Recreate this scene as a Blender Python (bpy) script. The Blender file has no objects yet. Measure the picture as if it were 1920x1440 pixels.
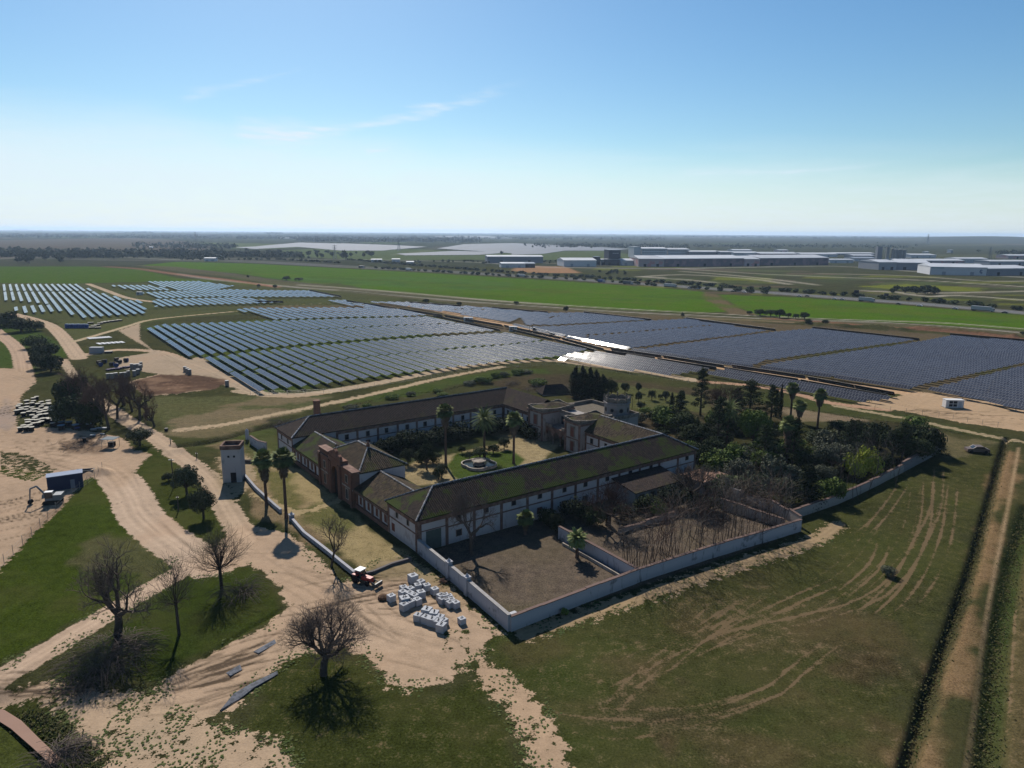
import bpy, bmesh, math, random
import numpy as np
from mathutils import Vector, Matrix
R = math.radians
S = bpy.context.scene
COL = S.collection

# ------------------------------------------------------------------ camera
F = 1356.0; CH = 60.0; PITCH = math.atan((720 - 435) / F); ROLL = R(0.38)
cam = bpy.data.cameras.new('camera'); co = bpy.data.objects.new('camera', cam); COL.objects.link(co)
cam.sensor_width = 36; cam.lens = F / 1920 * 36; cam.clip_start = 1; cam.clip_end = 90000
co.matrix_world = Matrix.Translation((0, 0, CH)) @ Matrix.Rotation(R(90) - PITCH, 4, 'X') @ Matrix.Rotation(ROLL, 4, 'Z')
S.camera = co
# ------------------------------------------------------------------ light
SUN_AZ = -17.0; SUN_EL = 38.5          # azimuth from +Y towards +X
sl = bpy.data.lights.new('sun', 'SUN'); sl.energy = 5.0; sl.angle = R(0.53); sl.color = (1, 0.93, 0.84)
so = bpy.data.objects.new('sun', sl); COL.objects.link(so)
sd = Vector((math.sin(R(SUN_AZ)) * math.cos(R(SUN_EL)), math.cos(R(SUN_AZ)) * math.cos(R(SUN_EL)), math.sin(R(SUN_EL))))
so.rotation_euler = (-sd).to_track_quat('-Z', 'Y').to_euler()
w = bpy.data.worlds.new('World'); S.world = w; w.use_nodes = True
nt = w.node_tree; N = nt.nodes; Lk = nt.links
bg = N['Background']; sky = N.new('ShaderNodeTexSky'); sky.sky_type = 'NISHITA'; sky.sun_disc = False
sky.sun_elevation = R(SUN_EL); sky.sun_rotation = R(SUN_AZ); sky.altitude = 60
sky.air_density = 1.0; sky.dust_density = 0.4; sky.ozone_density = 2.2
SKY_STRENGTH = 0.05
HAZE = 0.000048
# thin cirrus, laid out by compass direction and elevation on the sky itself
tc = N.new('ShaderNodeTexCoord'); sep = N.new('ShaderNodeSeparateXYZ'); Lk.new(tc.outputs['Generated'], sep.inputs[0])
def M_(op, a, b=None, c=None):
    n = N.new('ShaderNodeMath'); n.operation = op
    for i, v in enumerate((a, b, c)):
        if v is None: continue
        if isinstance(v, (int, float)): n.inputs[i].default_value = v
        else: Lk.new(v, n.inputs[i])
    return n.outputs[0]
azm = M_('ARCTAN2', sep.outputs[0], sep.outputs[1]); elv = M_('ARCSINE', sep.outputs[2])
def sstep(v, a, b):
    n = N.new('ShaderNodeMapRange'); n.interpolation_type = 'SMOOTHSTEP'
    Lk.new(v, n.inputs[0]); n.inputs[1].default_value = a; n.inputs[2].default_value = b
    return n.outputs[0]
cmb = N.new('ShaderNodeCombineXYZ'); Lk.new(M_('MULTIPLY', azm, 3.0), cmb.inputs[0]); Lk.new(M_('MULTIPLY', elv, 22.0), cmb.inputs[1])
nz = N.new('ShaderNodeTexNoise'); nz.inputs['Scale'].default_value = 1.3; nz.inputs['Detail'].default_value = 7; nz.inputs['Distortion'].default_value = 0.6
Lk.new(cmb.outputs[0], nz.inputs['Vector'])
wob = M_('MULTIPLY', M_('SUBTRACT', nz.outputs[0], 0.5), 0.05)
nz2 = N.new('ShaderNodeTexNoise'); nz2.inputs['Scale'].default_value = 9; nz2.inputs['Detail'].default_value = 6
Lk.new(cmb.outputs[0], nz2.inputs['Vector'])
def streak(a0, e0, a1, e1, wd, amp):
    # a wisp along the arc (azimuth, elevation in degrees)
    A0, E0, A1, E1 = map(R, (a0, e0, a1, e1)); L = math.hypot(A1 - A0, E1 - E0); ux, uy = (A1 - A0) / L, (E1 - E0) / L
    da = M_('SUBTRACT', azm, A0); de = M_('SUBTRACT', M_('ADD', elv, wob), E0)
    t = M_('ADD', M_('MULTIPLY', da, ux), M_('MULTIPLY', de, uy))
    dd = M_('ABSOLUTE', M_('SUBTRACT', M_('MULTIPLY', da, -uy), M_('MULTIPLY', de, -ux)))
    tn = M_('DIVIDE', t, L)
    along = M_('MULTIPLY', sstep(tn, 0.0, 0.15), M_('SUBTRACT', 1.0, sstep(tn, 0.55, 1.0)))
    wv = M_('MULTIPLY', R(wd), M_('SUBTRACT', 1.25, tn))
    across = M_('SUBTRACT', 1.0, sstep(M_('DIVIDE', dd, wv), 0.0, 1.0))
    tex = sstep(nz2.outputs[0], 0.3, 0.75)
    return M_('MULTIPLY', M_('MULTIPLY', along, across), M_('MULTIPLY', M_('ADD', tex, 0.25), amp))
cl = streak(-19.2, 6.0, 2, 10.6, 0.8, 0.6)
cl = M_('ADD', cl, streak(-20.5, 6.6, -12.5, 7.6, 1.2, 0.5))
cl = M_('ADD', cl, streak(-24, 8.4, -14.5, 11.6, 0.5, 0.25))
cl = M_('ADD', cl, streak(-11.2, 6.0, -9, 6.4, 0.4, 0.5))
cl = M_('ADD', cl, streak(12, 4.4, 29, 4.8, 0.35, 0.25))
# low veil of haze-bright cirrus, denser on the left, with a ragged top
top = M_('ADD', M_('MULTIPLY', wob, 1.3), M_('SUBTRACT', R(5.2), M_('MULTIPLY', azm, 0.05)))
veil = M_('SUBTRACT', 1.0, sstep(M_('SUBTRACT', elv, top), -0.055, 0.045))
vamp = M_('ADD', 0.68, M_('MULTIPLY', sstep(azm, 0.5, -0.7), 0.12))
veil = M_('MULTIPLY', veil, M_('MULTIPLY', vamp, M_('ADD', 0.75, M_('MULTIPLY', nz2.outputs[0], 0.5))))
cl = M_('MINIMUM', M_('ADD', cl, veil), 0.9)
mixc = N.new('ShaderNodeMix'); mixc.data_type = 'RGBA'
Lk.new(cl, mixc.inputs[0]); 
hsv = N.new('ShaderNodeHueSaturation'); hsv.inputs['Saturation'].default_value = 1.22; hsv.inputs['Value'].default_value = 1.25
Lk.new(sky.outputs[0], hsv.inputs['Color'])
tint = N.new('ShaderNodeMix'); tint.data_type = 'RGBA'; tint.blend_type = 'MULTIPLY'; tint.inputs[0].default_value = 1; tint.inputs[7].default_value = (0.90, 1.06, 1.10, 1)
Lk.new(hsv.outputs[0], tint.inputs[6]); Lk.new(tint.outputs[2], mixc.inputs[6]); mixc.inputs[7].default_value = (10.9, 12.5, 13.9, 1)
Lk.new(mixc.outputs[2], bg.inputs[0]); bg.inputs[1].default_value = SKY_STRENGTH
S.view_settings.view_transform = 'Standard'; S.view_settings.look = 'None'; S.view_settings.gamma = 1
S.view_settings.exposure = 0.5; S.view_settings.use_curve_mapping = False
S.render.engine = 'CYCLES'; S.cycles.max_bounces = 6; S.cycles.transparent_max_bounces = 8; S.cycles.volume_bounces = 0
S.cycles.caustics_reflective = False; S.cycles.caustics_refractive = False

# ------------------------------------------------------------------ survey: pixel of the photograph -> point of the plane z
def G(px, py, z=0.0):
    a = (px - 960) / F; b = -(py - 720) / F
    a, b = a * math.cos(ROLL) - b * math.sin(ROLL), b * math.cos(ROLL) + a * math.sin(ROLL)
    dy = math.cos(PITCH) + b * math.sin(PITCH); dz = -math.sin(PITCH) + b * math.cos(PITCH)
    t = (z - CH) / dz
    return (a * t, dy * t)
def PX(x, y, z=0.0):
    d = y * math.cos(PITCH) - (z - CH) * math.sin(PITCH); u = y * math.sin(PITCH) + (z - CH) * math.cos(PITCH)
    a, b = x / d, u / d
    a, b = a * math.cos(ROLL) + b * math.sin(ROLL), b * math.cos(ROLL) - a * math.sin(ROLL)
    return (960 + F * a, 720 - F * b)
def HT(px, py, top):
    x, y = G(px, py); lo, hi = 0, 90
    for _ in range(40):
        m = (lo + hi) / 2
        if PX(x, y, m)[1] > top: lo = m
        else: hi = m
    return lo
rnd = random.Random(7)

# ------------------------------------------------------------------ object helpers
def tag(o, label=None, cat=None, group=None, kind=None):
    if label: o['label'] = label
    if cat: o['category'] = cat
    if group: o['group'] = group
    if kind: o['kind'] = kind
    return o
def empty(name, loc, rz, label, cat, group=None, kind=None, scale=1.0):
    o = bpy.data.objects.new(name, None); COL.objects.link(o); o.empty_display_size = 0.5
    o.location = loc if len(loc) == 3 else (loc[0], loc[1], 0); o.rotation_euler = (0, 0, rz)
    o.scale = (scale,) * 3 if isinstance(scale, (int, float)) else scale
    return tag(o, label, cat, group, kind)
def link(name, me, parent=None, mat=None):
    o = bpy.data.objects.new(name, me); COL.objects.link(o)
    if parent is not None: o.parent = parent
    if mat is not None and not me.materials: me.materials.append(mat)
    return o
class MB:
    def __init__(s): s.v = []; s.f = []; s.uv = []; s.hasuv = False; s.mi = []
    def face(s, pts, uv=None, m=0):
        i = len(s.v); s.v.extend([tuple(p) for p in pts]); s.f.append(tuple(range(i, i + len(pts)))); s.mi.append(m)
        if uv: s.hasuv = True
        s.uv.extend(uv if uv else [(0, 0)] * len(pts)); return s
    def grid_box(s, c, sz, rz=0.0, m=0, T=None):
        cx, cy, cz = c; hx, hy, hz = sz[0] / 2, sz[1] / 2, sz[2] / 2; cr, sr = math.cos(rz), math.sin(rz)
        P = []
        for x, y, z in ((-1,-1,-1),(1,-1,-1),(1,1,-1),(-1,1,-1),(-1,-1,1),(1,-1,1),(1,1,1),(-1,1,1)):
            X, Y = x * hx, y * hy; p = (cx + X * cr - Y * sr, cy + X * sr + Y * cr, cz + z * hz)
            P.append(T(p) if T else p)
        for q in ((0,3,2,1),(4,5,6,7),(0,1,5,4),(1,2,6,5),(2,3,7,6),(3,0,4,7)): s.face([P[k] for k in q], m=m)
        return s
    def box(s, x0, x1, y0, y1, z0, z1, m=0, T=None):
        return s.grid_box(((x0+x1)/2, (y0+y1)/2, (z0+z1)/2), (abs(x1-x0), abs(y1-y0), abs(z1-z0)), m=m, T=T)
    def tube(s, p0, p1, r0, r1, n=6, m=0, cap=True):
        p0, p1 = Vector(p0), Vector(p1); d = p1 - p0
        if d.length < 1e-5: return s
        a = d.orthogonal().normalized(); b = d.normalized().cross(a)
        A = [p0 + (a * math.cos(2*math.pi*k/n) + b * math.sin(2*math.pi*k/n)) * r0 for k in range(n)]
        B = [p1 + (a * math.cos(2*math.pi*k/n) + b * math.sin(2*math.pi*k/n)) * r1 for k in range(n)]
        for k in range(n): s.face([A[k], A[(k+1)%n], B[(k+1)%n], B[k]], m=m)
        if cap and n > 3: s.face(B, m=m); s.face(A[::-1], m=m)
        return s
    def lathe(s, prof, c=(0, 0, 0), n=14, m=0):
        rings = [[(c[0] + r * math.cos(2*math.pi*k/n), c[1] + r * math.sin(2*math.pi*k/n), c[2] + z) for k in range(n)] for r, z in prof]
        for a, b in zip(rings, rings[1:]):
            for k in range(n): s.face([a[k], a[(k+1)%n], b[(k+1)%n], b[k]], m=m)
        s.face(rings[-1], m=m); return s
    def me(s, name, mats=None, smooth=False):
        me = bpy.data.meshes.new(name); nv = len(s.v); nf = len(s.f)
        me.vertices.add(nv); me.vertices.foreach_set('co', np.array(s.v, dtype=np.float32).ravel() if nv else [])
        ls = [len(f) for f in s.f]; tot = sum(ls)
        me.loops.add(tot); me.loops.foreach_set('vertex_index', np.arange(tot, dtype=np.int32))
        me.polygons.add(nf); st = np.concatenate(([0], np.cumsum(ls)[:-1])).astype(np.int32) if nf else []
        me.polygons.foreach_set('loop_start', st); me.polygons.foreach_set('loop_total', np.array(ls, dtype=np.int32))
        if any(s.mi): me.polygons.foreach_set('material_index', np.array(s.mi, dtype=np.int32))
        if s.hasuv:
            u = me.uv_layers.new(name='UVMap'); u.data.foreach_set('uv', np.array(s.uv, dtype=np.float32).ravel())
        if smooth: me.polygons.foreach_set('use_smooth', [True] * nf)
        me.update(calc_edges=True)
        for m in (mats or []): me.materials.append(m)
        return me
    def build(s, name, mat, parent=None, smooth=False):
        return link(name, s.me(name, mat if isinstance(mat, (list, tuple)) else [mat], smooth), parent)

# ------------------------------------------------------------------ materials
class NB:
    def __init__(s, name):
        s.m = bpy.data.materials.new(name); s.m.use_nodes = True; s.t = s.m.node_tree; s.n = s.t.nodes; s.l = s.t.links
        s.bs = s.n['Principled BSDF']
    def new(s, ty, **kw):
        n = s.n.new(ty)
        for k, v in kw.items(): setattr(n, k, v)
        return n
    def put(s, sock, v):
        if hasattr(v, 'is_linked') or hasattr(v, 'links'): s.l.new(v, sock)
        else: sock.default_value = v
    def math(s, op, a, b=0.0, clamp=False):
        n = s.new('ShaderNodeMath', operation=op); n.use_clamp = clamp; s.put(n.inputs[0], a); s.put(n.inputs[1], b); return n.outputs[0]
    def mix(s, f, a, b, mode='MIX'):
        n = s.new('ShaderNodeMix', data_type='RGBA', blend_type=mode); n.clamp_factor = True
        s.put(n.inputs[0], f)
        for i, c in ((6, a), (7, b)): s.put(n.inputs[i], (*c, 1) if isinstance(c, tuple) and len(c) == 3 else c)
        return n.outputs[2]
    def noise(s, sc, det=4, vec=None, rough=0.55, dist=0.0):
        n = s.new('ShaderNodeTexNoise'); n.inputs['Scale'].default_value = sc; n.inputs['Detail'].default_value = det
        n.inputs['Roughness'].default_value = rough; n.inputs['Distortion'].default_value = dist
        if vec is not None: s.l.new(vec, n.inputs['Vector'])
        return n.outputs[0]
    def step(s, v, a, b, lo=0.0, hi=1.0):
        n = s.new('ShaderNodeMapRange', interpolation_type='SMOOTHSTEP'); s.put(n.inputs[0], v)
        n.inputs[1].default_value = a; n.inputs[2].default_value = b; n.inputs[3].default_value = lo; n.inputs[4].default_value = hi; return n.outputs[0]
    def obj(s): return s.new('ShaderNodeTexCoord').outputs['Object']
    def uvv(s): return s.new('ShaderNodeTexCoord').outputs['UV']
    def bump(s, h, st=0.5, d=0.1):
        n = s.new('ShaderNodeBump'); n.inputs['Strength'].default_value = st; n.inputs['Distance'].default_value = d
        s.l.new(h, n.inputs['Height']); s.l.new(n.outputs[0], s.bs.inputs['Normal'])
    def fin(s, col, rough=0.8, spec=0.3, metal=0.0):
        s.put(s.bs.inputs['Base Color'], (*col, 1) if isinstance(col, tuple) and len(col) == 3 else col)
        s.put(s.bs.inputs['Roughness'], rough); s.bs.inputs['Specular IOR Level'].default_value = spec; s.bs.inputs['Metallic'].default_value = metal
        return s.m
def plain(name, c, rough=0.8, var=0.25, sc=1.5, metal=0.0, spec=0.08, c2=None, edge=(0.45, 0.6)):
    b = NB(name); v = b.obj()
    n = b.noise(sc, 5, v); n2 = b.noise(sc * 7, 3, v)
    f = b.math('ADD', b.math('MULTIPLY', b.math('SUBTRACT', n, 0.5), 2 * var), b.math('MULTIPLY', b.math('SUBTRACT', n2, 0.5), var))
    oi = b.new('ShaderNodeObjectInfo').outputs['Random']
    f = b.math('ADD', f, b.math('MULTIPLY', b.math('SUBTRACT', oi, 0.5), var))
    k = b.math('ADD', f, 1.0)
    sc_ = b.new('ShaderNodeVectorMath', operation='SCALE')
    base = b.mix(b.step(n, *edge), c, c2) if c2 else None
    if base is None: sc_.inputs[0].default_value = c
    else: b.l.new(base, sc_.inputs[0])
    b.l.new(k, sc_.inputs[3])
    return b.fin(sc_.outputs[0], rough, spec, metal)
# ------------------------------------------------------------------ ground: one fan-shaped sheet, finer near the camera
def pts(s): a = [float(t) for t in s.replace(',', ' ').split()]; return [(a[i], a[i+1]) for i in range(0, len(a), 2)]
def wpts(s): return [G(x, max(y, 437 + (x - 960) * 0.0066)) for x, y in pts(s)]
NR, NC = 640, 900
pyr = np.concatenate([np.linspace(437.0, 520, 110), np.linspace(520, 800, 210)[1:], np.linspace(800, 1640, 322)[1:]])
yy = []
for q in pyr:
    b = -(q - 720) / F; dy = math.cos(PITCH) + b * math.sin(PITCH); dz = -math.sin(PITCH) + b * math.cos(PITCH); yy.append(min(dy * (-CH / dz), 30000))
yy = np.array(yy); NR = len(yy)
tt = np.linspace(-1.0, 1.0, NC)
X = (yy[:, None] * tt[None, :]).ravel(); Y = np.repeat(yy, NC); DIST = np.hypot(X, Y)
def vnoise(x, y, sc, seed=0):
    # cheap value noise
    x = x / sc + seed * 17.3; y = y / sc - seed * 9.1; xi = np.floor(x); yi = np.floor(y); fx = x - xi; fy = y - yi
    fx = fx * fx * (3 - 2 * fx); fy = fy * fy * (3 - 2 * fy)
    def h(a, b): v = np.sin(a * 127.1 + b * 311.7 + seed * 53.7) * 43758.5453; return v - np.floor(v)
    return (h(xi, yi) * (1 - fx) + h(xi + 1, yi) * fx) * (1 - fy) + (h(xi, yi + 1) * (1 - fx) + h(xi + 1, yi + 1) * fx) * fy
def dist_line(P, X, Y):
    d = np.full(X.shape, 1e9)
    for (x0, y0), (x1, y1) in zip(P, P[1:]):
        dx, dy = x1 - x0, y1 - y0; L = dx * dx + dy * dy + 1e-9
        t = np.clip(((X - x0) * dx + (Y - y0) * dy) / L, 0, 1)
        d = np.minimum(d, np.hypot(X - x0 - t * dx, Y - y0 - t * dy))
    return d
def inside(P, X, Y):
    c = np.zeros(X.shape, bool)
    for (x0, y0), (x1, y1) in zip(P, P[1:] + P[:1]):
        if y0 == y1: continue
        k = ((y0 > Y) != (y1 > Y)) & (X < (x1 - x0) * (Y - y0) / (y1 - y0) + x0); c ^= k
    return c
def sub(P, m):
    xs = [p[0] for p in P]; ys = [p[1] for p in P]
    return np.nonzero((X > min(xs) - m) & (X < max(xs) + m) & (Y > min(ys) - m) & (Y < max(ys) + m))[0]
def smooth_line(P, n=3):
    # Catmull-Rom through the surveyed points
    if len(P) < 3: return P
    Q = [P[0]] + P + [P[-1]]; out = []
    for i in range(1, len(Q) - 2):
        for k in range(n):
            t = k / n; a, b, c, d = Q[i-1], Q[i], Q[i+1], Q[i+2]
            out.append(tuple(0.5 * (2*b[j] + (c[j]-a[j])*t + (2*a[j]-5*b[j]+4*c[j]-d[j])*t*t + (3*b[j]-a[j]-3*c[j]+d[j])*t**3) for j in (0, 1)))
    return out + [P[-1]]
gcol = np.zeros((len(X), 3)); gcol[:] = (0.075, 0.078, 0.032)
dcol = np.zeros((len(X), 3)); dcol[:] = (0.46, 0.345, 0.25)
dm = np.full(len(X), -8.0); rag = np.full(len(X), 1.6); trk = np.zeros(len(X)); spr = np.full(len(X), 0.35); zz = np.zeros(len(X))
cls = np.zeros(len(X), np.int8)
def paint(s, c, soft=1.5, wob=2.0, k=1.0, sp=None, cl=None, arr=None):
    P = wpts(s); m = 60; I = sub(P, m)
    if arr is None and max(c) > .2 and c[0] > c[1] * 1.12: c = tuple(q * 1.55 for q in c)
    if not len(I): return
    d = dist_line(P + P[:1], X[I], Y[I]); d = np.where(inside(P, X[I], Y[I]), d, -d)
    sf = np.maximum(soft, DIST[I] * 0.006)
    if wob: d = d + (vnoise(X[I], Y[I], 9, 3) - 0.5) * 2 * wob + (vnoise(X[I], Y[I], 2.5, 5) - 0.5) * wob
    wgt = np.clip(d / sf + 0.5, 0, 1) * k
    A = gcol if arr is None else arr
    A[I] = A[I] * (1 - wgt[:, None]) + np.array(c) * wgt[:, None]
    if sp is not None: spr[I] = spr[I] * (1 - wgt) + sp * wgt
    if cl: cls[I[d > 0]] = cl
def band(s, c, wd, soft=1.0, k=1.0, cl=None, sp=None):
    if max(c) > .15: c = tuple(q * 1.5 for q in c)
    P = smooth_line(wpts(s)); m = wd + 20; I = sub(P, m); d = wd / 2 - dist_line(P, X[I], Y[I])
    sf = np.maximum(soft, DIST[I] ** 2 / 95000.0); wgt = np.clip((d + wd * .35 * (sf > 4)) / sf + 0.5, 0, 1) * k * np.minimum(1, 2.6 * wd / sf)
    gcol[I] = gcol[I] * (1 - wgt[:, None]) + np.array(c) * wgt[:, None]
    if sp is not None: spr[I] = spr[I] * (1 - wgt) + sp * wgt
    if cl: cls[I[d > 0]] = cl
def dirt(s, c=None, ragv=None, cl=3, k=0.0):
    P = wpts(s); I = sub(P, 12); d = dist_line(P + P[:1], X[I], Y[I]); ins = inside(P, X[I], Y[I]); d = np.where(ins, d, -d)
    dm[I] = np.maximum(dm[I], np.clip(d, -8, 8) - k)
    near = d > -4
    if c is not None:
        wgt = np.clip(d / 3 + 1, 0, 1)[:, None]; dcol[I] = dcol[I] * (1 - wgt) + np.array(c) * wgt
    if ragv is not None: rag[I[near]] = ragv
    if cl: cls[I[d > 0]] = cl
def road(s, wd, c=None, ragv=None, cl=2, ruts=True):
    P = smooth_line(wpts(s)); I = sub(P, wd + 10); dl = dist_line(P, X[I], Y[I]); d = wd / 2 - dl
    dm[I] = np.maximum(dm[I], np.clip(d, -8, 8))
    if c is not None:
        wgt = np.clip(d / 1.0 + 1, 0, 1)[:, None]; dcol[I] = dcol[I] * (1 - wgt) + np.array(c) * wgt
    if ragv is not None: rag[I[d > -3]] = ragv
    if ruts and wd > 3:
        for o, s_ in ((0.55, 1), (1.55, -0.5), (2.5, .7)):
            if o < wd / 2 - .3: trk[I] += 0.10 * s_ * np.exp(-((dl - o) / 0.35) ** 2)
    if cl: cls[I[d > 0]] = cl
def tyre(s, gap=1.9, wd=0.32, dark=0.0, up=0.8, c=None):
    # a pair of wheel tracks: bares the soil in grass, marks it in sand
    P = smooth_line(wpts(s), 5); I = sub(P, gap + 3); dl = dist_line(P, X[I], Y[I]); r = np.exp(-((dl - gap / 2) / wd) ** 2)
    r = r * (0.45 + 0.9 * vnoise(X[I], Y[I], 6, 8))
    fade = np.clip(np.minimum(np.hypot(X[I]-P[0][0], Y[I]-P[0][1]), np.hypot(X[I]-P[-1][0], Y[I]-P[-1][1])) / 9 - .2, 0, 1) * np.clip(vnoise(X[I], Y[I], 14, 31) * 1.8 - .1, 0.35, 1)
    spr[I] = spr[I] + r * up * fade * 0.8; trk[I] += r * dark * fade
def scratch(cx, cy, L, n, azd, spread=25, k=-0.3, wd=0.22):
    x0, y0 = G(cx, cy)
    for _ in range(n):
        a = R(azd + rnd.uniform(-spread, spread)); l = L * rnd.uniform(.4, 1); x, y = x0 + rnd.gauss(0, L * .45), y0 + rnd.gauss(0, L * .45)
        c_ = rnd.uniform(-.25, .25); q = [(x + math.sin(a + c_ * t) * l * t, y + math.cos(a + c_ * t) * l * t) for t in (-.5, -.2, .1, .5)]
        I = sub(q, 2); d = dist_line(q, X[I], Y[I]); trk[I] += k * rnd.uniform(.4, 1) * np.exp(-(d / wd) ** 2)

# ---- far plain: fields in bands
GREEN = (0.098, 0.195, 0.010); LUSH = (0.085, 0.155, 0.012)
paint('-900 437 3000 437 3000 500 -900 500', (0.06, 0.07, 0.04), 30, 0, sp=0.1)
paint('-900 436 3000 446 3000 452 -900 441', (0.05, 0.07, 0.04), 30, 0, sp=0.1)
for i in range(60):
    x = rnd.uniform(-300, 2200); y = rnd.uniform(441, 478) + (x - 960) * .006; wdt = rnd.uniform(60, 300); h = (y - 436) * rnd.uniform(.06, .16)
    c = rnd.choice([(0.10, 0.14, 0.05), (0.06, 0.075, 0.04), (0.16, 0.135, 0.10), (0.11, 0.12, 0.06), (0.05, 0.055, 0.04), (0.13, 0.15, 0.07)])
    paint(f'{x} {y} {x+wdt} {y+rnd.uniform(-1,2)} {x+wdt*.9} {y+h+1} {x-wdt*.1} {y+h}', c, 12, 0, 0.85, sp=0.1)
paint('-300 455 260 446 420 458 380 470 150 476 30 487 -300 484', (0.17, 0.135, 0.11), 10, 6, 0.8, sp=0.1)
paint('350 455 420 455 540 458 620 462 500 467 440 466 400 462', (0.14, 0.18, 0.07), 10, 3, sp=0.1)
paint('520 470 640 463 800 468 900 474 1130 470 1190 478 1190 488 930 487 700 488 560 482', (0.12, 0.16, 0.06), 8, 3, sp=0.1)
paint('1290 500 1420 498 1560 500 1700 505 1920 512 2100 520 2100 590 1900 585 1500 556 1230 534 1050 522 960 515 960 505', (0.072, 0.078, 0.036), 10, 5, sp=0.3)
paint('970 498 1060 500 1090 512 1000 512 960 508', (0.36, 0.2, 0.11), 8, 3, .8)
for i in range(70):
    x = rnd.uniform(1080, 1950); y = rnd.uniform(505, 552) + (x - 1400) * .04; wdt = rnd.uniform(50, 180)
    c = rnd.choice([(0.19, 0.21, 0.035), (0.14, 0.12, 0.08), (0.075, 0.09, 0.045), (0.11, 0.14, 0.05), (0.16, 0.12, 0.085)])
    paint(f'{x} {y} {x+wdt} {y+3} {x+wdt*.9} {y+5} {x-10} {y+4}', c, 6, 5, 0.8)
paint('1600 537 1700 533 1850 540 1830 547 1700 544', (0.22, 0.25, 0.03), 8, 4, .9)
paint('1340 519 1450 521 1440 527 1340 525', (0.19, 0.22, 0.03), 8, 4, .9)
# grey-green strip between highway and plain, left town and yards
paint('-300 486 200 484 500 480 640 492 640 500 330 492 170 500 -300 500', (0.07, 0.075, 0.05), 6, 3)
# ---- crops
paint('-400 500 170 499.5 262 506 330 520 358 527 150 531 -400 531', LUSH, 3, 2, sp=0.0, cl=1)
paint('258 498 330 491 470 494 620 502 800 512 960 521.5 1100 530 1250 541 1318 547 1330 556 1368 579 1360 585 1280 586 1090 577 950 566.5 830 556 700 544 570 530 500 520 440 512 350 505', GREEN, 3, 1, sp=0.0, cl=1)
paint('480 520 560 521 800 519 960 530 960 545 800 542 640 532', (0.10, 0.20, 0.04), 6, 3, .7)
paint('1345 552 1500 558 1700 573 1960 596 1960 621 1700 606 1560 600 1480 596 1420 590 1385 577', GREEN, 3, 1, sp=0.0, cl=1)
paint('1322 549 1345 552 1385 577 1420 591 1370 589 1345 575 1318 560', (0.20, 0.15, 0.085), 3, 2, .9, sp=.6)
paint('-200 531 640 531 760 560 700 570 300 600 -200 600', (0.105, 0.115, 0.045), 4, 3)
r9 = random.Random(4)
for i in range(46):
    x = r9.uniform(300, 1850); y0 = (497 + (x - 300) * .052) if x < 1320 else (556 + (x - 1345) * .03); y = y0 + r9.uniform(3, 26); wdt = r9.uniform(60, 260)
    paint(f'{x} {y} {x+wdt} {y+wdt*.045} {x+wdt*.9} {y+wdt*.045+r9.uniform(2,6)} {x+10} {y+r9.uniform(2,6)}', r9.choice([(0.085, 0.15, 0.012), (0.12, 0.20, 0.015), (0.075, 0.15, 0.03), (0.13, 0.18, 0.02)]), 10, 6, .55)
# railway corridor and service roads
paint('250 497 340 510 430 519 560 540 700 553 860 570 960 577 1150 589 1300 597 1500 607 1640 610 1960 634 1960 622 1640 603 1500 600 1300 589 1150 580 960 567 860 557 700 545 560 531 430 512 330 500', (0.15, 0.135, 0.075), 3, 2, .9)
for s_, wd_, c_ in (('330 513 400 524 560 539 660 546 760 555 860 564 960 571 1150 584 1300 591 1450 598 1640 604 1780 612 1960 628', 4.5, (0.33, 0.30, 0.26)),
                    ('560 534 660 541 760 549 860 558 960 566 1150 578 1300 586 1500 596 1640 601 1780 606 1960 620', 4.0, (0.36, 0.33, 0.27)),
                    ('200 500 260 504 330 514 420 524 520 538', 5, (0.34, 0.16, 0.11)), ('350 506 420 512 470 520 600 534', 5, (0.14, 0.12, 0.10))):
    band(s_, c_, wd_, 1, cl=2)
band('640 545 760 554 960 570 1300 590 1640 602.5 1960 624', (0.07, 0.09, 0.035), 5, 2, .8)
# highway: two carriageways of asphalt
for o in (-0.7, 1.6):
    P_ = ' '.join(f'{x} {y+o}' for x, y in pts('-300 470 0 480 200 486 420 488 640 499 800 507 960 516 1120 526 1280 537 1440 548 1600 560 1760 572 1960 590'))
    band(P_, (0.17, 0.17, 0.175), 9, 1, cl=4)
band('-100 492 60 482 180 480 330 487 420 485 560 486 700 487 900 492 1000 500 1180 503 1300 503 1560 499 1700 508 1960 522', (0.42, 0.40, 0.37), 7, 1, .9, cl=4)
for s_ in ('1280 504 1400 512 1500 517 1600 521 1720 525 1960 540', '1280 509 1360 515 1450 524 1530 534', '1200 519 1280 515 1400 522 1480 533', '1540 513 1700 517 1850 527 1960 526', '1620 545 1680 548 1740 556 1800 554 1960 566',
           '1640 546 1720 549 1790 549 1960 545', '940 486 1000 492 1100 496', '740 478 800 470 830 461', '560 465 640 464 700 462', '1240 520 1200 519 1280 524 1340 530'):
    band(s_, (0.42, 0.38, 0.31), 5, 1, .9, cl=2)
# ---- ground under the solar field
paint('430 575 640 572 760 566 1290 596 1960 640 1960 770 1700 740 1500 716 1290 690 1060 664 900 620 700 590', (0.19, 0.14, 0.09), 4, 4, .75, sp=.5)
paint('270 612 480 600 800 592 940 620 1105 656 1050 672 760 702 490 736 375 670', (0.088, 0.125, 0.03), 4, 4, sp=.25)
paint('760 604 860 604 960 618 1000 640 900 645 800 625', (0.20, 0.15, 0.11), 6, 6, .6, sp=.5)
paint('1500 650 1800 640 1900 690 1700 720 1500 690', (0.09, 0.11, 0.035), 8, 8, .6)
band('1440 597 1540 603 1640 612 1780 622 1960 640', (0.19, 0.10, 0.065), 9, 3, .95, sp=.4)
band('1290 597 1400 600 1540 608', (0.24, 0.17, 0.11), 6, 3, .8)
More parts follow.
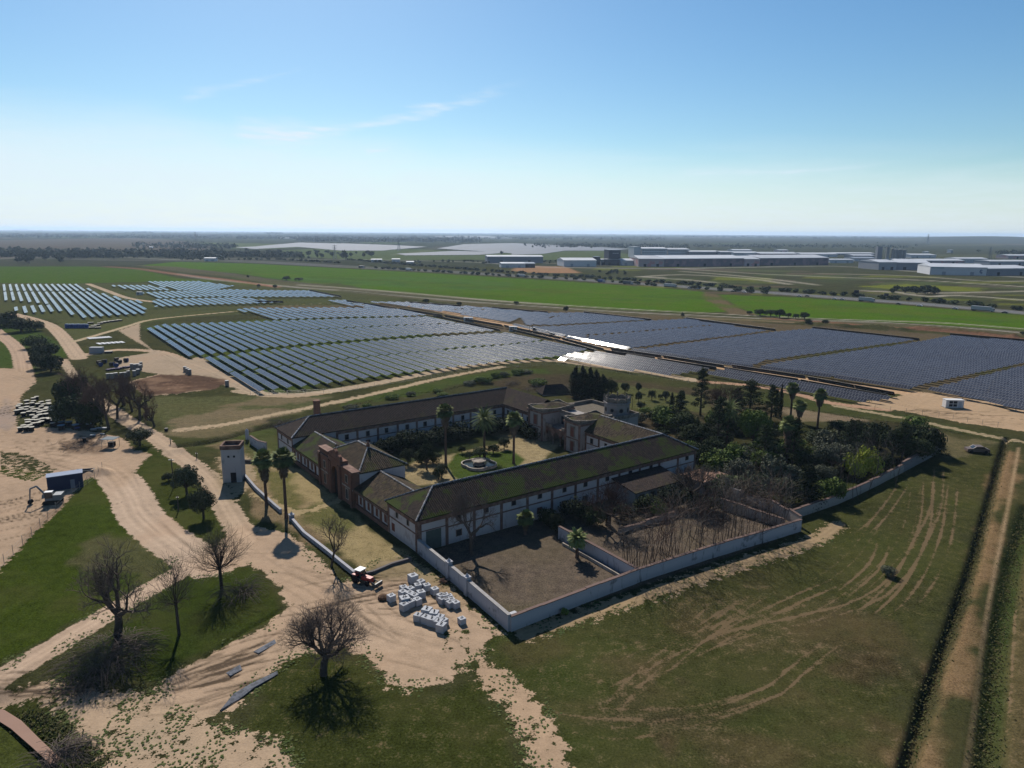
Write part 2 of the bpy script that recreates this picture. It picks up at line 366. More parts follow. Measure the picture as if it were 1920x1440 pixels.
# ---- meadow round the farm
paint('250 745 470 742 640 738 560 775 330 815 290 800', (0.135, 0.14, 0.06), 3, 3, sp=.45)
paint('640 752 860 706 980 690 1030 690 1040 700 900 712 800 735 640 762', (0.08, 0.11, 0.03), 2, 3, sp=.3)
paint('900 716 1040 700 1180 712 1340 730 1480 752 1640 775 1770 800 1790 840 1700 870 1500 860 1330 860 1150 790 1050 740 960 730', (0.085, 0.068, 0.042), 3, 4, sp=.45)
paint('1110 712 1180 720 1330 742 1330 775 1200 770 1100 760', (0.12, 0.13, 0.05), 3, 4, sp=.5)
paint('1460 762 1560 775 1700 795 1780 812 1790 830 1600 810 1480 795', (0.22, 0.165, 0.11), 3, 3, .9, sp=.5)
paint('1740 812 1820 818 1880 826 1850 870 1790 880 1740 850', (0.20, 0.17, 0.09), 3, 4, .8, sp=.5)
paint('1330 725 1500 745 1700 780 1900 822 1900 835 1760 805 1600 782 1400 752', (0.075, 0.09, 0.03), 1, 1.5, .9, sp=.1)
paint('100 600 200 596 440 580 300 600 230 615 140 640', (0.12, 0.13, 0.05), 3, 3)
paint('-60 600 60 615 110 640 128 665 110 672 60 640 40 660 70 700 60 690 -60 690', (0.075, 0.115, 0.025), 2, 2, sp=.1)
paint('-100 870 200 895 235 960 300 1020 355 1030 350 1060 200 1150 0 1250 -200 1300 -200 900', (0.062, 0.088, 0.014), 1.5, 2, sp=.12)
paint('170 1010 300 1020 350 1035 330 1070 260 1090 160 1060', (0.13, 0.12, 0.06), 3, 4, .8, sp=.5)
paint('100 1270 260 1140 380 1060 470 1065 535 1130 500 1170 400 1215 300 1275 200 1292', (0.050, 0.072, 0.014), 1.5, 1.5, sp=.12)
paint('260 830 330 860 400 940 440 990 420 1010 370 1000 300 950 260 890', (0.065, 0.078, 0.020), 1.5, 2, sp=.25)
paint('440 1330 520 1250 640 1230 700 1250 770 1300 830 1290 870 1260 900 1270 960 1350 990 1440 990 1500 560 1500 540 1400 470 1370', (0.062, 0.074, 0.020), 2, 4, sp=.47)
paint('-100 1310 60 1300 110 1345 180 1420 200 1500 -200 1500', (0.07, 0.085, 0.022), 1.5, 2, sp=.15)
# right meadow: duller, with dry patches
paint('905 1190 960 1188 1500 1010 1560 960 1700 880 1800 850 1880 830 1690 1440 1690 1520 1070 1520 1060 1400 1020 1330 930 1250', (0.082, 0.086, 0.030), 2, 3, sp=.44)
paint('1290 1140 1420 1120 1560 1160 1500 1230 1400 1250 1300 1200', (0.14, 0.115, 0.055), 8, 8, .55, sp=.7)
paint('1060 1290 1200 1270 1400 1330 1330 1400 1150 1400', (0.10, 0.08, 0.045), 6, 8, .6, sp=.65)
paint('960 1190 1180 1130 1200 1180 1100 1260 980 1240', (0.070, 0.088, 0.024), 6, 6, .6)
paint('1590 1180 1700 1120 1740 1100 1720 1300 1600 1330', (0.08, 0.07, 0.04), 6, 6, .5)
for i in range(34):
    x = r9.uniform(960, 1700); y = r9.uniform(1130, 1440)
    if x > 1690 - (y - 1100) * .1 or y < 1190 - (x - 955) * .33: continue
    w9, h9 = r9.uniform(20, 110), r9.uniform(8, 26); paint(f'{x-w9} {y+h9*.6} {x-w9*.3} {y-h9} {x+w9} {y-h9*.8} {x+w9*.5} {y+h9}', r9.choice([(0.135, 0.098, 0.05), (0.12, 0.085, 0.045), (0.062, 0.082, 0.022), (0.075, 0.098, 0.026), (0.15, 0.115, 0.055)]), 4, 4, .55, sp=r9.choice((.25, .5, .62)))
paint('1740 1440 1790 1300 1820 1200 1850 1090 1870 980 1890 900 1905 850 1880 830 1860 930 1840 1010 1800 1160 1750 1320 1710 1440 1710 1500 1760 1500', (0.22, 0.14, 0.075), 2.6, 2.4, .85, sp=.6)
paint('1840 1500 1870 1250 1905 1050 1925 950 2100 900 2200 1500', (0.16, 0.125, 0.06), 1.5, 2, .8, sp=.55)
for s_ in ('1812 1460 1835 1300 1848 1180 1868 1060 1888 960 1903 880 1910 840', '1845 1000 1862 930 1878 870 1885 835'):
    band(s_, (0.42, 0.29, 0.17), 0.7, .6, .7)
band('1690 1470 1745 1290 1790 1160 1825 1050 1850 960 1868 890 1888 822', (0.07, 0.065, 0.032), 2.2, 1.0, .9, sp=.1)
band('1845 1480 1857 1350 1867 1240 1882 1140 1902 1040 1928 950', (0.05, 0.07, 0.022), 3.4, 1.2, .95, sp=.05)
# farm grounds
paint('440 860 500 840 560 880 610 920 760 1040 760 1080 690 1080 560 985 460 900', (0.30, 0.235, 0.12), 1.2, 1.5, sp=.5)
paint('392 838 440 828 500 872 545 925 600 985 650 1050 610 1050 520 985 470 950 430 905', (0.23, 0.165, 0.10), 2, 2.5, .75, sp=.6)
paint('560 960 620 945 680 985 640 1015 570 985', (0.12, 0.14, 0.04), 2.5, 2.5, .8)
paint('480 880 540 890 560 960 500 920', (0.16, 0.165, 0.05), 2, 2.5, .8)
paint('440 800 520 800 540 850 480 870', (0.10, 0.12, 0.04), 2, 2, .8)
paint('700 830 960 770 1060 820 1000 890 850 910 760 910', (0.30, 0.235, 0.13), 1, 1.5, sp=.3)
paint('835 872 860 850 960 845 985 862 960 885 860 905', (0.085, 0.125, 0.028), .8, .6, sp=.3)
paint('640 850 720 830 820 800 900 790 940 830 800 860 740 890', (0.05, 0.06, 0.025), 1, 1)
paint('785 1040 955 1183 1500 997 1480 960 1300 880', (0.175, 0.138, 0.105), .6, .4, sp=.45)
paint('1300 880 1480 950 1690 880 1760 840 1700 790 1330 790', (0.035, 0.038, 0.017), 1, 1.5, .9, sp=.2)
# ---- bare sand: roads and yards
SAND = (0.46, 0.345, 0.25)
road('-60 835 0 842 60 850 130 862 190 876 222 897 246 930 262 965 300 1000 350 1035 395 1062', 9.0, (0.50, 0.39, 0.30), .8)
road('-60 1305 0 1272 60 1237 130 1195 200 1153 270 1110 330 1077 380 1050 430 1040', 4.8, (0.49, 0.375, 0.285), .5)
road('200 762 240 790 290 820 330 850 370 880 398 905 420 945 448 990 470 1015', 5.4, (0.45, 0.35, 0.26), .8)
road('200 762 170 735 140 705 118 675', 4, (0.40, 0.32, 0.24), .8)
road('-10 618 0 627 25 646 38 667 44 695', 7, (0.44, 0.33, 0.25), .8)
road('20 588 60 598 95 611 118 632 136 655 148 672', 7.5, (0.46, 0.36, 0.27), .9)
road('148 668 220 656 300 660 345 677 390 693 440 716 480 736', 6, None, .8)
road('140 640 200 623 245 610 275 601 330 594 440 584', 4.2, (0.42, 0.35, 0.24), .7)
road('440 584 520 576 580 570 625 567', 2.2, (0.30, 0.27, 0.14), .7, ruts=False)
road('450 733 540 742 640 730 760 708 860 689 960 679 1040 676 1110 685 1210 698 1320 716', 6.5, (0.40, 0.32, 0.23), 1.2)
road('335 806 420 796 520 776 620 756 720 734 830 708 940 688', 4.0, (0.40, 0.32, 0.22), 2.0)
road('1320 716 1400 722 1480 735 1560 756 1660 768', 5, (0.40, 0.26, 0.18), 1.5)
road('1570 762 1700 785 1800 806 1880 822 1960 835', 3.2, (0.30, 0.25, 0.16), 1.5)
road('740 568 860 590 960 611 1060 636 1180 661 1300 681 1440 702 1600 724 1700 737 1800 748 1960 780', 9, (0.47, 0.32, 0.20), 1.0)
road('165 532 200 545 240 559 290 566', 6, (0.42, 0.34, 0.25), 1.0)
road('400 600 390 1', .1) if False else None
road('985 1188 1080 1157 1200 1120 1330 1077 1440 1042 1530 1012 1570 985', 3.4, (0.32, 0.24, 0.15), 2.6)
road('480 925 560 962 640 935 690 930', 2.2, (0.36, 0.29, 0.17), 1.5, cl=0)
dirt('385 1048 425 1000 465 985 540 1000 600 1048 640 1092 700 1082 775 1058 800 1070 860 1120 945 1188 915 1203 900 1230 868 1245 830 1282 780 1292 735 1285 700 1240 650 1215 560 1228 505 1262 432 1330 400 1350 330 1345 250 1332 150 1325 60 1306 0 1308 -60 1320 -60 1290 30 1288 100 1278 190 1296 290 1300 306 1276 400 1222 500 1174 542 1136 525 1100 480 1062 430 1060 400 1068', SAND, 1.4)
dirt('60 1306 200 1300 330 1340 430 1368 530 1390 570 1460 570 1560 210 1560 185 1410 115 1345', (0.46, 0.35, 0.25), 2.4, k=.2)
dirt('905 1238 945 1258 1005 1312 1045 1365 1068 1450 1075 1530 985 1530 992 1410 962 1345 908 1285 885 1255', (0.45, 0.33, 0.23), 2.2)
dirt('-80 692 62 690 68 716 40 742 30 772 32 800 130 803 230 820 255 845 285 850 262 874 225 910 200 884 150 905 120 948 60 1003 0 1070 -80 1130', (0.44, 0.33, 0.24), 1.4)
dirt('222 620 262 607 262 636 285 656 345 676 378 668 445 722 484 738 350 706 290 700 220 690 215 672 290 660 255 640', (0.40, 0.32, 0.24), 1.6)
dirt('1690 742 1760 736 1960 770 1960 815 1800 792 1700 772 1600 757', (0.45, 0.33, 0.22), 1.5)
dirt('410 858 440 846 470 860 480 900 440 935 420 900', (0.34, 0.27, 0.18), 2.2)
dirt('700 1058 760 1040 800 1066 860 1115 850 1130 780 1075 690 1085', (0.30, 0.24, 0.15), 2.5)
paint('300 790 420 770 520 765 560 772 420 812 340 820', (0.23, 0.17, 0.11), 3, 4, .6, sp=.6)
paint('480 745 640 742 600 752 500 765 430 760', (0.21, 0.155, 0.10), 3, 4, .6, sp=.6)
# wet and dark soil
paint('240 716 300 701 400 705 432 713 402 730 330 740 270 742', (0.10, 0.062, 0.045), 1.5, 2, .95, arr=dcol)
dirt('240 716 300 701 400 705 432 713 402 730 330 740 270 742', None, 1.5)
paint('0 745 20 740 30 790 20 810 -20 805', (0.33, 0.27, 0.24), 1.5, 2, .8, arr=dcol)
paint('120 830 160 822 205 838 190 850 140 846', (0.21, 0.15, 0.11), 1.2, 2, .8, arr=dcol)
paint('60 990 110 945 130 935 90 985 40 1040 10 1068', (0.33, 0.235, 0.165), 1, 1, .7, arr=dcol)
paint('180 1390 260 1330 420 1400 400 1440 200 1440', (0.42, 0.33, 0.24), 3, 3, .8, arr=dcol)
paint('600 1100 720 1090 800 1180 720 1230 620 1150', (0.50, 0.38, 0.28), 3, 5, .8, arr=dcol)
# weeds invading the sand
dirt_w = (vnoise(X, Y, 4, 21) - .5) * 2
for s_, k_ in (('200 1310 420 1365 540 1400 560 1460 240 1460 190 1390', 1.5), ('400 1345 560 1240 720 1290 840 1290 760 1340 560 1380', 2.5), ('830 1180 880 1180 880 1225 830 1225', 2.0), ('900 1250 1060 1400 1060 1460 990 1460 950 1330', 1.2), ('0 845 50 850 110 880 60 905 0 890', 3.0), ('40 745 70 740 60 780 30 790', 3)):
    P = wpts(s_); I = sub(P, 5); q = inside(P, X[I], Y[I]); rag[I[q]] = 3.2; dm[I[q]] = np.minimum(dm[I[q]], 2.6 - k_)
# grass islands inside the sand
for s_ in ('515 1262 560 1238 640 1226 695 1245 700 1300 640 1350 560 1350 470 1340',):
    P = wpts(s_); I = sub(P, 8); d = dist_line(P + P[:1], X[I], Y[I]); q = inside(P, X[I], Y[I]); d = np.where(q, -d, d); dm[I] = np.minimum(dm[I], d)
# tyre tracks
for s_ in ('1740 885 1738 960 1725 1010 1690 1075 1620 1128 1500 1163 1380 1190 1280 1232 1200 1272 1120 1312 1050 1330',
           '1760 870 1755 950 1712 1040 1680 1095 1600 1172 1500 1252 1440 1300 1300 1350 1150 1375 1080 1350', '1788 900 1775 1000 1745 1080 1700 1140',
           '1462 1096 1400 1132 1330 1182 1262 1236 1205 1280 1130 1330', '1440 1105 1300 1190 1180 1290 1120 1380', '1560 1130 1440 1160 1330 1185 1260 1240', '1600 1080 1500 1120 1380 1180 1250 1250',
           '1660 1000 1640 1060 1560 1130', '1700 900 1650 970 1600 1010', '1100 1250 1180 1220 1300 1170', '960 1290 1060 1330 1200 1340 1330 1330 1500 1280', '1900 1440 1912 1300 1918 1150 1935 1020'):
    tyre(s_, 2.0, 0.27, up=.78)
for s_ in ('1720 900 1700 1000 1640 1080 1540 1150 1420 1200', '1775 930 1740 1040 1690 1120 1610 1180 1480 1270', '1410 1100 1330 1150 1240 1215 1160 1300', '1500 1110 1420 1150 1340 1200 1260 1270 1200 1330', '1100 1200 1200 1165 1320 1120', '1380 1300 1480 1240 1580 1210', '1000 1210 1150 1190 1260 1140', '1660 950 1600 1040 1520 1100', '1740 1000 1700 1060 1620 1140 1500 1190 1350 1240 1230 1310', '1350 1090 1300 1150 1200 1230 1120 1290'):
    tyre(s_, 1.9, 0.16, up=.42)
for s_ in ('250 870 300 960 420 1060 560 1090 700 1180 860 1230', '470 1015 560 1075 640 1110 760 1220', '0 850 120 880 240 940 330 1020', '30 1300 200 1310 420 1250 600 1150 700 1120', '-20 1290 150 1300 330 1330 600 1250',
           '300 660 360 700 440 730', '0 700 60 720 20 760', '180 880 100 950 0 1040', '190 884 110 962 0 1060', '1640 745 1760 775 1920 795', '660 1100 720 1070 780 1050', '680 1110 740 1085 790 1068', '310 930 330 960', '500 1290 430 1320 360 1370'):
    tyre(s_, 2.1, 0.3, dark=-0.16, up=.2)
for a in ((310, 725, 18, 26, 60, 40, .35), (40, 860, 30, 40, 100, 40, -.15), (10, 770, 14, 30, 20, 30, -.4), (450, 1240, 9, 34, 55, 14, -.35), (370, 1255, 8, 18, 55, 14, -.3), (720, 1100, 12, 30, 70, 12, -.4), (790, 1170, 14, 20, 120, 20, -.2), (600, 1110, 20, 30, 130, 40, -.12),
          (60, 960, 16, 26, 45, 16, -.35), (60, 1290, 8, 18, 80, 20, -.5), (130, 835, 10, 30, 100, 40, -.4), (1780, 780, 18, 30, 100, 14, -.35), (330, 715, 16, 26, 80, 20, -.2), (840, 1110, 8, 16, 70, 20, -.2)):
    scratch(*a)
scratch(1700, 1060, 20, 30, 20, 20, .0)
# ---- relief
def trench(s, depth, wd):
    P = smooth_line(wpts(s)); I = sub(P, wd * 3); d = dist_line(P, X[I], Y[I]); zz[I] -= depth * np.exp(-(d / wd) ** 2)
trench('1690 1470 1745 1290 1790 1160 1825 1050 1850 960 1868 890 1888 822', 1.15, 0.9)
trench('1845 1480 1857 1350 1867 1240 1882 1140 1902 1040 1928 950', 1.2, 1.5)
trench('330 836 380 830 430 818 470 806 540 792', 1.3, 1.4); band('330 836 380 830 430 818 470 806 540 792', (0.06, 0.05, 0.035), 3, 1, .8)
trench('-10 1315 25 1345 60 1385 105 1420', 1.2, 2.6)
trench('385 1230 440 1195 500 1160 528 1142', 0.35, 0.35); trench('400 1340 480 1290 560 1240', 0.15, .4)
for s_, h_, w_ in (('1500 607 1570 614 1620 613 1680 619 1700 616 1790 620 1900 632', 2.2, 3.5), ('165 892 185 885 200 888', 1.4, 1.6), ('260 735 340 738 400 722', .5, 2.5), ('335 845 400 838 470 822 545 802', .5, 2)):
    P = smooth_line(wpts(s_)); I = sub(P, 18); d = dist_line(P, X[I], Y[I]); zz[I] += h_ * np.exp(-(d / w_) ** 2) * (0.35 + 0.9 * vnoise(X[I], Y[I], 6, 2))
nearw = np.clip((900 - DIST) / 500, 0, 1)
zz += nearw * ((vnoise(X, Y, 7, 11) - .5) * 0.10 + (vnoise(X, Y, 1.6, 12) - .5) * 0.07 + trk.clip(-1, 1) * 0.12)
# low hills on the horizon, right and centre
far = DIST > 5200
hx = PX(0, 1)[0]
azg = np.degrees(np.arctan2(X, Y))
hill = np.clip((DIST - 7000) / 3000, 0, 1) * np.clip((16000 - DIST) / 4000, 0, 1)
zz += hill * 60 * (np.exp(-((azg - 33) / 5) ** 2) * (.6 + .5 * vnoise(azg, DIST * 0, 1.1, 4)) + .35 * np.exp(-((azg + 22) / 9) ** 2) * vnoise(azg, DIST * 0, 2.1, 6) + .18 * vnoise(azg, DIST * 0, 3, 9))
rag = np.minimum(rag, 4)
gcol *= 0.47; dcol *= np.array([0.665, 0.64, 0.60])
# ---- build: faces grouped into named sheets sharing one material
ii = np.arange(NR * NC).reshape(NR, NC)
quads = np.stack([ii[:-1, :-1], ii[1:, :-1], ii[1:, 1:], ii[:-1, 1:]], -1).reshape(-1, 4)[:, ::-1]
qc = np.median(cls[quads], axis=1).astype(int)
b = NB('ground_surface')
at = lambda n: b.new('ShaderNodeAttribute', attribute_name=n)
ob = b.obj(); A1 = at('gcol').outputs['Color']; A2 = at('dcol').outputs['Color']; mk = b.new('ShaderNodeSeparateColor'); b.l.new(at('mask').outputs['Color'], mk.inputs[0])
DM, RG, SP = mk.outputs[0], mk.outputs[1], mk.outputs[2]; TR = at('track').outputs['Fac']
n1 = b.noise(0.55, 8, ob, .62); n2 = b.noise(3.2, 5, ob, .6); n3 = b.noise(0.06, 5, ob); n4 = b.noise(0.018, 4, ob); n5 = b.noise(9.0, 3, ob, .6)
e = b.math('ADD', DM, b.math('MULTIPLY', b.math('ADD', b.math('MULTIPLY', b.math('SUBTRACT', n1, 0.5), 3.6), b.math('MULTIPLY', b.math('SUBTRACT', n2, .5), 1.3)), RG))
dmask = b.step(e, -0.22, 0.22)
# grass: clumps light/dark, dry tips, soil showing where sparse
gl = b.math('ADD', b.math('MULTIPLY', b.math('SUBTRACT', n2, .5), 2.2), b.math('ADD', b.math('MULTIPLY', b.math('SUBTRACT', n1, .5), 1.4), b.math('MULTIPLY', b.math('SUBTRACT', n3, .5), .7)))
gl = b.math('ADD', gl, b.math('MULTIPLY', b.math('SUBTRACT', n5, .5), 2.0))
vs = b.new('ShaderNodeVectorMath', operation='SCALE'); b.l.new(A1, vs.inputs[0]); b.l.new(b.math('MAXIMUM', b.math('ADD', gl, 1.0), 0.2), vs.inputs[3])
g = b.mix(b.math('MULTIPLY', b.step(n3, .45, .65), .30), vs.outputs[0], (0.055, 0.046, 0.02))
g = b.mix(b.math('MULTIPLY', b.step(n4, .5, .62), .18), g, (0.045, 0.062, 0.013))
soilv = b.math('ADD', b.math('MULTIPLY', SP, 0.75), b.math('ADD', b.math('MULTIPLY', b.math('SUBTRACT', n1, .5), 1.1), b.math('MULTIPLY', b.math('SUBTRACT', n2, .5), .9)))
sm = b.math('MULTIPLY', b.step(soilv, .42, .72), .72)
g = b.mix(sm, g, (0.135, 0.092, 0.055))
dl = b.math('ADD', 1.0, b.math('ADD', b.math('MULTIPLY', b.math('SUBTRACT', n1, .5), .55), b.math('ADD', b.math('MULTIPLY', b.math('SUBTRACT', n2, .5), .5), b.math('MULTIPLY', b.math('SUBTRACT', n3, .5), .5))))
dl = b.math('MAXIMUM', b.math('ADD', dl, b.math('MULTIPLY', TR, 1.7)), .25)
ds = b.new('ShaderNodeVectorMath', operation='SCALE'); b.l.new(A2, ds.inputs[0]); b.l.new(dl, ds.inputs[3])
dd_ = b.mix(b.math('MULTIPLY', b.step(n3, .52, .7), .35), ds.outputs[0], (0.26, 0.17, 0.11))
dd_ = b.mix(b.math('MULTIPLY', b.step(n5, .66, .8), .25), dd_, (0.12, 0.09, 0.06))
col = b.mix(dmask, g, dd_)
b.bump(b.math('ADD', n2, b.math('MULTIPLY', n5, .4)), .55, .12)
GM = b.fin(col, 1.0, .0)
names = {0: ('ground', 'grassland'), 1: ('crop_field', 'field'), 2: ('dirt_road', 'road'), 3: ('sandy_yard', 'yard'), 4: ('asphalt_road', 'road')}
C3 = np.column_stack([X, Y, zz]).astype(np.float32)
for k, (nm, ct) in names.items():
    Q = quads[qc == k]
    if not len(Q): continue
    u, inv = np.unique(Q, return_inverse=True); Q = inv.reshape(-1, 4)
    me = bpy.data.meshes.new(nm); me.vertices.add(len(u)); me.vertices.foreach_set('co', C3[u].ravel())
    me.loops.add(Q.size); me.loops.foreach_set('vertex_index', Q.ravel().astype(np.int32))
    me.polygons.add(len(Q)); me.polygons.foreach_set('loop_start', (np.arange(len(Q)) * 4).astype(np.int32)); me.polygons.foreach_set('loop_total', np.full(len(Q), 4, np.int32))
    me.polygons.foreach_set('use_smooth', [True] * len(Q)); me.update(calc_edges=True); me.materials.append(GM)
    for an, arr in (('gcol', gcol), ('dcol', dcol), ('mask', np.column_stack([dm, rag, spr]))):
        a = me.attributes.new(an, 'FLOAT_COLOR', 'POINT'); a.data.foreach_set('color', np.column_stack([arr[u], np.ones(len(u))]).astype(np.float32).ravel())
    a = me.attributes.new('track', 'FLOAT', 'POINT'); a.data.foreach_set('value', trk[u].astype(np.float32))
    tag(link(nm, me), kind='structure')
# plain beyond the surveyed fan
m = MB(); m.face([(-60000, -3000, -3.2), (60000, -3000, -3.2), (60000, 34000, -3.2), (-60000, 34000, -3.2)])
tag(m.build('outer_ground', plain('outer_ground', (0.042, 0.046, 0.022), .95, .2, .01)), kind='structure')
# muddy water in the pond, lower left corner
wm = NB('muddy_water'); wm.fin(wm.mix(wm.noise(.4, 3, wm.obj()), (0.27, 0.16, 0.10), (0.23, 0.135, 0.085)), .12, .5)
P = [G(*q, -0.55) for q in pts('-20 1325 8 1330 40 1350 75 1385 115 1422 95 1432 60 1400 20 1365 -20 1340')]
m = MB(); m.face([(x, y, -0.62) for x, y in P]); tag(m.build('pond_water', wm.m), kind='structure')
def ground_z(x, y):
    j = int(round((x / y + 1) / 2 * (NC - 1))); i = int(np.argmin(np.abs(yy - y)))
    return float(zz[i * NC + max(0, min(NC - 1, j))])
# ------------------------------------------------------------------ solar field
ORD = ['first','second','third','fourth','fifth','sixth','seventh','eighth','ninth','tenth','eleventh','twelfth','thirteenth','fourteenth','fifteenth','sixteenth','seventeenth','eighteenth','nineteenth']
TENS = {2:'twent',3:'thirt',4:'fort',5:'fift',6:'sixt',7:'sevent',8:'eight',9:'ninet'}
def ordn(n):
    if n <= 19: return ORD[n-1]
    h = ''
    if n >= 100: h = 'hundred-and-'; n -= 100
    if n == 0: return 'hundredth'
    if n <= 19: return h + ORD[n-1]
    t, u = divmod(n, 10)
    return h + (TENS[t] + 'ieth' if u == 0 else TENS[t] + 'y-' + ORD[u-1])
MODW, CHORD, AXH = 1.13, 2.25, 1.6
b = NB('solar_glass')
uv = b.new('ShaderNodeSeparateXYZ'); b.l.new(b.uvv(), uv.inputs[0])
fu = b.math('FRACT', uv.outputs[0]); fv = b.math('FRACT', uv.outputs[1])
ed = b.math('MINIMUM', b.math('MINIMUM', fu, b.math('SUBTRACT', 1.0, fu)), b.math('MULTIPLY', b.math('MINIMUM', fv, b.math('SUBTRACT', 1.0, fv)), 1.8))
frame = b.step(ed, .028, .05, 1.0, 0.0)
cu = b.math('FRACT', b.math('MULTIPLY', fu, 6)); cv = b.math('FRACT', b.math('MULTIPLY', fv, 12))
cell = b.math('MINIMUM', b.math('MINIMUM', cu, b.math('SUBTRACT', 1.0, cu)), b.math('MINIMUM', cv, b.math('SUBTRACT', 1.0, cv)))
cl_ = b.step(cell, .02, .05, 1.0, 0.0)
wn = b.new('ShaderNodeTexWhiteNoise', noise_dimensions='3D')
flo = b.new('ShaderNodeVectorMath', operation='FLOOR'); b.l.new(b.uvv(), flo.inputs[0])
oi = b.new('ShaderNodeObjectInfo').outputs['Random']
cmb_ = b.new('ShaderNodeVectorMath', operation='ADD'); b.l.new(flo.outputs[0], cmb_.inputs[0]); b.l.new(oi, cmb_.inputs[1]); b.l.new(cmb_.outputs[0], wn.inputs['Vector'])
tone = b.mix(wn.outputs['Value'], (0.026, 0.027, 0.036), (0.040, 0.042, 0.052))
tone = b.mix(b.math('MULTIPLY', cl_, .22), tone, (0.12, 0.13, 0.16))
c_ = b.mix(frame, tone, (0.20, 0.205, 0.22))
# each module sits a little out of true
nm = b.new('ShaderNodeNewGeometry').outputs['Normal']; jit = b.new('ShaderNodeVectorMath', operation='MULTIPLY_ADD')
b.l.new(wn.outputs['Color'], jit.inputs[0]); jit.inputs[1].default_value = (.02,) * 3; off = b.new('ShaderNodeVectorMath', operation='SUBTRACT'); b.l.new(nm, off.inputs[0]); off.inputs[1].default_value = (.01,) * 3; b.l.new(off.outputs[0], jit.inputs[2])
nrm = b.new('ShaderNodeVectorMath', operation='NORMALIZE'); b.l.new(jit.outputs[0], nrm.inputs[0]); b.l.new(nrm.outputs[0], b.bs.inputs['Normal'])
b.bs.inputs['IOR'].default_value = 1.22
SOLAR = b.fin(c_, b.math('ADD', b.math('MULTIPLY', frame, .25), 0.08), .4)
BACK = plain('solar_backsheet', (0.035, 0.024, 0.022), .6, .15)
STEEL = plain('galvanised_steel', (0.22, 0.22, 0.22), .5, .15, metal=.6)
_pm = {}
def panel_meshes(nmod, tilt):
    k = (nmod, round(tilt))
    if k in _pm: return _pm[k]
    L = nmod * MODW; t = R(tilt); c, s = math.cos(t), math.sin(t)
    # local frame: rows run along +Y, the glass faces -X when tilt is positive
    m = MB(); h = CHORD / 2; th = .05
    def q(u, y, off=0): return (u * c - s * off, y, AXH + u * s + c * off)
    def T(u, y, top): return (u * c + (-s) * (th if top else 0), y, AXH + u * s + c * (th if top else 0))
    seg = 0; y = -L / 2; blocks = []
    n = nmod
    while n > 0:
        k_ = min(n, 14); blocks.append((y, y + k_ * MODW - .12, k_)); y += k_ * MODW; n -= k_
    u0 = 0
    for ya, yb, k_ in blocks:
        A, B_, C_, D_ = T(-h, ya, 1), T(h, ya, 1), T(h, yb, 1), T(-h, yb, 1); a, b_, c__, d = T(-h, ya, 0), T(h, ya, 0), T(h, yb, 0), T(-h, yb, 0)
        m.face([A, B_, C_, D_], uv=[(u0, 0), (u0, 1), (u0 + k_, 1), (u0 + k_, 0)], m=0)
        m.face([a, d, c__, b_], m=1)
        for p_ in ((A, D_, d, a), (B_, b_, c__, C_), (A, a, b_, B_), (D_, C_, c__, d)): m.face(list(p_), m=2)
        u0 += k_
    pm = m.me('panel_surface', [SOLAR, BACK, STEEL])
    m = MB(); m.tube((0, -L/2, AXH - .09), (0, L/2, AXH - .09), .07, .07, 4)
    k_ = max(2, int(L / 7))
    for i in range(k_): y = -L/2 + (i + .5) * L / k_; m.box(-.07, .07, y - .05, y + .05, -.6, AXH - .1)
    _pm[k] = (pm, m.me('support_frame', [STEEL]), None, L); return _pm[k]
def clip_line(P, o, d):
    # intervals of the line o + t d inside polygon P
    ts = []
    for (x0, y0), (x1, y1) in zip(P, P[1:] + P[:1]):
        s0 = (x0 - o[0]) * d[1] - (y0 - o[1]) * d[0]; s1 = (x1 - o[0]) * d[1] - (y1 - o[1]) * d[0]
        if (s0 > 0) != (s1 > 0):
            k = s0 / (s0 - s1); x = x0 + k * (x1 - x0); y = y0 + k * (y1 - y0); ts.append((x - o[0]) * d[0] + (y - o[1]) * d[1])
    ts.sort(); return list(zip(ts[::2], ts[1::2]))
rows = []   # (area in the picture, centre, length, azimuth, tilt, block text)
def block(s, azd, name, tilt=29, pitch=5.3, maxlen=75, minlen=4, tj=0.5):
    P = [G(x, y, 1.2) for x, y in pts(s)]; d = (math.sin(R(azd)), math.cos(R(azd))); p = (math.cos(R(azd)), -math.sin(R(azd)))
    vs = [x * p[0] + y * p[1] for x, y in P]; v = math.ceil(min(vs) / pitch) * pitch + .5
    while v < max(vs):
        for a, b_ in clip_line(P, (p[0] * v, p[1] * v), d):
            L = b_ - a
            if L < minlen: continue
            n = max(1, math.ceil(L / maxlen)); g = L / n
            for i in range(n):
                nm_ = max(2, int((g - .8) / MODW / 2) * 2); t = a + (i + .5) * g
                x, y = p[0] * v + d[0] * t, p[1] * v + d[1] * t
                dd = math.hypot(x, y, CH)
                rows.append([nm_ * MODW * CHORD / dd ** 2 * (CH / dd + .1), x, y, nm_, azd, tilt + rnd.gauss(0, tj), name])
        v += pitch
def line_rows(s, name, tilt, azfix=None):
    q = pts(s)
    for (x0, y0), (x1, y1) in zip(q[::2], q[1::2]):
        a, c = G(x0, y0, 1.2), G(x1, y1, 1.2); L = math.dist(a, c); azd = math.degrees(math.atan2(a[0] - c[0], a[1] - c[1]))
        x, y = (a[0] + c[0]) / 2, (a[1] + c[1]) / 2; dd = math.hypot(x, y, CH)
        rows.append([L * CHORD / dd ** 2 * .5, x, y, max(2, int(L / MODW)), azd, tilt, name])
AL = -35.0
block('-200 534 148 533 174 546 -200 546', AL, 'in the farthest left block, upper tier', tilt=13)
block('-200 547.5 -60 547.5 178 547.5 240 562 200 566 100 572 30 564 -200 562', AL, 'in the farthest left block, middle tier', tilt=13)
block('18 577 60 573.5 120 571 262 563 278 588 200 593 155 597 117 584 40 588', AL, 'in the farthest left block, lowest tier', tilt=13)
